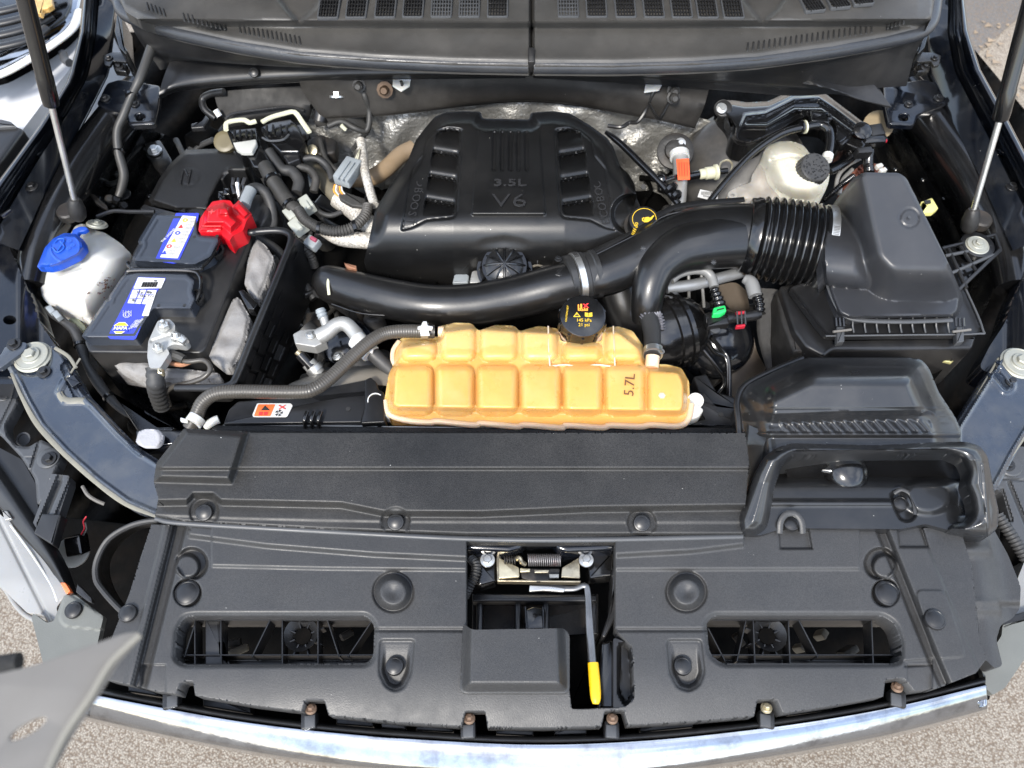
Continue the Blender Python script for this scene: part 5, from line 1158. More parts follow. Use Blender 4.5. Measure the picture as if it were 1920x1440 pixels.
# fan shroud strips behind the radiator cover
fs = thing('fan_shroud', 'black fan shroud top with warning label, left of the amber tank', 'fan shroud', W(560, 770, .9))
slab([(418, 795), (428, 768), (445, 752), (690, 730), (690, 752), (678, 792)], .985, .03, .003, .003).build('top_plate', M['smooth'], fs)
patch([[(520, 745, .97), (600, 730, .975), (680, 722, .975), (735, 722, .97)], [(540, 722, .96), (600, 705, .965), (680, 694, .965), (738, 690, .96)], [(560, 712, .90), (610, 694, .90), (680, 686, .90), (738, 682, .90)]], 6, 5, .003).build('curved_ring', M['tanr'] if 'tanr' in M else mat('dusty_beige_shroud', (.16, .145, .12), .5, grime=(.07, .06, .045), gfac=.5, bump=.3), fs, 70)
patch([[(560, 735, .985), (640, 722, .985), (690, 712, .985)], [(600, 752, .985), (650, 745, .985), (688, 742, .985)]], 4, 4, .004).build('web_plate', M['smooth'], fs, 50)
slab([(683, 712), (695, 706), (706, 716), (710, 730), (720, 735), (722, 792), (676, 794), (684, 760)], .99, .03, .003, .003).build('end_bracket', M['smooth'], fs)
for k in range(3): tube([(573 + k * 13, 802, .985), (571 + k * 13, 786, .995), (576 + k * 13, 772, .995)], .0034, 8).build('retainer_rib', M['gloss'], fs, 80)
q = MB(); lathe(q, W(653, 767, .986), (0, 0, 1), [(.004, 0), (.004, .0006)], 12); q.build('hole', M['black'], fs)
wp = [(482, 756), (545, 756), (549, 760), (539, 780), (536, 782), (475, 782), (473, 778)]
lbm = slab(wp, .9875, .001, .0002, .003); lbm.build('warning_label', M['wprint'], fs)
slab([(484, 758), (516, 758), (507, 780), (476, 780)], .9882, .001, .0001, .002).build('label_orange_field', M['orange'], fs)
slab([(497, 760), (506, 769), (489, 769)], .989, .001, 0).build('label_triangle', M['black'], fs)
for P in ([(486, 772), (493, 772), (492, 778), (485, 778)], [(495, 772), (503, 772), (501, 778), (494, 778)]): slab(P, .989, .001, 0).build('label_book', M['rprint'], fs)
q = MB()
for k in range(5):
    a = k * 2 * pi / 5; c_ = W(523, 775, .9885); q.add([c_ + Vector((cos(a + t) * r_, sin(a + t) * r_, .0012)) for t, r_ in ((0, .001), (-.3, .006), (.5, .0065))], [(0, 1, 2)])
q.build('label_fan_symbol', M['black'], fs); 
q = MB()
for (a_, b_) in (((523, 760), (535, 767)), ((535, 760), (523, 767))): tube([(a_[0], a_[1], .989), (b_[0], b_[1], .989)], .0009, 5, mb=q)
q.build('label_red_cross', M['rprint'], fs)
rd = thing('radiator_top_edge', 'pale aluminium radiator edge with black foam, in front of the amber tank', 'radiator', W(900, 805, .9))
slab([(418, 795), (705, 796), (712, 803), (412, 803)], .978, .02, .002, .001).build('alu_edge', M['alu'], rd)
slab([(714, 797), (1270, 801), (1395, 802), (1395, 807), (716, 805)], .978, .02, .002, .001).build('alu_edge', M['alu'], rd)
tube([(400, 806, .975), (600, 808, .976), (900, 811, .976), (1200, 811, .976), (1400, 810, .975)], .0075, 10, n=30).build('foam_strip', M['foam'], rd, 80)
slab([(1290, 745), (1320, 735), (1345, 760), (1392, 765), (1392, 800), (1285, 800), (1320, 785)], .972, .03, .003, .003).build('right_plate', M['smooth'], rd)
q = MB(); lathe(q, W(1352, 777, .973), (0, 0, 1), [(.004, 0), (.004, .0006)], 12); q.build('hole', M['black'], rd)
tube([(385, 800, .985), (400, 790, .99), (410, 786, .99)], .007, 10).build('drain_plug', M['white'], rd)

# aluminium air-conditioning pipe
ac = thing('air_conditioning_pipe', 'pale aluminium pipe bend with a square end block and service valve', 'metal pipe', W(630, 620, .9))
slab([(549, 626), (563, 618), (600, 616), (606, 622), (612, 640), (590, 650), (553, 644)], .985, .022, .002, .002).build('end_block', M['alu'], ac)
bolt(582, 628, .988, ac, 9, BOLTS)
tube([(598, 632, .985), (615, 622, .99), (632, 609, .995), (648, 608, .995), (662, 620, .992), (676, 638, .99), (690, 652, .985)], [.0145, .0135, .0125, .0125, .0125, .013, .014], 18).build('pipe', M['alu'], ac, 80)
tube([(612, 612, .99), (606, 594, .998)], .0075, 12).build('valve_stem', M['alu'], ac); tube([(606, 596, .998), (600, 580, 1.004)], .0085, 12, corr=(.006, .0006)).build('valve_cap', M['greyc'], ac)
tube([(668, 636, .99), (684, 652, .988), (696, 664, .985)], .0165, 14).build('crimp_collar', M['white'], ac)
tube([(690, 655, .985), (712, 675, .975), (735, 695, .965)], .0125, 14).build('rubber_section', M['rubber'], ac)
slab([(655, 640), (672, 632), (700, 655), (698, 662), (682, 655)], 1.003, .003, .0006, .001).build('label_tag', M['wprint'], ac)
ps = thing('pressure_switch', 'grey and black pressure switch with brass tip below the pipe bend', 'sensor', W(570, 690, .85))
tube([(598, 702, .93), (578, 680, .945)], .0125, 16).build('hex_body', M['alu'], ps); tube([(584, 688, .943), (562, 664, .958)], .0095, 14).build('plug', M['gloss'], ps); tube([(562, 664, .958), (556, 659, .962)], .005, 8).build('tip', M['gold'], ps)
q = MB(); ring_clamp(q, W(590, 692, .936), W(578, 680, .945) - W(598, 702, .93), .0135, .009, .002); q.build('collar', M['steel'], ps)
nb = thing('hex_bolt_head', 'small grey hexagonal bolt head between the pipe and the grey hose', 'bolt', W(633, 668, .9)); bolt(633, 668, .94, nb, 10, BOLTS, (-20, 0))
sm = thing('black_canister', 'smooth dark canister partly hidden below the aluminium pipe', 'canister', W(660, 650, .8))
q = MB(); lathe(q, W(655, 650, .88), (.2, -.3, 1), [(.05, -.08), (.05, 0), (.045, .015), (.025, .026), (.01, .028)], 32); q.build('shell', M['paint'], sm)
tube([(570, 615, .9), (610, 650, .88), (660, 680, .88), (720, 695, .88)], .02, 12).build('radiator_hose', M['rubber'], None, 80, 'thick dark radiator hose low behind the fan shroud', 'hose')
# ================================================================== battery
bt = thing('battery', 'black slate car battery with blue and white labels in its tray', 'battery', W(290, 540, .8))
slab([(157, 640), (205, 553), (236, 510), (250, 470), (272, 430), (288, 400), (372, 399), (452, 405), (468, 418), (470, 440), (440, 512), (386, 652), (376, 662), (166, 660)], .985, .17, .004, .006).build('case', M['smooth'], bt)
tc1 = [(290, 399), (373, 399), (374, 438), (412, 441), (414, 452), (398, 484), (366, 500), (252, 493), (248, 484), (264, 457), (258, 455), (262, 446)]
tc2 = [(236, 512), (258, 508), (352, 511), (369, 525), (364, 548), (370, 560), (360, 583), (290, 582), (284, 590), (256, 636), (160, 636), (153, 630), (198, 562), (204, 562), (204, 556), (226, 522)]
def zlid(P):
    def f(U, V): return 1.004 + .012 * ss(0, 5, -sdp(U, V, P, 4)) - .0012 * ss(2, 6, -sdp(U, V, P, 4) - 8)
    return f
mold(tc1, zlid(tc1), 2, 3, skirt=.02).build('top_cover', M['batt'], bt, 40)
mold(tc2, zlid(tc2), 2, 3, skirt=.03).build('top_cover', M['batt'], bt, 40)
Zb = 1.0152
slab([(330, 399.5), (373, 399.5), (371, 412), (334, 492), (326, 494), (290, 489)], Zb + .0006, .001, 0, .002).build('blue_label', M['bprint'], bt)
slab([(342, 404), (368, 406), (364, 420), (333, 484), (300, 482)], Zb + .0012, .001, 0, .001).build('white_panel', M['wprint'], bt)
slab([(232, 570), (292, 570), (296, 562), (312, 525), (312, 521), (258, 519), (244, 545), (202, 631), (206, 634), (252, 636), (256, 632), (290, 574), (290, 570)][0:0] or [(259, 519), (311, 521), (309, 526), (295, 545), (280, 575), (255, 634), (250, 637), (206, 635), (202, 631), (232, 572), (242, 552)], Zb + .0006, .001, 0, .001).build('blue_label', M['bprint'], bt)
slab([(259, 520), (310, 522), (302, 540), (250, 541)], Zb + .0012, .001, 0, .001).build('white_panel', M['wprint'], bt)
slab([(249, 543), (294, 544), (278, 592), (266, 592), (274, 570), (239, 568)], Zb + .0012, .001, 0, .001).build('white_panel', M['wprint'], bt)
for a, c in (((246, 551), (288, 552)), ((242, 559), (284, 561)), ((262, 543), (252, 568)), ((275, 543), (264, 570))):
    A, C = W(a[0], a[1], Zb + .0025), W(c[0], c[1], Zb + .0025); q = MB(); sweep(q, [A, C], .0006, 4, n=1); q.build('rule_line', M['bprint'], bt)
q = MB()
for k in range(18):
    x = 268 + k * 1.6; wd = [.0004, .0009, .0006][k % 3]; A, C = W(x, 529, Zb + .0026), W(x - 3.5, 538, Zb + .0026); sweep(q, [A, C], wd, 4, n=1)
q.build('barcode', M['black'], bt)
for s, x, y, sz in (('12 V', 262, 549, .006), ('850', 280, 549, .006), ('70', 250, 564, .006), ('CCA', 268, 556, .005), ('5 1 7', 283, 556, .005), ('65', 292, 527, .0055)): text(s, x, y, Zb + .0015, sz, M['black'], bt, rot=-14)
# round-cornered yellow mark with lettering
q = MB(); c_ = W(226, 615, Zb + .0012)
def hexm(r0, z): return [c_ + Vector((cos(a) * r0 * 1.05, sin(a) * r0, z)) for a in np.arange(pi / 8, 2 * pi, pi / 4)]
q.add(hexm(.0125, .0004), [tuple(range(8))]); q.build('logo_field', M['wprint'], bt); q = MB(); q.add(hexm(.0112, .0009), [tuple(range(8))]); q.build('logo_frame', mat('logo_orange_yellow', (.85, .42, .02), .4), bt)
slab([(213, 611), (242, 611), (240, 621), (211, 621)], Zb + .0024, .0006, 0, .001).build('logo_band', M['bprint'], bt)
text('NAPA', 226.5, 616, Zb + .002, .0085, M['wprint'], bt, squash=1.0, off=.0003)
q = MB()
for r0 in (.006, .0035):
    ringface(q, W(239, 590, Zb + .0012), Vector((0, 0, 1)), r0, r0 + .0007, 16)
for p in range(4): A = W(231 + p * 5, 582, Zb + .0016); sweep(q, [A, A + Vector((.003, -.012, 0))], .0004, 4, n=1)
q.build('label_symbols', M['wprint'], bt)
for k in range(4): text(['BATTERIE', 'LEGEND', 'PREMIUM', 'AUTO 12V'][k], 262 - k * 4.2, 606 + k * 1.2, Zb + .0012, .0045, M['wprint'], bt, rot=66)
text('THE LEGEND', 316, 442, Zb + .0014, .006, M['wprint'], bt, rot=62)
for k, (x, y) in enumerate(((352, 413), (344, 424), (338, 437), (331, 450), (322, 462), (313, 473))):
    q = MB(); s_ = .0045; c0 = W(x - 5, y, Zb + .0022)
    if k % 2: q.add([c0 + Vector((-s_, -s_, 0)), c0 + Vector((s_, -s_, 0)), c0 + Vector((0, s_, 0))], [(0, 1, 2)])
    else: ringface(q, c0, Vector((0, 0, 1)), s_ * .55, s_, 14)
    q.build('label_symbol', [mat('label_gold', (.7, .45, .03), .4), M['rprint'], M['bprint']][k % 3], bt)
    text('abc de', x + 8, y, Zb + .0015, .0042, M['black'], bt, rot=-8) if False else None
    q = MB()
    for j in range(4): A = W(x + 3, y - 3 + j * 2.6, Zb + .0022); sweep(q, [A, A + Vector((.012, 0, 0))], .0004, 4, n=1)
    q.build('label_text_lines', M['black'], bt)
for x, y in ((405, 471), (367, 558)):
    q = MB(); lathe(q, W(x, y, 1.0), (.3, -.1, 1), [(.014, -.01), (.014, .006), (.0105, .006), (.0105, -.004)], 24); q.build('post_socket', M['gloss'], bt)
tube([(240, 492, 1.012), (243, 500, 1.013), (262, 505, 1.013), (365, 506, 1.013), (382, 498, 1.012), (400, 478, 1.01), (412, 450, 1.008)], .0032, 8).build('carry_strap', M['gloss'], bt)
tube([(236, 514, 1.012), (250, 508, 1.014), (352, 508, 1.014), (374, 518, 1.012), (376, 540, 1.01), (368, 565, 1.006)], .0032, 8).build('carry_strap', M['gloss'], bt)
for x, y in ((365, 444), (407, 443), (298, 573), (346, 573)):
    q = MB(); lathe(q, W(x, y, Zb), (0, 0, 1), [(.003, -.001), (.003, .0008)], 12); q.build('drain_hole', M['black'], bt)
for s in range(7): slab([(225 + s * 9, 660), (230 + s * 9, 660), (230 + s * 9, 667), (225 + s * 9, 667)], .972, .008, .0006, 0).build('case_rib', M['batt'], bt)

rc = thing('terminal_cover', 'bright red plastic positive terminal cover with plus mark on the battery', 'terminal cover', W(420, 415, 1.0))
def zred(U, V):
    z = np.full(U.shape, 1.02); z += .018 * ss(0, 10, -sdp(U, V, [(382, 392), (420, 378), (432, 385), (438, 402), (455, 415), (432, 440), (418, 425), (378, 425)], 2))
    z += .012 * ss(0, 5, -sdp(U, V, [(410, 388), (432, 386), (436, 395), (432, 404), (407, 406)], 1))
    z += .010 * ss(0, 4, -sdp(U, V, [(436, 388), (448, 376), (470, 400), (458, 412)], 1)); z += .006 * ss(0, 3, -sdp(U, V, [(375, 424), (416, 424), (416, 433), (374, 434)], 1))
    return z
mold([(372, 432), (375, 410), (384, 396), (398, 378), (416, 375), (432, 376), (438, 385), (448, 375), (472, 401), (462, 414), (456, 432), (436, 442), (430, 452), (418, 442), (414, 434), (375, 436)], zred, 1.6, 2, skirt=.035).build('cover', M['red'], rc, 42)
text('+', 397, 399, 1.038, .022, mat('embossed_red', (.85, .08, .08), .4), rc)

tm = thing('terminal_clamp', 'silver clamp with nuts on the negative battery post', 'terminal clamp', W(310, 635, .98))
def ztm(U, V): return 1.014 + .006 * ss(3, -3, sdc(U, V, 307, 613, 11)) + .003 * ss(6, -6, sdp(U, V, [(322, 622), (352, 630), (350, 648), (320, 644)], 3)) - .003 * ss(3, -3, sdl(U, V, [(285, 640), (320, 628)]) - 2)
mold([(296, 601), (318, 598), (328, 608), (328, 622), (345, 628), (353, 640), (345, 648), (325, 645), (312, 652), (318, 662), (300, 690), (280, 690), (276, 668), (278, 640), (288, 618)], ztm, 1.8, 4, skirt=.016).build('clamp', M['alu'], tm, 45)
for x, y in ((308, 612), (296, 652), (330, 632)): put('hex_nut', STUD, W(x, y, 1.022), tm, (random.uniform(-.2, .2), .2, random.random()), 1.0)
q = MB(); boxat(q, W(340, 637, 1.018), (.02, .012, .012), (0, 0, -.5), .002); q.build('clamp_block', M['steel'], tm)
slab([(281, 668), (306, 668), (304, 700), (280, 700)], 1.008, .01, .003, .002).build('lug', M['gold'], tm)
tube([(291, 690, 1.0), (292, 715, .99), (295, 735, .96), (304, 760, .92)], .0145, 14, corr=(.012, .0008)).build('ground_cable', M['rubber'], tm, 80)
tube([(330, 672, .995), (352, 678, .998), (382, 676, 1.0), (394, 690, 1.0), (384, 706, .995), (355, 718, .985), (325, 725, .97), (312, 738, .95), (318, 760, .92)], .0042, 10).build('sensor_wire', M['hose'] if 'hose' in M else MATS['grey_ribbed_rubber'], tm, 80)
tube([(315, 663, 1.0), (332, 668, 1.0), (345, 674, .998)], .008, 8).build('wire_boot', M['wire'], tm); tube([(316, 680, .985), (340, 684, .985), (358, 678, .99)], .004, 8).build('copper_strand', M['rust'], tm)
r = random.Random(9)

# insulated tray
tr = thing('battery_tray', 'black plastic battery tray with ribbed outer wall and grey felt lining', 'battery tray', W(450, 600, .8))
rim = [(440, 430, .995), (470, 436, 1.0), (482, 434, 1.0), (520, 432, 1.0), (540, 437, 1.0), (546, 452, 1.0), (530, 495, 1.0), (500, 568, 1.0), (470, 640, 1.0), (444, 705, 1.0), (432, 722, 1.0), (405, 727, .995), (330, 727, .98)]
tube(rim, .0068, 8, flat=.9, n=4).build('rim', M['smooth'], tr, 60)
patch([[(546, 440, .998), (530, 495, .998), (500, 568, .998), (470, 640, .998), (440, 718, .998)], [(600, 480, .88), (590, 540, .87), (560, 610, .86), (530, 680, .85), (500, 735, .85)]], 8, 8, .004).build('outer_wall', M['smooth'], tr, 60)
for i in range(8):
    for j in range(4):
        t0, t1 = i / 8 + .012, (i + 1) / 8 - .012; s0, s1 = j / 4 + .03, (j + 1) / 4 - .03
        def pw(t, s):
            x0, y0 = 545 + (440 - 545) * t, 448 + (716 - 448) * t; x1, y1 = 602 + (503 - 602) * t, 488 + (732 - 488) * t
            return (x0 + (x1 - x0) * s, y0 + (y1 - y0) * s, .999 + (.865 - .999) * s + .003 + ((i + j) % 2) * .002)
        o = (j % 2) * .03; q = MB(); slab([pw(t0 + o, s0), pw(t0 + o, s1), pw(t1 + o, s1), pw(t1 + o, s0)], 1, .006, .0015, mb=q); q.build('wall_block', M['grey'] if (j == 3 and i % 2) else M['smooth'], tr)
M['feltd'] = M['felt']
def felt(P, z0, nm, seed):
    def zf(U, V):
        rs = np.random.RandomState(seed); z = z0 + .006 * ss(0, 10, -sdp(U, V, P, 6))
        for k in range(16): a = rs.uniform(0, 6.3); f_ = rs.uniform(.05, .2); z = z + .0007 * np.sin((U * cos(a) + V * sin(a)) * f_ + rs.uniform(0, 6))
        return z
    return mold(P, zf, 2.2, 6, skirt=.02).build(nm, M['felt'], tr, 180)
felt([(481, 446), (500, 462), (514, 484), (500, 530), (484, 566), (470, 552), (458, 534), (466, 478)], .965, 'felt_lining', 1)
felt([(437, 560), (448, 556), (470, 596), (462, 640), (438, 690), (420, 692), (390, 668), (410, 620)], .965, 'felt_lining', 2)
felt([(200, 672), (262, 672), (310, 690), (352, 692), (412, 700), (414, 708), (360, 714), (300, 718), (262, 714), (222, 692)], .945, 'felt_lining', 3)
slab([(446, 545), (456, 542), (484, 570), (476, 580), (464, 578)], .985, .02, .002, .002).build('tray_clip', M['gloss'], tr)
slab([(445, 430), (478, 438), (392, 655), (378, 660)], .955, .03, .003, .003).build('inner_wall', M['smooth'], tr)
patch([[(205, 668, .95), (290, 672, .95), (380, 664, .95)], [(215, 690, .93), (290, 696, .93), (400, 690, .93)], [(240, 720, .9), (300, 728, .9), (410, 726, .9)]], 6, 5, .003).build('foil_lining', mat('dull_foil', (.3, .28, .26), .5, metal=.4, bump2=.6, b2scale=60, grime=(.05, .04, .035), gfac=.7), tr, 180)
slab([(345, 395), (372, 388), (476, 434), (452, 440), (380, 408)], .95, .05, .003, .003).build('rear_wall', M['smooth'], tr)
tube([(182, 406, .97), (212, 396, .975), (245, 397, .975), (290, 397, .975)], .004, 8).build('tray_edge', M['smooth'], tr)

# ================================================================== washer tank
wt = thing('washer_fluid_tank', 'milky white washer fluid tank with bright blue cap left of the battery', 'washer tank', W(150, 520, .75))
WO = [(140, 424), (152, 419), (166, 421), (174, 430), (196, 436), (226, 456), (248, 478), (240, 500), (228, 520), (206, 552), (190, 574), (168, 601), (130, 588), (96, 575), (80, 560), (76, 540), (80, 508), (100, 478), (125, 450)]
def zwt(U, V):
    d = -sdp(U, V, WO, 12); z = .955 + .040 * np.sqrt(ss(0, 46, d)); z += .012 * ss(30, 10, sdc(U, V, 118, 478, 0)) + .008 * ss(18, 6, sdc(U, V, 155, 432, 0))
    z -= .014 * ss(500, 600, V) ; z -= .003 * (1 - ss(2, 7, sdl(U, V, [(82, 545), (108, 512), (150, 500)])))
    return z
mold(WO, zwt, 2.2, 8, skirt=.18).build('tank', M['tank'], wt, 80)
CO = [(69, 501), (76, 484), (84, 464), (100, 447), (120, 437), (142, 438), (158, 451), (161, 464), (148, 480), (112, 498), (94, 503)]
def zc(U, V):
    d = -sdp(U, V, CO, 5); z = 1.018 + .012 * ss(0, 7, d); z += .0018 * (1 - ss(.8, 2.2, np.abs(sdc(U, V, 122, 463, 0) * 1.0 - 27))) * (d > 5)
    z -= .010 * ss(95, 70, U) ; return z
cpb = mold(CO, zc, 1.6, 3, skirt=.012).build('cap', M['blue'], wt, 60)
slab([(132, 441), (136, 430), (148, 424), (160, 424), (165, 428), (158, 433), (148, 434), (143, 446)], 1.018, .008, .002, .003).build('cap_hinge', M['blue'], wt)
M['blue2'] = mat('embossed_blue', (.015, .09, .48), .3)
tube([(98, 464, 1.032), (108, 473, 1.032), (120, 464, 1.032), (113, 452, 1.033)], .0012, 6).build('wiper_symbol', M['blue2'], wt); tube([(102, 455, 1.032), (110, 448, 1.032), (120, 450, 1.033), (107, 472, 1.032)], .0012, 6).build('wiper_symbol', M['blue2'], wt)
for x, y in ((130, 452), (136, 460), (128, 466)): q = MB(); ringface(q, W(x, y, 1.0325), Vector((0, 0, 1)), .002, .0034, 12, .0008); q.build('spray_symbol', M['blue2'], wt)
q = MB(); rr = random.Random(4)
for k in range(60):
    x, y = rr.gauss(195, 14), rr.gauss(537, 10)
    if sdp(np.array([[x]]), np.array([[y]]), WO, 8)[0, 0] > -5: continue
    p = W(x, y, zat(zwt, x, y) + .0012); a = rr.random() * 6; s_ = rr.uniform(.001, .0045); q.add([p + Vector((cos(a) * s_, sin(a) * s_, .0006)), p + Vector((cos(a + 2) * s_ * .5, sin(a + 2) * s_ * .5, 0)), p + Vector((cos(a + 4) * s_ * .7, sin(a + 4) * s_ * .7, .001))], [(0, 1, 2)])
q.build('leaf_debris', mat('dark_leaf_crumbs', (.06, .025, .015), .8), None, label='dark crumbs of leaf debris lying on the white washer tank', cat='debris', kind='stuff')
t = thing('washer_bolt', 'round pale bolt head behind the white washer tank', 'bolt', W(182, 420, .95)); put('washer_bolt', BIG, W(182, 420, .97), t, (-.5, .3, 0), .55)
fo = thing('felt_pad', 'pale scrap of insulating felt on the sky-tinted crossbar behind the raised pad', 'felt pad', W(280, 822, .95))
def zfo(U, V): return 1.0 + .004 * ss(0, 8, -sdc(U, V, 280, 822, 26))
mold([(254, 830), (260, 808), (275, 804), (300, 806), (307, 816), (304, 830), (295, 838), (270, 838)], zfo, 2, 4, skirt=.006).build('pad', M['felt2'] if 'felt2' in M else mat('pale_felt', (.3, .3, .315), .9, bump=1, bscale=300, vary=.3), fo, 180)
slab([(254, 806), (345, 806), (330, 832), (255, 838)], .985, .03, .003, .003).build('upper_tie_bar', M['paint'], None, 50, 'short sky-tinted black crossbar left of the raised pad', 'crossbar')

# ================================================================== fuse box and control module
fb = thing('fuse_box', 'matt black fuse box lid with moulded oval mark behind the battery', 'fuse box', W(370, 340, .85))
FO = [(347, 281), (400, 279), (447, 284), (463, 300), (466, 322), (432, 322), (422, 330), (398, 376), (392, 398), (330, 396), (277, 378), (298, 336), (318, 308)]
def zfb(U, V):
    d = -sdp(U, V, FO, 6); z = .94 + .012 * ss(0, 8, d); z += .010 * ss(0, 8, -sdp(U, V, [(425, 312), (466, 312), (470, 340), (418, 350), (412, 336)], 6)); return z - .001 * (1 - ss(1, 3, np.abs(sdc(U * .8, V, 284, 330, 0) - 18)))
mold(FO, zfb, 2.5, 6, skirt=.06).build('lid', M['texd'], fb, 60)
tube([(338, 344, .954), (345, 318, .954), (352, 330, .954), (358, 318, .954), (352, 344, .954)], .0012, 6).build('moulded_mark', M['embo'], fb)
for k, (x, y) in enumerate(((408, 358), (418, 352), (410, 366))): slab([(x, y), (x + 12, y), (x + 12, y + 12), (x, y + 12)], .955, .03, .002, .001).build('latch_tooth', M['gloss'], fb)
slab([(270, 382), (330, 398), (345, 390), (350, 400), (300, 402), (262, 392)], .955, .02, .002, .002).build('latch_rail', M['smooth'], fb)
cm = thing('control_module', 'black plastic engine control module carrier below the cowl flange, upper left', 'control module', W(490, 190, .95))
patch([[(400, 172, 1.02), (480, 166, 1.03), (590, 160, 1.03)], [(410, 205, 1.0), (490, 195, 1.01), (582, 195, 1.01)], [(425, 228, .985), (495, 218, .99), (575, 218, .99)]], 6, 5, .015).build('carrier_plate', mat('brown_black_module_plate', (.006, .0055, .005), .55, spec=.3, dust=.06), cm, 60)
tube([(425, 221, 1.0), (440, 213, 1.005), (490, 206, 1.01), (540, 201, 1.01), (570, 208, 1.005)], .003, 8).build('edge_bead', M['smooth'], cm)
tube([(420, 172, 1.03), (395, 176, 1.02), (380, 186, 1.01), (384, 205, 1.0), (405, 222, .99)], .007, 10).build('frame_loop', M['smooth'], cm)
tube([(404, 206, 1.01), (412, 218, 1.0)], .006, 8).build('white_dowel', M['white'], cm)
slab([(358, 232), (378, 226), (385, 215), (392, 222), (382, 238), (358, 240)], .98, .01, .002, .002).build('foot', M['smooth'], cm)
q = MB(); lathe(q, W(422, 266, .96), (0, -.5, 1), [(.022, -.01), (.022, .004), (.017, .006), (.012, .006)], 24); q.build('ring_fitting', M['brown2'] if 'brown2' in M else mat('aged_yellow_plastic', (.11, .09, .045), .5), cm)
def plug(P, lev, wh, lab, z=1.0):
    t = thing('module_connector', lab, 'connector', W(P[0][0], P[0][1], .95), 'connectors on the control module')
    slab(P, z, .035, .004, .003).build('body', M['gloss'], t)
    q = tube([(a, b_, z + .014) for a, b_ in lev], .0052, 6, flat=.7, n=3); q.build('locking_lever', M['cream'], t, 50)
    return t
pl1 = plug([(424, 243), (480, 238), (484, 262), (474, 286), (450, 290), (434, 268)], [(424, 244), (425, 231), (440, 226), (458, 225), (468, 230), (480, 227)], 1, 'black module connector with cream lever and pale lower block, the left one')
slab([(436, 266), (480, 260), (481, 268), (472, 284), (452, 284), (442, 278)], 1.008, .01, .003, .003).build('pale_block', M['sagew'] if 'sagew' in M else mat('pale_grey_green_plastic', (.36, .36, .33), .45), pl1)
slab([(458, 284), (490, 270), (505, 300), (492, 314), (474, 312)], .995, .03, .004, .004).build('cable_exit', M['gloss'], pl1)
pl2 = plug([(488, 238), (508, 228), (545, 222), (560, 236), (572, 264), (560, 284), (525, 284), (495, 256)], [(491, 229), (508, 220), (532, 213), (552, 210), (566, 228), (580, 248)], 1, 'black module connector with long cream bent lever, the right one')
slab([(526, 284), (558, 276), (562, 298), (540, 306)], .99, .02, .003, .003).build('cable_exit', M['smooth'], pl2)
tube([(492, 258, 1.004), (505, 264, 1.004), (530, 262, 1.006), (542, 252, 1.006)], .0022, 8).build('edge', M['grey'], pl2)
for t_, xs, y in ((pl1, (440, 450, 462, 472), 250), (pl2, (500, 512, 526, 538), 240)):
    for x in xs: q = MB(); boxat(q, W(x, y, 1.008), (.004, .016, .006), (0, 0, .1), .001); q.build('tooth', M['smooth'], t_)
# coil bracket with bolts right of the module
ib = thing('coil_bracket', 'dusty black bracket with a pale bolt between control module and bulkhead foil', 'bracket', W(630, 200, .95))
patch([[(585, 165, 1.03), (620, 155, 1.04), (650, 165, 1.03), (665, 195, 1.0)], [(590, 195, 1.01), (620, 190, 1.02), (645, 200, 1.01), (680, 215, .98)], [(590, 228, .98), (625, 222, .99), (655, 232, .98), (688, 244, .96)]], 6, 6, .015).build('plate', M['wire'], ib, 60)
put('bolt', BOLTS, W(632, 181, 1.035), ib, (-.7, 0, 0), 1.15)
tube([(600, 175, 1.02), (605, 200, 1.0), (600, 228, .98)], .016, 10).build('post', M['smooth'], ib); tube([(595, 160, 1.04), (582, 190, 1.02)], .005, 8).build('rib', M['smooth'], ib)
tube([(615, 236, .99), (640, 228, .995), (665, 240, .99), (685, 246, .98), (692, 232, .99), (692, 205, 1.01), (684, 180, 1.04), (680, 160, 1.05)], .0062, 10).build('wire', M['wire'], ib, 80)
slab([(575, 262), (600, 250), (632, 262), (628, 285), (600, 290), (578, 280)], .96, .03, .005, .006).build('canister', M['dirty'], ib)
q = MB(); lathe(q, W(588, 284, .96), (-.3, -.6, 1), [(.011, -.004), (.012, .008), (.008, .01)], 16); q.build('pipe_stub', M['gold'], ib); tube([(640, 235, 1.0), (648, 243, .99)], .004, 8).build('brass_fitting', M['cream'], ib)

# ================================================================== harnesses, pipes and sleeves, left of the engine
def loose(nm, pts, r_, m, lab, cat, corr=None, seg=12, flat=1, group=None, ang=80): return tube(pts, r_, seg, corr=corr, flat=flat).build(nm, M[m] if isinstance(m, str) else m, None, ang, lab, cat, group)
loose('wiring_harness', [(496, 310, .99), (510, 335, .985), (530, 365, .975), (548, 388, .97), (566, 402, .965)], [.014, .015, .0155, .014, .012], 'wire', 'thick dark taped harness dropping from the left module connector', 'wiring harness')
loose('corrugated_conduit', [(560, 394, .985), (572, 412, .985), (600, 428, .985), (632, 434, .985), (662, 426, .985), (684, 405, .985), (690, 385, .985)], .0095, 'wire', 'grey corrugated conduit curving under the silver sleeves', 'conduit', (.0052, .0012))
loose('wiring_harness', [(504, 284, .985), (515, 300, .98), (530, 318, .975), (548, 322, .975), (560, 340, .97), (556, 362, .965)], .011, 'rubber', 'black harness loop below the right module connector', 'wiring harness')
loose('wiring_harness', [(538, 300, .97), (560, 312, .97), (580, 318, .965), (592, 335, .96), (588, 360, .95)], .008, 'wire', 'thinner looped harness behind the dark taped one', 'wiring harness')
loose('foil_sleeve', [(676, 262, .99), (680, 285, .985), (684, 320, .985), (692, 352, .98), (702, 385, .98)], .0088, 'wrap', 'slim upright braided silver sleeve beside the grey connector', 'heat sleeve')
loose('foil_sleeve', [(632, 372, .955), (660, 392, .95), (690, 420, .95), (715, 440, .95)], .0185, 'wrap', 'thick slanting braided silver sleeve left of the engine cover', 'heat sleeve')
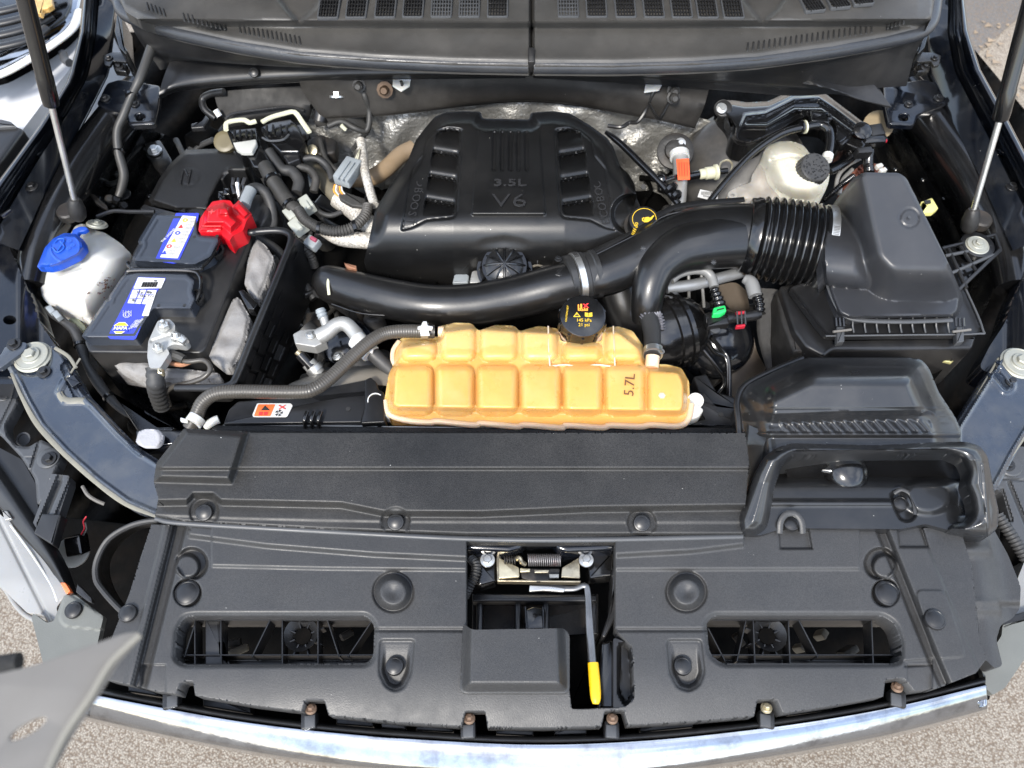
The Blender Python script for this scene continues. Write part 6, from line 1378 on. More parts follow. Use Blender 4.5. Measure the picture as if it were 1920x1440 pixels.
loose('foil_sleeve', [(605, 434, .955), (640, 447, .955), (700, 452, .955)], [.009, .0145, .016], 'wrap', 'lowest braided silver sleeve running under the engine cover edge', 'heat sleeve')
loose('coolant_pipe', [(775, 278, .93), (752, 290, .93), (722, 318, .93), (695, 333, .93), (660, 335, .92), (625, 330, .92)], .0175, 'brown', 'dusty tan-brown pipe curving behind the engine cover', 'pipe')
loose('coolant_pipe', [(580, 308, .92), (605, 338, .92), (632, 368, .92), (650, 388, .91)], .0165, mat('olive_dusty_pipe', (.14, .125, .09), .6, grime=(.06, .05, .035), gfac=.5), 'olive-grey slanting pipe between harness and silver sleeve', 'pipe')
gc = thing('grey_connector', 'ribbed grey electrical connector leaning beside the slim silver sleeve', 'connector', W(655, 320, .95))
ax_ = (W(672, 295, .985) - W(635, 348, .985)).normalized(); rz = math.atan2(ax_.y, ax_.x)
q = MB(); boxat(q, W(653, 322, .985), (.058, .034, .022), (0, 0, rz), .003); q.build('body', M['greyc'], gc)
for k in (-1, 0, 1): q = MB(); boxat(q, W(653, 322, .998) + Vector((-sin(rz), cos(rz), 0)) * .010 * k, (.05, .003, .005), (0, 0, rz), .001); q.build('rib', M['greyc'], gc)
for k in range(5): tube([(664 + k * 2, 300, .99), (670 + k, 288, .995), (676 + (k % 3) * 2, 276, .99)], .0015, 6).build('wire', M['cream'] if k % 2 else M['tan'], gc)
for k in range(5): tube([(628 + k * 3, 346 + k, .985), (626 + k * 4, 358, .98), (634 + k * 4, 368, .97)], .0015, 6).build('wire', [M['oprint'], M['wprint'], M['brown']][k % 3], gc)
slab([(632, 352), (650, 360), (685, 372), (688, 388), (660, 385), (636, 372)], .975, .015, .003, .003).build('frayed_cloth_wrap', M['wire'], gc)
sg = thing('sage_connector', 'pale sage-grey connector pair with wires near the grey conduit', 'connector', W(555, 410, .9))
for x, y, w_, h_, a in ((576, 384, .034, .022, -1.0), (548, 402, .03, .024, -.9), (560, 424, .03, .028, -.9)): q = MB(); boxat(q, W(x, y, .965), (w_, h_, .02), (.2, 0, a), .003); q.build('housing', M['sage'], sg); q = MB(); boxat(q, W(x, y, .976), (w_ * .6, h_ * .3, .006), (.2, 0, a), .001); q.build('rib', M['sage'], sg)
for k in range(5): tube([(543 + k * 5, 432, .955), (540 + k * 5, 442, .95), (546 + k * 3, 452, .93)], .0016, 6).build('wire', [M['tan'], M['rubber'], M['rust']][k % 3], sg)
pc = thing('small_plug', 'small grey plug with pink insert right of the battery tray', 'plug', W(585, 455, .9))
q = MB(); boxat(q, W(586, 456, .95), (.026, .022, .016), (.2, 0, -.6), .003); q.build('body', M['greyc'], pc); q = MB(); boxat(q, W(588, 449, .96), (.014, .006, .008), (0, 0, -.6), .001); q.build('insert', mat('dull_pink_plastic', (.3, .06, .1), .5), pc)
loose('corrugated_conduit', [(545, 440, .95), (560, 455, .94), (580, 475, .93), (590, 500, .9)], .008, 'wire', 'short dark corrugated conduit beside the battery tray wall', 'conduit', (.005, .001))
loose('small_hose', [(578, 425, .95), (582, 440, .945), (572, 450, .94), (566, 456, .93)], .0045, 'hosem' if 'hosem' in M else 'wire', 'thin grey hose hook above the pink-tipped plug', 'hose')
loose('grey_tube', [(588, 300, .93), (582, 325, .92), (585, 350, .91)], .005, M['greyc'], 'thin upright grey tube behind the black harness loops', 'tube')
loose('positive_cable', [(456, 380, 1.0), (462, 362, 1.0), (478, 352, .995), (496, 360, .985), (508, 385, .97), (512, 415, .95), (505, 440, .94)], .0095, 'rubber', 'black positive cable arching right of the red terminal cover', 'cable')
loose('taped_cable_end', [(458, 386, 1.0), (462, 372, 1.0), (470, 356, 1.0)], .0115, M['greyc'], 'grey taped cable end beside the red terminal cover', 'cable')
rb_ = thing('rubber_boot', 'crumpled black rubber boot right of the red terminal cover', 'rubber boot', W(485, 400, .9))
def zrb(U, V): return .955 + .02 * np.sqrt(ss(0, 24, -sdc(U, V, 486, 400, 34))) + .004 * np.sin(U * .25 + V * .1)
mold([(462, 380), (480, 364), (500, 368), (510, 395), (506, 420), (490, 436), (466, 428), (458, 405)], zrb, 3, 6, skirt=.03).build('boot', M['rubber'], rb_, 80)
for k in range(6):
    q = MB(); boxat(q, W(440 + (k % 3) * 10, 345 + (k // 3) * 14, .975), (.008, .02, .02), (.3, 0, r.uniform(-.4, .4)), .002); q.build('fuse_tab', M['gloss'] if k % 2 else M['smooth'], fb)
tube([(445, 345, .985), (447, 358, .99), (450, 372, .995)], .0035, 8, corr=(.0035, .001)).build('threaded_stud', M['steel'], fb)
loose('hood_release_hose', [(294, 58, 1.13), (280, 100, 1.11), (262, 148, 1.09), (246, 180, 1.07), (232, 215, 1.05), (220, 245, 1.03), (222, 285, 1.0), (232, 325, .97), (228, 352, .95), (222, 368, .94)], [.009, .009, .0085, .007, .008, .008, .0085, .009, .0085, .007], 'hosem' if 'hosem' in M else 'rubber', 'long black washer hose hanging from the cowl down the left wall', 'hose')
wl_ = thing('washer_line_clips', 'black line joints where the washer hose meets the left wall', 'hose joint', W(222, 370, .9))
for x, y in ((218, 376), (232, 388), (205, 375)): q = MB(); lathe(q, W(x, y, .93), (.5, -.3, .8), [(.008, -.01), (.009, 0), (.007, .004), (.009, .007), (.006, .012)], 14); q.build('joint', M['gloss'] if x != 205 else M['dirty'], wl_)
slab([(166, 362), (176, 364), (200, 385), (202, 394), (190, 388), (176, 378)], .95, .008, .001, .003).build('bent_tab', M['dirty'], wl_)
loose('front_harness', [(88, 578, .95), (104, 590, .95), (122, 605, .945), (140, 620, .94), (152, 648, .93), (162, 680, .92), (180, 712, .91), (205, 745, .9), (240, 775, .89), (300, 800, .88)], [.006, .009, .007, .009, .0095, .007, .009, .008, .007, .006], 'rubber', 'black taped harness running below the white washer tank', 'wiring harness')
for x, y in ((96, 582), (108, 592)): q = MB(); boxat(q, W(x, y, .96), (.018, .010, .010), (0, 0, -.8), .002); q.build('harness_connector', M['greyc'], None, label='grey connector on the harness below the washer tank, %s' % ('upper one' if x == 96 else 'lower one'), cat='connector', group='connectors on the front harness')
slab([(128, 598), (142, 592), (160, 612), (158, 622), (146, 616)], .93, .01, .002, .002).build('olive_bracket', mat('olive_plate', (.3, .31, .2), .5, dust=.2), None, 40, 'small olive metal plate under the washer tank', 'bracket')
clutter(14, 240, 330, 700, 800, .8, .88, tr, 12, M['floor']); clutter(8, 330, 470, 250, 300, .85, .92, cm, 13)
slab([(212, 740), (300, 800), (330, 800), (300, 830), (262, 815)], .9, .05, .004, .004).build('lower_rail', M['inner'], None, 50, 'dark rail behind the left support arm', 'rail')

# ================================================================== silver pickup alongside (upper left)
sc = thing('parked_silver_pickup', 'silver pickup nose with black bar grille and gold emblem, upper left corner', 'pickup', W(30, 100, .3))
mold([(-80, -40), (160, -40), (154, 40), (150, 70), (130, 130), (90, 180), (0, 300), (-80, 380)], lambda U, V: .82 + .0004 * (150 - V), 6, 4, skirt=.5).build('bumper', M['silver'], sc, 60)
GR = [(-80, -40), (158, -40), (150, 0), (144, 30), (112, 62), (60, 96), (0, 128), (-80, 150)]
slab([(a, c) for a, c in GR], .90, .04, .006, .01).build('grille_surround', M['chrome'], sc)
slab([(-80, -40), (136, -40), (132, 8), (120, 30), (88, 52), (40, 80), (0, 100), (-80, 118)], .908, .03, .006, .01).build('grille_frame', M['gloss'], sc)
for k in range(4):
    y = 8 + k * 22; tube([(-80, y + 26, .925), (0, y + 14, .925), (60, y - 2, .925), (118 - k * 10, y - 22, .925)], .011, 10, flat=.7).build('grille_bar', M['smooth'], sc, 60)
slab([(54, -30), (92, -30), (98, 8), (90, 14), (80, 16), (76, 26), (66, 22), (62, 16), (52, 14)], .955, .012, .003, .002).build('emblem', mat('gold_emblem', (.62, .38, .12), .35, metal=.5, coat=.5, vary=.25, vscale=60), sc)
slab([(-80, 228), (0, 228), (24, 232), (44, 240), (0, 300), (-80, 380)], .86, .04, .01, .01).build('lower_grille', M['smooth'], sc)
slab([(-80, 222), (0, 222), (20, 227), (30, 236), (0, 238), (-80, 238)], .868, .03, .004, .004).build('lower_grille_rim', M['grey'], sc)
tube([(-80, 160, .91), (0, 140, .91), (60, 108, .91), (112, 74, .91), (138, 50, .91), (150, 20, .91)], .012, 10, flat=.5).build('bright_trim', M['white'], sc, 80)
tube([(118, 100, .88), (122, 112, .88), (130, 118, .88)], .01, 8).build('sensor', M['grey'], sc)

# thin looms and lines filling the gaps at the rear
for k, (P, r_, m_, lab) in enumerate((
    ([(470, 250, .93), (478, 300, .92), (500, 345, .92), (530, 400, .9), (540, 440, .88)], .006, 'wire', 'thin taped loom behind the left module connector'),
    ([(600, 262, .97), (612, 300, .96), (640, 330, .95), (640, 356, .95)], .0055, 'wire', 'thin dark loom falling from the coil bracket canister'),
    ([(560, 300, .97), (590, 296, .97), (614, 312, .96), (624, 338, .955)], .007, 'rubber', 'black loom lying over the olive-grey pipe'),
    ([(690, 246, .97), (676, 262, .98), (662, 280, .985)], .0045, 'wire', 'short dark wire joining the slim silver sleeve'),
    ([(520, 330, .96), (505, 352, .96), (516, 372, .95), (536, 376, .95), (556, 366, .95)], .0045, 'rubber', 'small looped wire beside the thick taped harness'),
    ([(585, 380, .95), (600, 398, .95), (620, 404, .95), (640, 398, .95)], .005, 'rubber', 'thin black wire above the corrugated conduit'),
    ([(330, 262, .9), (352, 300, .9), (372, 276, .92), (400, 262, .94)], .006, 'rubber', 'dark hose crossing behind the fuse box lid'),
    ([(470, 440, .95), (520, 470, .93), (560, 520, .9), (590, 560, .88)], .009, 'rubber', 'dark hose running down beside the tray wall'))):
    loose('thin_loom', P, r_, m_, lab, 'wiring')

# cable ties and tape bands on the bigger looms
for k, (x, y, z, dx, dy, rr0, nm) in enumerate(((512, 338, .985, .5, -.9, .0162, 'taped'), (545, 386, .971, .6, -.8, .0158, 'taped'), (600, 428, .985, 1, -.25, .0112, 'conduit'), (664, 425, .985, 1, .35, .0112, 'conduit'), (222, 285, 1.0, 0, -1, .010, 'washer'), (246, 180, 1.07, .4, -1, .0095, 'washer'), (152, 648, .93, .3, -1, .0105, 'front'), (205, 745, .9, .7, -.7, .0095, 'front'))):
    q = MB(); ring_clamp(q, W(x, y, z), (dx, dy, 0), rr0, .006, .0012)
    q.build('cable_tie', M['gloss'], None, 40, ['black tie high on the thick taped harness', 'black tie low on the thick taped harness', 'black tie at the left of the grey conduit', 'black tie at the right bend of the grey conduit', 'black band low on the long washer hose', 'black band high on the long washer hose', 'black band on the front harness below the washer tank', 'black band on the front harness behind the left support arm'][k], 'cable tie', 'ties and bands on the looms')
# ================================================================== air filter box
ab = thing('air_filter_box', 'big satin black air filter box with ribbed rim and metal clips', 'air filter box', W(1690, 500, .85))
AO = [(1552, 398), (1570, 372), (1600, 334), (1618, 323), (1686, 324), (1700, 334), (1716, 366), (1782, 500), (1806, 558), (1801, 588), (1785, 599), (1592, 602), (1570, 592), (1556, 560), (1545, 525), (1540, 470)]
def zab(U, V):
    d = sdp(U, V, [(1618, 324), (1690, 326), (1776, 490), (1768, 502), (1676, 500), (1654, 478), (1640, 420)], 8)
    top = (1.165 - .00030 * (V - 325)) * (1 - ss(-4, 96, d)) + 1.0 * ss(-4, 96, d); fl = 1.0 + .022 * ss(0, 10, -sdp(U, V, AO, 8)); z = np.maximum(top, fl)
    c = 463 + (U - 1550) * .10; yy = (V - c) * .00098; bump = 1.015 + np.sqrt(np.maximum(0, .071 ** 2 - yy ** 2)) - .05 * ss(1600, 1680, U)
    k = .012; h = np.clip(.5 + .5 * (bump - z) / k, 0, 1); z = np.where(U < 1700, z * (1 - h) + bump * h + k * h * (1 - h), z)
    z -= .0015 * (1 - ss(1, 3, np.abs(sdc(U, V, 1705, 408, 0) - 17)))
    z -= .02 * ss(6, 0, -sdp(U, V, AO, 8)) * (d > 5)
    return z
mold(AO, zab, 2.4, 8, skirt=.03).build('upper_shell', M['abx'] if 'abx' in M else mat('satin_filter_box_plastic', (.022, .023, .026), .36, bump=.25, bscale=600, dust=.06, speck=.7), ab, 60)
q = MB(); ringface(q, W(1705, 408, 1.1415), Vector((0, 0, 1)), .0005, .003, 14, .001); q.build('gate_mark', M['grey'], ab)
def zfl_(U, V): return .985 + .004 * ss(4, 0, -sdp(U, V, FL, 5))
FL = [(1480, 540), (1500, 532), (1545, 528), (1590, 590), (1785, 588), (1800, 545), (1770, 466), (1778, 464), (1842, 612), (1838, 622), (1826, 628), (1560, 630), (1548, 628), (1530, 606)]
mold(FL, zfl_, 2.4, 5, skirt=.012).build('rim_flange', M['smooth'], ab, 50)
for k in range(9):
    x = 1601 + k * 22.4; q = MB(); A, C = W(x - 1, 590, 1.008), W(x, 624, .99); sweep(q, [A, (A + C) / 2 - Vector((0, 0, .004)), C], .0016, 6, n=3); q.build('rim_rib', M['grey'], ab)
tube([(1548, 630, .992), (1700, 628, .992), (1830, 626, .992), (1842, 616, .992), (1812, 545, .992), (1770, 462, .992)], .0018, 6).build('rim_edge', M['grey'], ab)
tube([(1548, 520, 1.01), (1562, 560, 1.01), (1580, 588, 1.008), (1610, 600, 1.006), (1690, 603, 1.006), (1785, 600, 1.006)], .0045, 8, flat=.6).build('shell_bead', M['grey'], ab, 80)
slab([(1462, 535), (1490, 530), (1540, 622), (1560, 634), (1832, 630), (1824, 654), (1560, 656), (1545, 668), (1512, 650), (1490, 620)], .968, .12, .006, .006).build('lower_shell', M['smooth'], ab)
slab([(1455, 545), (1475, 540), (1500, 610), (1510, 660), (1488, 660), (1465, 600)], .95, .1, .006, .004).build('side_duct', M['dirty'], ab)
for x in (1576, 1800):
    t = slab([(x - 7, 612), (x + 8, 612), (x + 8, 640), (x - 6, 642)], .998, .012, .002, .002).build('spring_clip', M['grey'], ab); tube([(x - 14, 622, 1.0), (x + 20, 618, 1.0)], .0022, 8).build('clip_pin', M['plate'], ab)
    for k in range(3): tube([(x - 8 + k * 7, 596, 1.004), (x - 7 + k * 7, 612, .998)], .0022, 6).build('clip_rib', M['gloss'], ab)
# outrigger bracket
for a, c in (((1766, 466, 1.0), (1866, 440, 1.0)), ((1866, 440, 1.0), (1876, 468, 1.0)), ((1876, 468, 1.0), (1796, 545, 1.0)), ((1772, 480, 1.0), (1858, 462, 1.0)), ((1784, 512, 1.0), (1862, 478, 1.0)), ((1778, 466, 1.0), (1812, 540, 1.0)), ((1800, 462, 1.0), (1830, 508, 1.0))):
    tube([a, c], .0032, 8).build('bracket_rib', M['grey' if a[1] in (480, 512) else 'smooth'], ab)
slab([(1770, 468), (1868, 444), (1876, 462), (1806, 542)], .985, .01, .003, .003).build('bracket_web', M['gloss'], ab)
put('washer_bolt', BIG, W(1833, 459, 1.004), ab, (0, 0, .2), .62); q = MB(); lathe(q, W(1833, 459, 1.0), (0, 0, 1), [(.029, -.01), (.029, .001), (.026, .003)], 28); q.build('grommet', M['smooth'], ab)
yc = thing('yellow_clip', 'pale yellow plastic harness clip on the dark wall beyond the filter box', 'clip', W(1742, 385, .9))
slab([(1727, 378), (1748, 370), (1753, 378), (1760, 390), (1750, 398), (1738, 398), (1727, 404), (1722, 400), (1736, 386)], .995, .01, .002, .002).build('clip', mat('pale_yellow_plastic', (.6, .56, .2), .4), yc); slab([(1733, 376), (1744, 374), (1746, 380), (1736, 382)], .998, .003, 0).build('window', M['black'], yc)
yl = thing('yellow_latch', 'yellow plated latch bracket below the right corner of the filter box', 'bracket', W(1785, 665, .85))
slab([(1768, 676), (1776, 652), (1800, 646), (1812, 640), (1800, 664), (1785, 680)], .93, .006, .002, .002).build('plate', mat('yellow_zinc', (.5, .47, .22), .4, metal=.5), yl); q = MB(); boxat(q, W(1790, 668, .935), (.02, .008, .008), (0, 0, .5), .002); q.build('tongue', M['dirty'], yl)

# ================================================================== intake scoop (front right)
sn = thing('air_intake_scoop', 'large glossy black blow-moulded air scoop with open mouth, front right', 'air intake', W(1620, 850, .95))
HO = [(1384, 770), (1388, 742), (1404, 720), (1500, 674), (1520, 670), (1700, 670), (1728, 674), (1742, 690), (1760, 735), (1790, 780), (1802, 806), (1800, 832), (1640, 850), (1440, 866), (1408, 862), (1394, 820)]
def zhp(U, V):
    d = -sdp(U, V, [(a, c if c < 825 else c + 70) for a, c in HO], 10); z = 1.03 + .052 * np.power(ss(-2, 58, d), .8)
    pl = -sdp(U, V, [(1440, 730), (1530, 690), (1712, 690), (1750, 775), (1440, 790)], 14); z += .018 * ss(-10, 16, pl) - .00042 * (np.clip(V, 690, 790) - 740)
    z -= .002 * (1 - ss(0, 2.5, np.abs(V - 766))) * (U > 1440) + .002 * (1 - ss(0, 2.5, np.abs(V - 779))) * (U > 1440)
    band = ss(786, 790, V) * (1 - ss(808, 812, V)) * (U > 1462) * (U < 1745); z += band * .0035 * np.clip(np.sin((U + (V - 790) * -.9) * 2 * pi / 20.5), -.4, .6)
    z -= .006 * ss(806, 822, V); z += .005 * (1 - ss(2, 6, np.abs(V - 815)))
    z += .003 * (1 - ss(1, 3, np.abs(sdc(U, V, 1740, 783, 0) - 13))) * (V < 780)
    return z
mold(HO, zhp, 2.2, 8, skirt=.05).build('upper_shell', M['scoop'], sn, 70)
tube([(1400, 868, 1.0), (1388, 830, 1.02), (1385, 790, 1.03), (1382, 752, 1.03), (1398, 722, 1.03), (1450, 695, 1.03), (1505, 672, 1.03)], .005, 8).build('shell_flange', M['smooth'], sn, 80)
FLO = [(1452, 846), (1820, 842), (1850, 880), (1868, 955), (1868, 996), (1846, 1008), (1808, 1003), (1764, 990), (1735, 982), (1690, 992), (1470, 990), (1425, 1004), (1400, 1003), (1388, 985), (1404, 935), (1428, 878)]
def zfo2(U, V):
    z = 1.012 - .030 * (1 - ss(880, 914, V)); z += .004 * np.sin(np.clip((V - 940) / 20, -1, 1) * pi / 2) * 0
    z += .006 * (1 - ss(2, 8, np.abs(V - 943))) * (U < 1700) + .010 * ss(1385, 1440, U) * 0
    z += .012 * (1 - ss(0, 30, np.hypot((U - 1590), (V - 882) * 1.2)))
    z -= .012 * ss(1775, 1800, U) * (1 - ss(1812, 1832, U)) * ss(860, 885, V) * (1 - ss(965, 985, V))
    z += .010 * (1 - ss(24, 40, np.hypot((U - 1740) * .7, V - 930)))
    z -= .010 * (1 - ss(18, 23, np.hypot(U - 1483, (V - 980)))) ; z -= .008 * (1 - ss(15, 20, sdl(U, V, [(1688, 935), (1700, 960)])))
    return z
mold(FLO, zfo2, 2.4, 8, skirt=.03).build('mouth_floor', M['scoop'], sn, 70)
patch([[(1455, 846, 1.085), (1640, 842, 1.09), (1815, 842, 1.085)], [(1470, 868, 1.04), (1640, 860, 1.04), (1800, 866, 1.04)], [(1480, 905, .985), (1640, 903, .985), (1800, 905, .985)]], 8, 6, .003).build('mouth_back', M['gloss'], sn, 80)
LIP = [(1386, 1000), (1384, 975), (1398, 938), (1416, 888), (1432, 858), (1454, 840), (1484, 831), (1640, 835), (1760, 829), (1812, 828), (1838, 836), (1852, 856), (1862, 910), (1873, 958), (1871, 990), (1852, 1008), (1815, 1006), (1775, 996),
       (1782, 984), (1808, 980), (1824, 962), (1820, 935), (1808, 908), (1814, 884), (1804, 862), (1780, 852), (1640, 853), (1488, 854), (1468, 868), (1452, 915), (1444, 965), (1438, 990), (1420, 1006), (1398, 1005)]
def zlip(U, V):
    d = -sdp(U, V, LIP, 8); z = np.interp(V, [828, 862, 905, 1005], [1.072, 1.068, 1.045, 1.008])
    z = z + .018 * np.sqrt(ss(0, 15, d)) + .006 * ss(12, 30, d); z += .003 * (1 - ss(1, 5, np.abs(U - 1846 - (V - 900) * .08))) * (V > 870)
    return z
mold(LIP, zlip, 1.8, 8, skirt=.02).build('mouth_lip', M['scoop'], sn, 80)
patch([[(1440, 868, 1.07), (1420, 930, 1.035), (1405, 995, 1.01)], [(1460, 885, 1.03), (1448, 935, 1.012), (1436, 995, 1.004)]], 6, 6, .003).build('side_wall', M['scoop'], sn, 80)
patch([[(1830, 862, 1.075), (1842, 930, 1.04), (1850, 995, 1.01)], [(1800, 885, 1.03), (1812, 935, 1.012), (1815, 990, 1.004)]], 6, 6, .003).build('side_wall', M['scoop'], sn, 80)
q = MB(); lathe(q, W(1590, 884, 1.012), (0, -.3, 1), [(.032, -.02), (.031, .0), (.026, .008), (.014, .013), (.004, .014)], 28); q.build('mouth_dimple', M['gloss'], sn)
tube([(1540, 880, 1.01), (1560, 882, 1.012), (1585, 884, 1.012)], [.006, .008, .012], 10).build('mouth_dimple', M['gloss'], sn)
pin(1483, 981, 1.008, sn, 16); pin(1688, 944, 1.010, sn, 14)
tube([(1676, 925, 1.018), (1690, 918, 1.022), (1706, 926, 1.02), (1714, 945, 1.018), (1716, 965, 1.016)], .0032, 8, flat=.5).build('pin_collar', M['tex'], sn, 80)
tube([(1462, 1000, 1.01), (1464, 978, 1.018), (1475, 964, 1.022), (1492, 964, 1.022), (1503, 978, 1.018), (1506, 1000, 1.01)], .0045, 8, flat=.4).build('pin_collar', M['tex'], sn, 80)
patch([[(1400, 795, 1.03), (1396, 840, 1.02), (1400, 900, 1.01), (1395, 960, 1.0)], [(1440, 812, 1.05), (1432, 840, 1.045), (1428, 880, 1.03), (1412, 950, 1.01)]], 6, 6, .003).build('left_shoulder', M['scoop'], sn, 80)

# ================================================================== brake fluid reservoir and neighbours
br = thing('brake_fluid_reservoir', 'ivory plastic brake fluid reservoir with knurled black cap', 'fluid reservoir', W(1490, 330, .9))
BO = [(1429, 290), (1438, 274), (1460, 264), (1488, 265), (1508, 273), (1521, 292), (1540, 306), (1556, 322), (1554, 342), (1546, 362), (1520, 376), (1484, 372), (1458, 358), (1440, 325)]
def zbr(U, V): d = -sdp(U, V, BO, 10); return 1.0 + .042 * np.sqrt(ss(0, 30, d)) - .006 * (1 - ss(0, 5, sdl(U, V, [(1446, 300), (1480, 292), (1516, 296)]))) - .004 * ss(345, 375, V)
mold(BO, zbr, 1.8, 8, skirt=.035).build('tank', M['brk'], br, 80)
mold([(1430, 296), (1445, 322), (1462, 358), (1490, 376), (1470, 380), (1440, 374), (1405, 372), (1376, 376), (1362, 372), (1366, 360), (1392, 346), (1408, 342), (1410, 328)], lambda U, V: .985 + .006 * np.sin(U * .12) * np.sin(V * .1), 2, 4, skirt=.03).build('lower_chamber', M['brk2'], br, 80)
q = MB(); ringface(q, W(1373, 368, .995), Vector((0, 0, 1)), .004, .009, 18, .003); q.build('mounting_eye', M['brk2'], br)
cax2 = Vector((.12, -.35, 1)).normalized(); cc = W(1524, 318, 1.045)
q = MB(); lathe(q, cc, cax2, [(.029, -.016), (.029, -.006), (.0275, .010), (.0255, .012), (.010, .0125)], 40); cpx = q.build('cap', M['rubber'], br, 30)
for k in range(24):
    a = k * 2 * pi / 24; u = Vector((1, 0, 0)); u = (u - cax2 * u.dot(cax2)).normalized(); v = cax2.cross(u); dd = u * cos(a) + v * sin(a); q = MB(); sweep(q, [cc + dd * .0292 - cax2 * .014, cc + dd * .0278 + cax2 * .009], .0013, 5, n=1); q.build('knurl', M['smooth'], cpx)
q = MB(); rr = random.Random(2)
for k in range(70):
    a = rr.random() * 6.3; rd = .024 * math.sqrt(rr.random()); p = cc + cax2 * .0128 + u * cos(a) * rd + v * sin(a) * rd; lathe(q, p, cax2, [(.0014, 0), (.0008, .0008)], 6)
q.build('raised_lettering', M['smooth'], cpx)
bo = thing('brake_booster', 'large round dusty black brake booster behind the ivory reservoir', 'brake booster', W(1370, 300, .8))
q = MB(); lathe(q, W(1385, 318, .93), (-.35, -.6, 1), [(.13, -.06), (.135, -.04), (.128, -.03), (.122, -.025), (.118, -.005), (.105, .008), (.07, .014), (.05, .02), (.03, .022)], 48); q.build('shell', M['boost'] if 'boost' in M else mat('dusty_black_shell', (.022, .021, .02), .45, dust=.3, grime=(.07, .062, .05), gfac=.4), bo, 40)
slab([(1313, 355), (1347, 362), (1345, 378), (1308, 369)], .985, .001, 0, .001).build('barcode_label', M['wprint'], bo)
q = MB()
for k in range(12): x = 1316 + k * 2.3; sweep(q, [W(x, 359, .987), W(x - 1, 365, .987)], .0005, 4, n=1)
q.build('barcode', M['black'], bo); text('2306241', 1326, 369, .986, .0045, M['black'], bo, rot=-12)
tube([(1348, 318, .985), (1352, 305, .985), (1364, 300, .985), (1373, 308, .985), (1370, 322, .985)], .0018, 8).build('bleed_pipe', M['gold'], bo)
slab([(1340, 255), (1366, 240), (1372, 262), (1345, 282)], .94, .02, .003, .004).build('side_plate', M['dirty'], bo)
vb = thing('vacuum_bracket_box', 'glossy black arched plastic box with stepped ribs above the brake reservoir', 'plastic box', W(1480, 210, .95))
VO = [(1344, 196), (1355, 188), (1376, 188), (1398, 192), (1420, 191), (1440, 190), (1470, 176), (1490, 166), (1538, 168), (1556, 182), (1622, 232), (1640, 246), (1626, 262), (1600, 258), (1588, 270), (1570, 280), (1558, 262), (1560, 240), (1548, 230), (1520, 226), (1500, 232), (1468, 250), (1430, 268), (1400, 275), (1378, 270), (1369, 258), (1372, 240), (1366, 230), (1348, 214)]
def zvb(U, V):
    d = -sdp(U, V, VO, 5); z = 1.0 + .03 * ss(0, 10, d)
    for L_, h in (([(1392, 236), (1400, 218), (1436, 214), (1490, 186), (1535, 184), (1560, 200), (1622, 248)], .005), ([(1400, 236), (1440, 236), (1490, 206), (1540, 206), (1590, 242), (1606, 254)], .007)):
        z += h * (1 - ss(2, 6, sdl(U, V, L_)))
    z -= .012 * (1 - ss(8, 16, sdl(U, V, [(1398, 252), (1440, 252), (1500, 222)])))
    return z
mold(VO, zvb, 2, 5, skirt=.04).build('box', M['gloss'], vb, 60)
q = MB(); lathe(q, W(1356, 204, 1.03), (-.1, -.6, 1), [(.016, -.006), (.018, 0), (.016, .004), (.010, .005)], 20); q.build('boss', M['smooth'], vb); put('bolt', BOLTS, W(1353, 203, 1.042), vb, (.5, 0, 0), .8)
q = MB(); lathe(q, W(1616, 246, 1.035), (0, -.3, 1), [(.016, 0), (.018, .004), (.012, .007)], 20); q.build('valve', M['gloss'], vb)
for P in ([(1520, 206), (1555, 208), (1556, 230), (1522, 226)], [(1545, 212), (1560, 212), (1562, 222), (1548, 222)]): slab(P, 1.042, .02, .003, .003).build('hose_clip', M['gloss'], vb)
slab([(1362, 210), (1374, 216), (1372, 240), (1362, 226)], 1.02, .02, .003, .003).build('foot', M['smooth'], vb)
bh = thing('brake_vacuum_hose', 'thin glossy black hose with ivory ring arching over the brake reservoir', 'hose', W(1450, 280, .95))
tube([(1326, 384, 1.0), (1348, 355, 1.01), (1380, 318, 1.02), (1412, 286, 1.03), (1445, 262, 1.04), (1476, 246, 1.05), (1510, 238, 1.055), (1535, 234, 1.055), (1550, 239, 1.055), (1556, 252, 1.05), (1556, 272, 1.045), (1552, 292, 1.04)], [.0062, .0062, .0064, .0064, .0066, .007, .0072, .0072, .0078, .0085, .0088, .0088], 12).build('hose', M['gloss'], bh, 80)
for x, c_ in ((1509, M['cream']), (1503, M['gloss'])): q = MB(); ring_clamp(q, W(x, 238, 1.055), (1, .2, 0), .0105, .003, .0018); q.build('ring', c_, bh)
tube([(1553, 290, 1.04), (1550, 300, 1.038)], .010, 12).build('striped_end', M['white'], bh)
# orange-tagged pipe, cream joint, wiper-linkage rod
op = thing('refrigerant_pipe_joint', 'upright grey pipe joint with bright orange tag at a round bulkhead flange', 'pipe joint', W(1272, 320, .9))
q = MB(); lathe(q, W(1266, 284, .97), (-.1, -.6, 1), [(.036, -.004), (.036, .004), (.030, .006), (.022, .006), (.02, .012), (.014, .014)], 32); q.build('flange', M['dirty'], op)
put('bolt', BOLTS, W(1276, 268, .985), op, (.5, 0, 0), .8)
tube([(1274, 285, .99), (1276, 310, .985), (1275, 345, .975), (1272, 390, .96)], [.017, .015, .014, .014], 16).build('pipe', M['alu'], op, 80)
q = MB(); ring_clamp(q, W(1274, 292, .99), (0, 1, .1), .018, .012, .001); q.build('pale_ring', M['white'], op)
slab([(1268, 298), (1292, 297), (1294, 336), (1271, 337)], 1.006, .0015, .0004, .001).build('orange_tag', M['oran2'], op)
for k in range(4): tube([(1273 + k * 5, 304, 1.008), (1274 + k * 5, 330, 1.008)], .0005, 4).build('tag_print', M['rprint'], op)
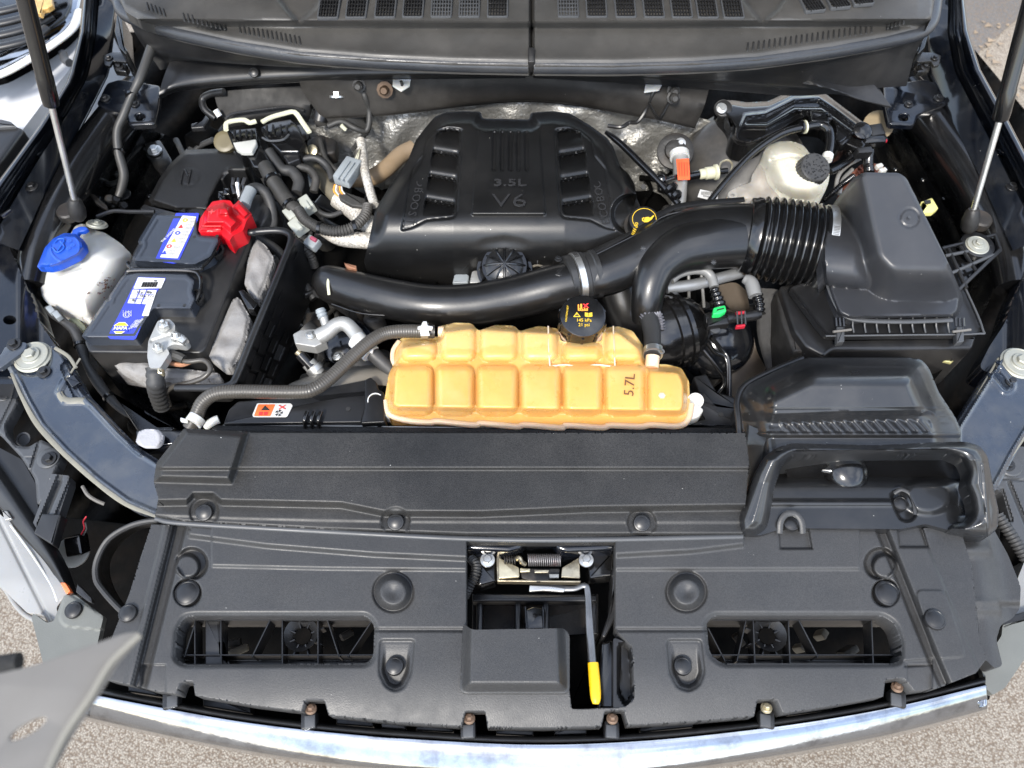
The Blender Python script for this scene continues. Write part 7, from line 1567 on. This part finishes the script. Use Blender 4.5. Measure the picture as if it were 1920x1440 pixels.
cj = thing('cream_line_joint', 'cream quick-connect joint on a black line beside the orange tag', 'pipe joint', W(1325, 325, .9))
A, C = W(1311, 327, .985), W(1348, 322, .985); q = MB(); lathe(q, A, C - A, [(.008, 0), (.010, .002), (.010, .010), (.0085, .011), (.012, .013), (.012, .028), (.010, .029), (.015, .031), (.015, .036), (.009, .037)], 18); q.build('joint', M['cream'], cj)
tube([(1290, 331, .985), (1311, 327, .985)], .008, 12).build('black_line', M['gloss'], cj); tube([(1346, 322, .985), (1364, 320, .985)], .006, 12).build('black_line', M['gloss'], cj)
rod = thing('black_cable_with_grommet', 'slanting black cable with ball grommet right of the engine cover', 'cable', W(1210, 320, .95))
tube([(1136, 248, 1.02), (1150, 258, 1.02), (1170, 275, 1.018), (1200, 305, 1.015), (1235, 340, 1.01), (1272, 382, 1.0)], [.004, .006, .0066, .0066, .0062, .0062], 12).build('cable', M['gloss'], rod, 80)
for x, y, rr__ in ((1240, 336, .009), (1258, 354, .014), (1268, 366, .011)):
    q = MB(); d_ = W(1272, 382, 1.0) - W(1235, 340, 1.01); lathe(q, W(x, y, 1.01), d_, [(.006, -.008), (rr__, -.003), (rr__, .003), (.006, .008)], 16); q.build('grommet', M['gloss'], rod)
tube([(1244, 340, 1.008), (1262, 334, 1.0), (1280, 331, .99)], .006, 10).build('branch', M['gloss'], rod)

# junction of plugs and hoses by the right wall
jc = thing('sensor_junction', 'cluster of glossy black plugs and pipes beside the right inner wall', 'sensor cluster', W(1620, 270, .9))
r = random.Random(21)
for x, y, w_, h_, a, m_ in ((1612, 252, .05, .02, -.5, 'gloss'), (1640, 248, .03, .026, .2, 'smooth'), (1636, 266, .045, .016, .1, 'gloss'), (1600, 272, .04, .024, -.6, 'gloss'), (1650, 262, .02, .02, .4, 'smooth'), (1575, 262, .03, .03, -.8, 'gloss'), (1618, 286, .03, .014, .1, 'smooth')):
    q = MB(); boxat(q, W(x, y, 1.0 + r.uniform(-.01, .02)), (w_, h_, .02), (.2, 0, a), .003); q.build('plug', M[m_], jc)
tube([(1556, 322, .99), (1575, 312, .99), (1595, 298, .99), (1602, 290, .995)], .0075, 12).build('pipe', M['gloss'], jc); tube([(1588, 290, .99), (1606, 288, .99), (1618, 286, 1.0)], .006, 10).build('pipe', M['gloss'], jc)
tube([(1630, 285, .99), (1628, 305, .99), (1630, 325, .99)], .009, 12, corr=(.004, .001)).build('ribbed_boot', M['gloss'], jc); q = MB(); lathe(q, W(1646, 236, .98), (-.2, -.5, 1), [(.026, 0), (.03, .006), (.02, .01), (.008, .01)], 20); q.build('rusty_cup', mat('tan_rusty_cup', (.22, .17, .1), .6, grime=(.1, .07, .04), gfac=.6), jc)
q = MB(); boxat(q, W(1660, 264, 1.01), (.006, .005, .005), (0, 0, 0), .001); q.build('red_dot', M['redc'], jc)
hc = thing('cooling_coil', 'brown and silver ribbed hydraulic unit partly hidden behind the filter box', 'hydraulic unit', W(1605, 335, .85))
def zhc(U, V): return .93 + .006 * np.sin(U * .6) * np.sin(V * .5)
mold([(1580, 350), (1592, 326), (1615, 308), (1640, 306), (1660, 314), (1650, 330), (1600, 345), (1585, 362)], zhc, 2, 4, skirt=.04).build('rust_brown_body', mat('red_brown_clay', (.22, .07, .04), .6, bump2=1, b2scale=80, grime=(.08, .03, .02), gfac=.5), hc, 180)
tube([(1566, 362, .95), (1572, 330, .96), (1590, 310, .96), (1612, 298, .955)], .004, 8).build('silver_line', M['alu'], hc); tube([(1574, 364, .955), (1580, 338, .96), (1598, 318, .96)], .004, 8).build('silver_line', M['alu'], hc)
tube([(1544, 376, .95), (1560, 362, .96), (1580, 345, .97), (1600, 330, .97)], .005, 10, corr=(.004, .001)).build('ribbed_wire', M['gloss'], hc)
for x, y in ((1648, 312), (1655, 320)): q = MB(); boxat(q, W(x, y, .97), (.014, .008, .008), (0, 0, .4), .001); q.build('white_tab', M['white'], hc)

# ================================================================== under the duct, right of the coolant tank
td = thing('turbo_inlet_boot', 'big black ribbed round rubber boot below the air duct', 'rubber boot', W(1270, 610, .8))
A, C = W(1230, 630, .90), W(1330, 600, .90); q = MB(); lathe(q, A, C - A, [(.06, -.02), (.066, .0), (.066, .02), (.071, .022), (.071, .030), (.067, .032), (.067, .04), (.072, .042), (.071, .05), (.060, .056), (.052, .075), (.042, .085), (.03, .088)], 40); q.build('boot', M['gloss'], td, 30)
tube([(1240, 555, .955), (1258, 560, .955), (1285, 575, .95)], .004, 8).build('moulded_rib', M['grey'], td)
vc = thing('vent_connector', 'black vent connector with bright green and dark red clips', 'hose connector', W(1370, 595, .9))
tube([(1322, 602, .96), (1350, 600, .962), (1378, 596, .962), (1410, 592, .962), (1424, 588, .962)], [.012, .012, .0085, .0095, .0085], 14).build('horizontal_pipe', M['smooth'], vc, 80)
tube([(1424, 588, .962), (1424, 570, .968), (1418, 550, .975)], [.0095, .008, .0105], 12, corr=(.008, .0015)).build('corrugated_elbow', M['gloss'], vc, 80)
tube([(1352, 596, .965), (1350, 575, .97), (1342, 550, .975), (1338, 540, .978)], [.012, .011, .008, .007], 12, corr=(.009, .0014)).build('corrugated_neck', M['gloss'], vc, 80)
slab([(1338, 576), (1360, 571), (1363, 582), (1352, 588), (1337, 589)], .988, .012, .003, .003).build('green_clip', M['green'], vc); slab([(1344, 580), (1358, 577), (1358, 579), (1344, 582)], .9895, .001, 0).build('clip_slot', M['black'], vc)
for y in (584, 609): slab([(1380, y), (1397, y - 2), (1398, y + 2), (1381, y + 4)], .975, .008, .001, .001).build('red_clip', M['redc'], vc)
for x in (1382, 1390, 1397): tube([(x, 584, .976), (x + 1, 608, .972)], .0014, 6).build('clip_bar', M['grey'], vc)
slab([(1326, 595), (1366, 592), (1368, 606), (1328, 612)], .975, .015, .003, .002).build('body', M['smooth'], vc)
q = MB(); lathe(q, W(1340, 618, .96), (0, 0, 1), [(.009, 0), (.009, .003), (.005, .004)], 16); q.build('screw', M['grey'], vc)
gh = thing('grey_vent_hose', 'light grey hose arching down to the green-clipped connector', 'hose', W(1310, 530, .9))
tube([(1258, 525, .985), (1275, 512, .988), (1300, 506, .99), (1322, 508, .99), (1334, 520, .985), (1339, 538, .98)], .0085, 12).build('hose', M['hgrey'] if 'hgrey' in M else mat('light_grey_rubber_hose', (.17, .17, .165), .4, dust=.1), gh, 80)
gh = thing('grey_vent_hose', 'light grey sleeve hose hanging right of the red-clipped connector', 'hose', W(1412, 535, .9))
tube([(1395, 522, .985), (1408, 530, .985), (1416, 555, .98)], [.008, .012, .012], 12).build('hose', MATS['light_grey_rubber_hose'], gh, 80)
tube([(1250, 540, .95), (1300, 534, .95), (1340, 524, .95), (1400, 508, .95)], .0105, 14).build('steel_cross_pipe', mat('grey_steel_pipe', (.26, .27, .28), .45, metal=.5, dust=.15), None, 80, 'straight steel-grey pipe crossing below the air duct', 'pipe')
for k, (a, c_) in enumerate((((1291, 510), (1292, 566)), ((1315, 510), (1320, 575)))): tube([(a[0], a[1], .96), ((a[0] + c_[0]) / 2, (a[1] + c_[1]) / 2, .94), (c_[0], c_[1], .9)], .003, 8).build('thin_line', MATS['light_grey_rubber_hose'], None, 80, 'thin grey line hanging below the duct, the %s of two' % ('left' if k == 0 else 'right'), 'pipe', 'thin lines below the duct')
md = thing('intercooler_elbow', 'smooth sky-tinted black plastic elbow below the vent connector', 'air elbow', W(1360, 640, .75))
q = MB(); lathe(q, W(1360, 640, .86), (.3, -.5, 1), [(.07, -.06), (.068, -.02), (.055, .01), (.035, .024), (.012, .03)], 32); q.build('shell', M['paint'], md)
bs = thing('belt_shield', 'dusty brown plastic shield below the vent connector', 'plastic shield', W(1390, 700, .7))
patch([[(1355, 700, .82), (1385, 660, .84), (1412, 625, .86)], [(1372, 740, .80), (1402, 700, .82), (1420, 660, .84)], [(1395, 765, .76), (1420, 735, .78), (1436, 690, .8)]], 6, 6, .003).build('shield', mat('brown_grimy_plastic', (.06, .045, .032), .6, dust=.3, grime=(.03, .02, .015), gfac=.6), bs, 80)
patch([[(1345, 535, .9), (1378, 530, .9), (1400, 545, .9)], [(1355, 560, .87), (1388, 560, .87), (1405, 575, .87)], [(1375, 585, .84), (1398, 590, .84), (1410, 600, .84)]], 5, 5, .003).build('shield', mat('brown_grimy_plastic2', (.08, .062, .045), .6, dust=.3), bs, 80)
for k, (P) in enumerate(([(1325, 640, .9), (1340, 660, .88), (1362, 675, .87), (1365, 740, .84)], [(1333, 632, .9), (1352, 655, .88), (1366, 676, .87), (1368, 745, .84)], [(1318, 655, .88), (1345, 690, .86), (1358, 715, .84), (1340, 745, .82)])):
    tube(P, .0042, 8).build('thin_harness', M['gloss'], None, 80, 'thin black wire hanging below the vent connector, %s' % ['left of the pair', 'right of the pair', 'the one curling back left'][k], 'wire', 'wires below the vent connector')
ws = thing('grey_side_wall', 'speckled grey-black side panel left of the air filter box', 'side panel', W(1440, 600, .8))
patch([[(1425, 540, .92), (1462, 545, .93), (1475, 570, .93)], [(1420, 620, .88), (1460, 620, .9), (1500, 655, .9)], [(1440, 700, .84), (1470, 690, .86), (1530, 665, .88)]], 6, 6, .003).build('panel', mat('speckled_grimy_plastic', (.025, .024, .023), .6, dust=.45, speck=1, bump2=.4), ws, 80)
slab([(1300, 705), (1325, 700), (1345, 735), (1392, 748), (1392, 770), (1320, 768)], .93, .03, .004, .004).build('bracket_arm', M['smooth'], ws)
clutter(10, 1500, 1760, 655, 680, .86, .9, ws, 31, M['dirty'])
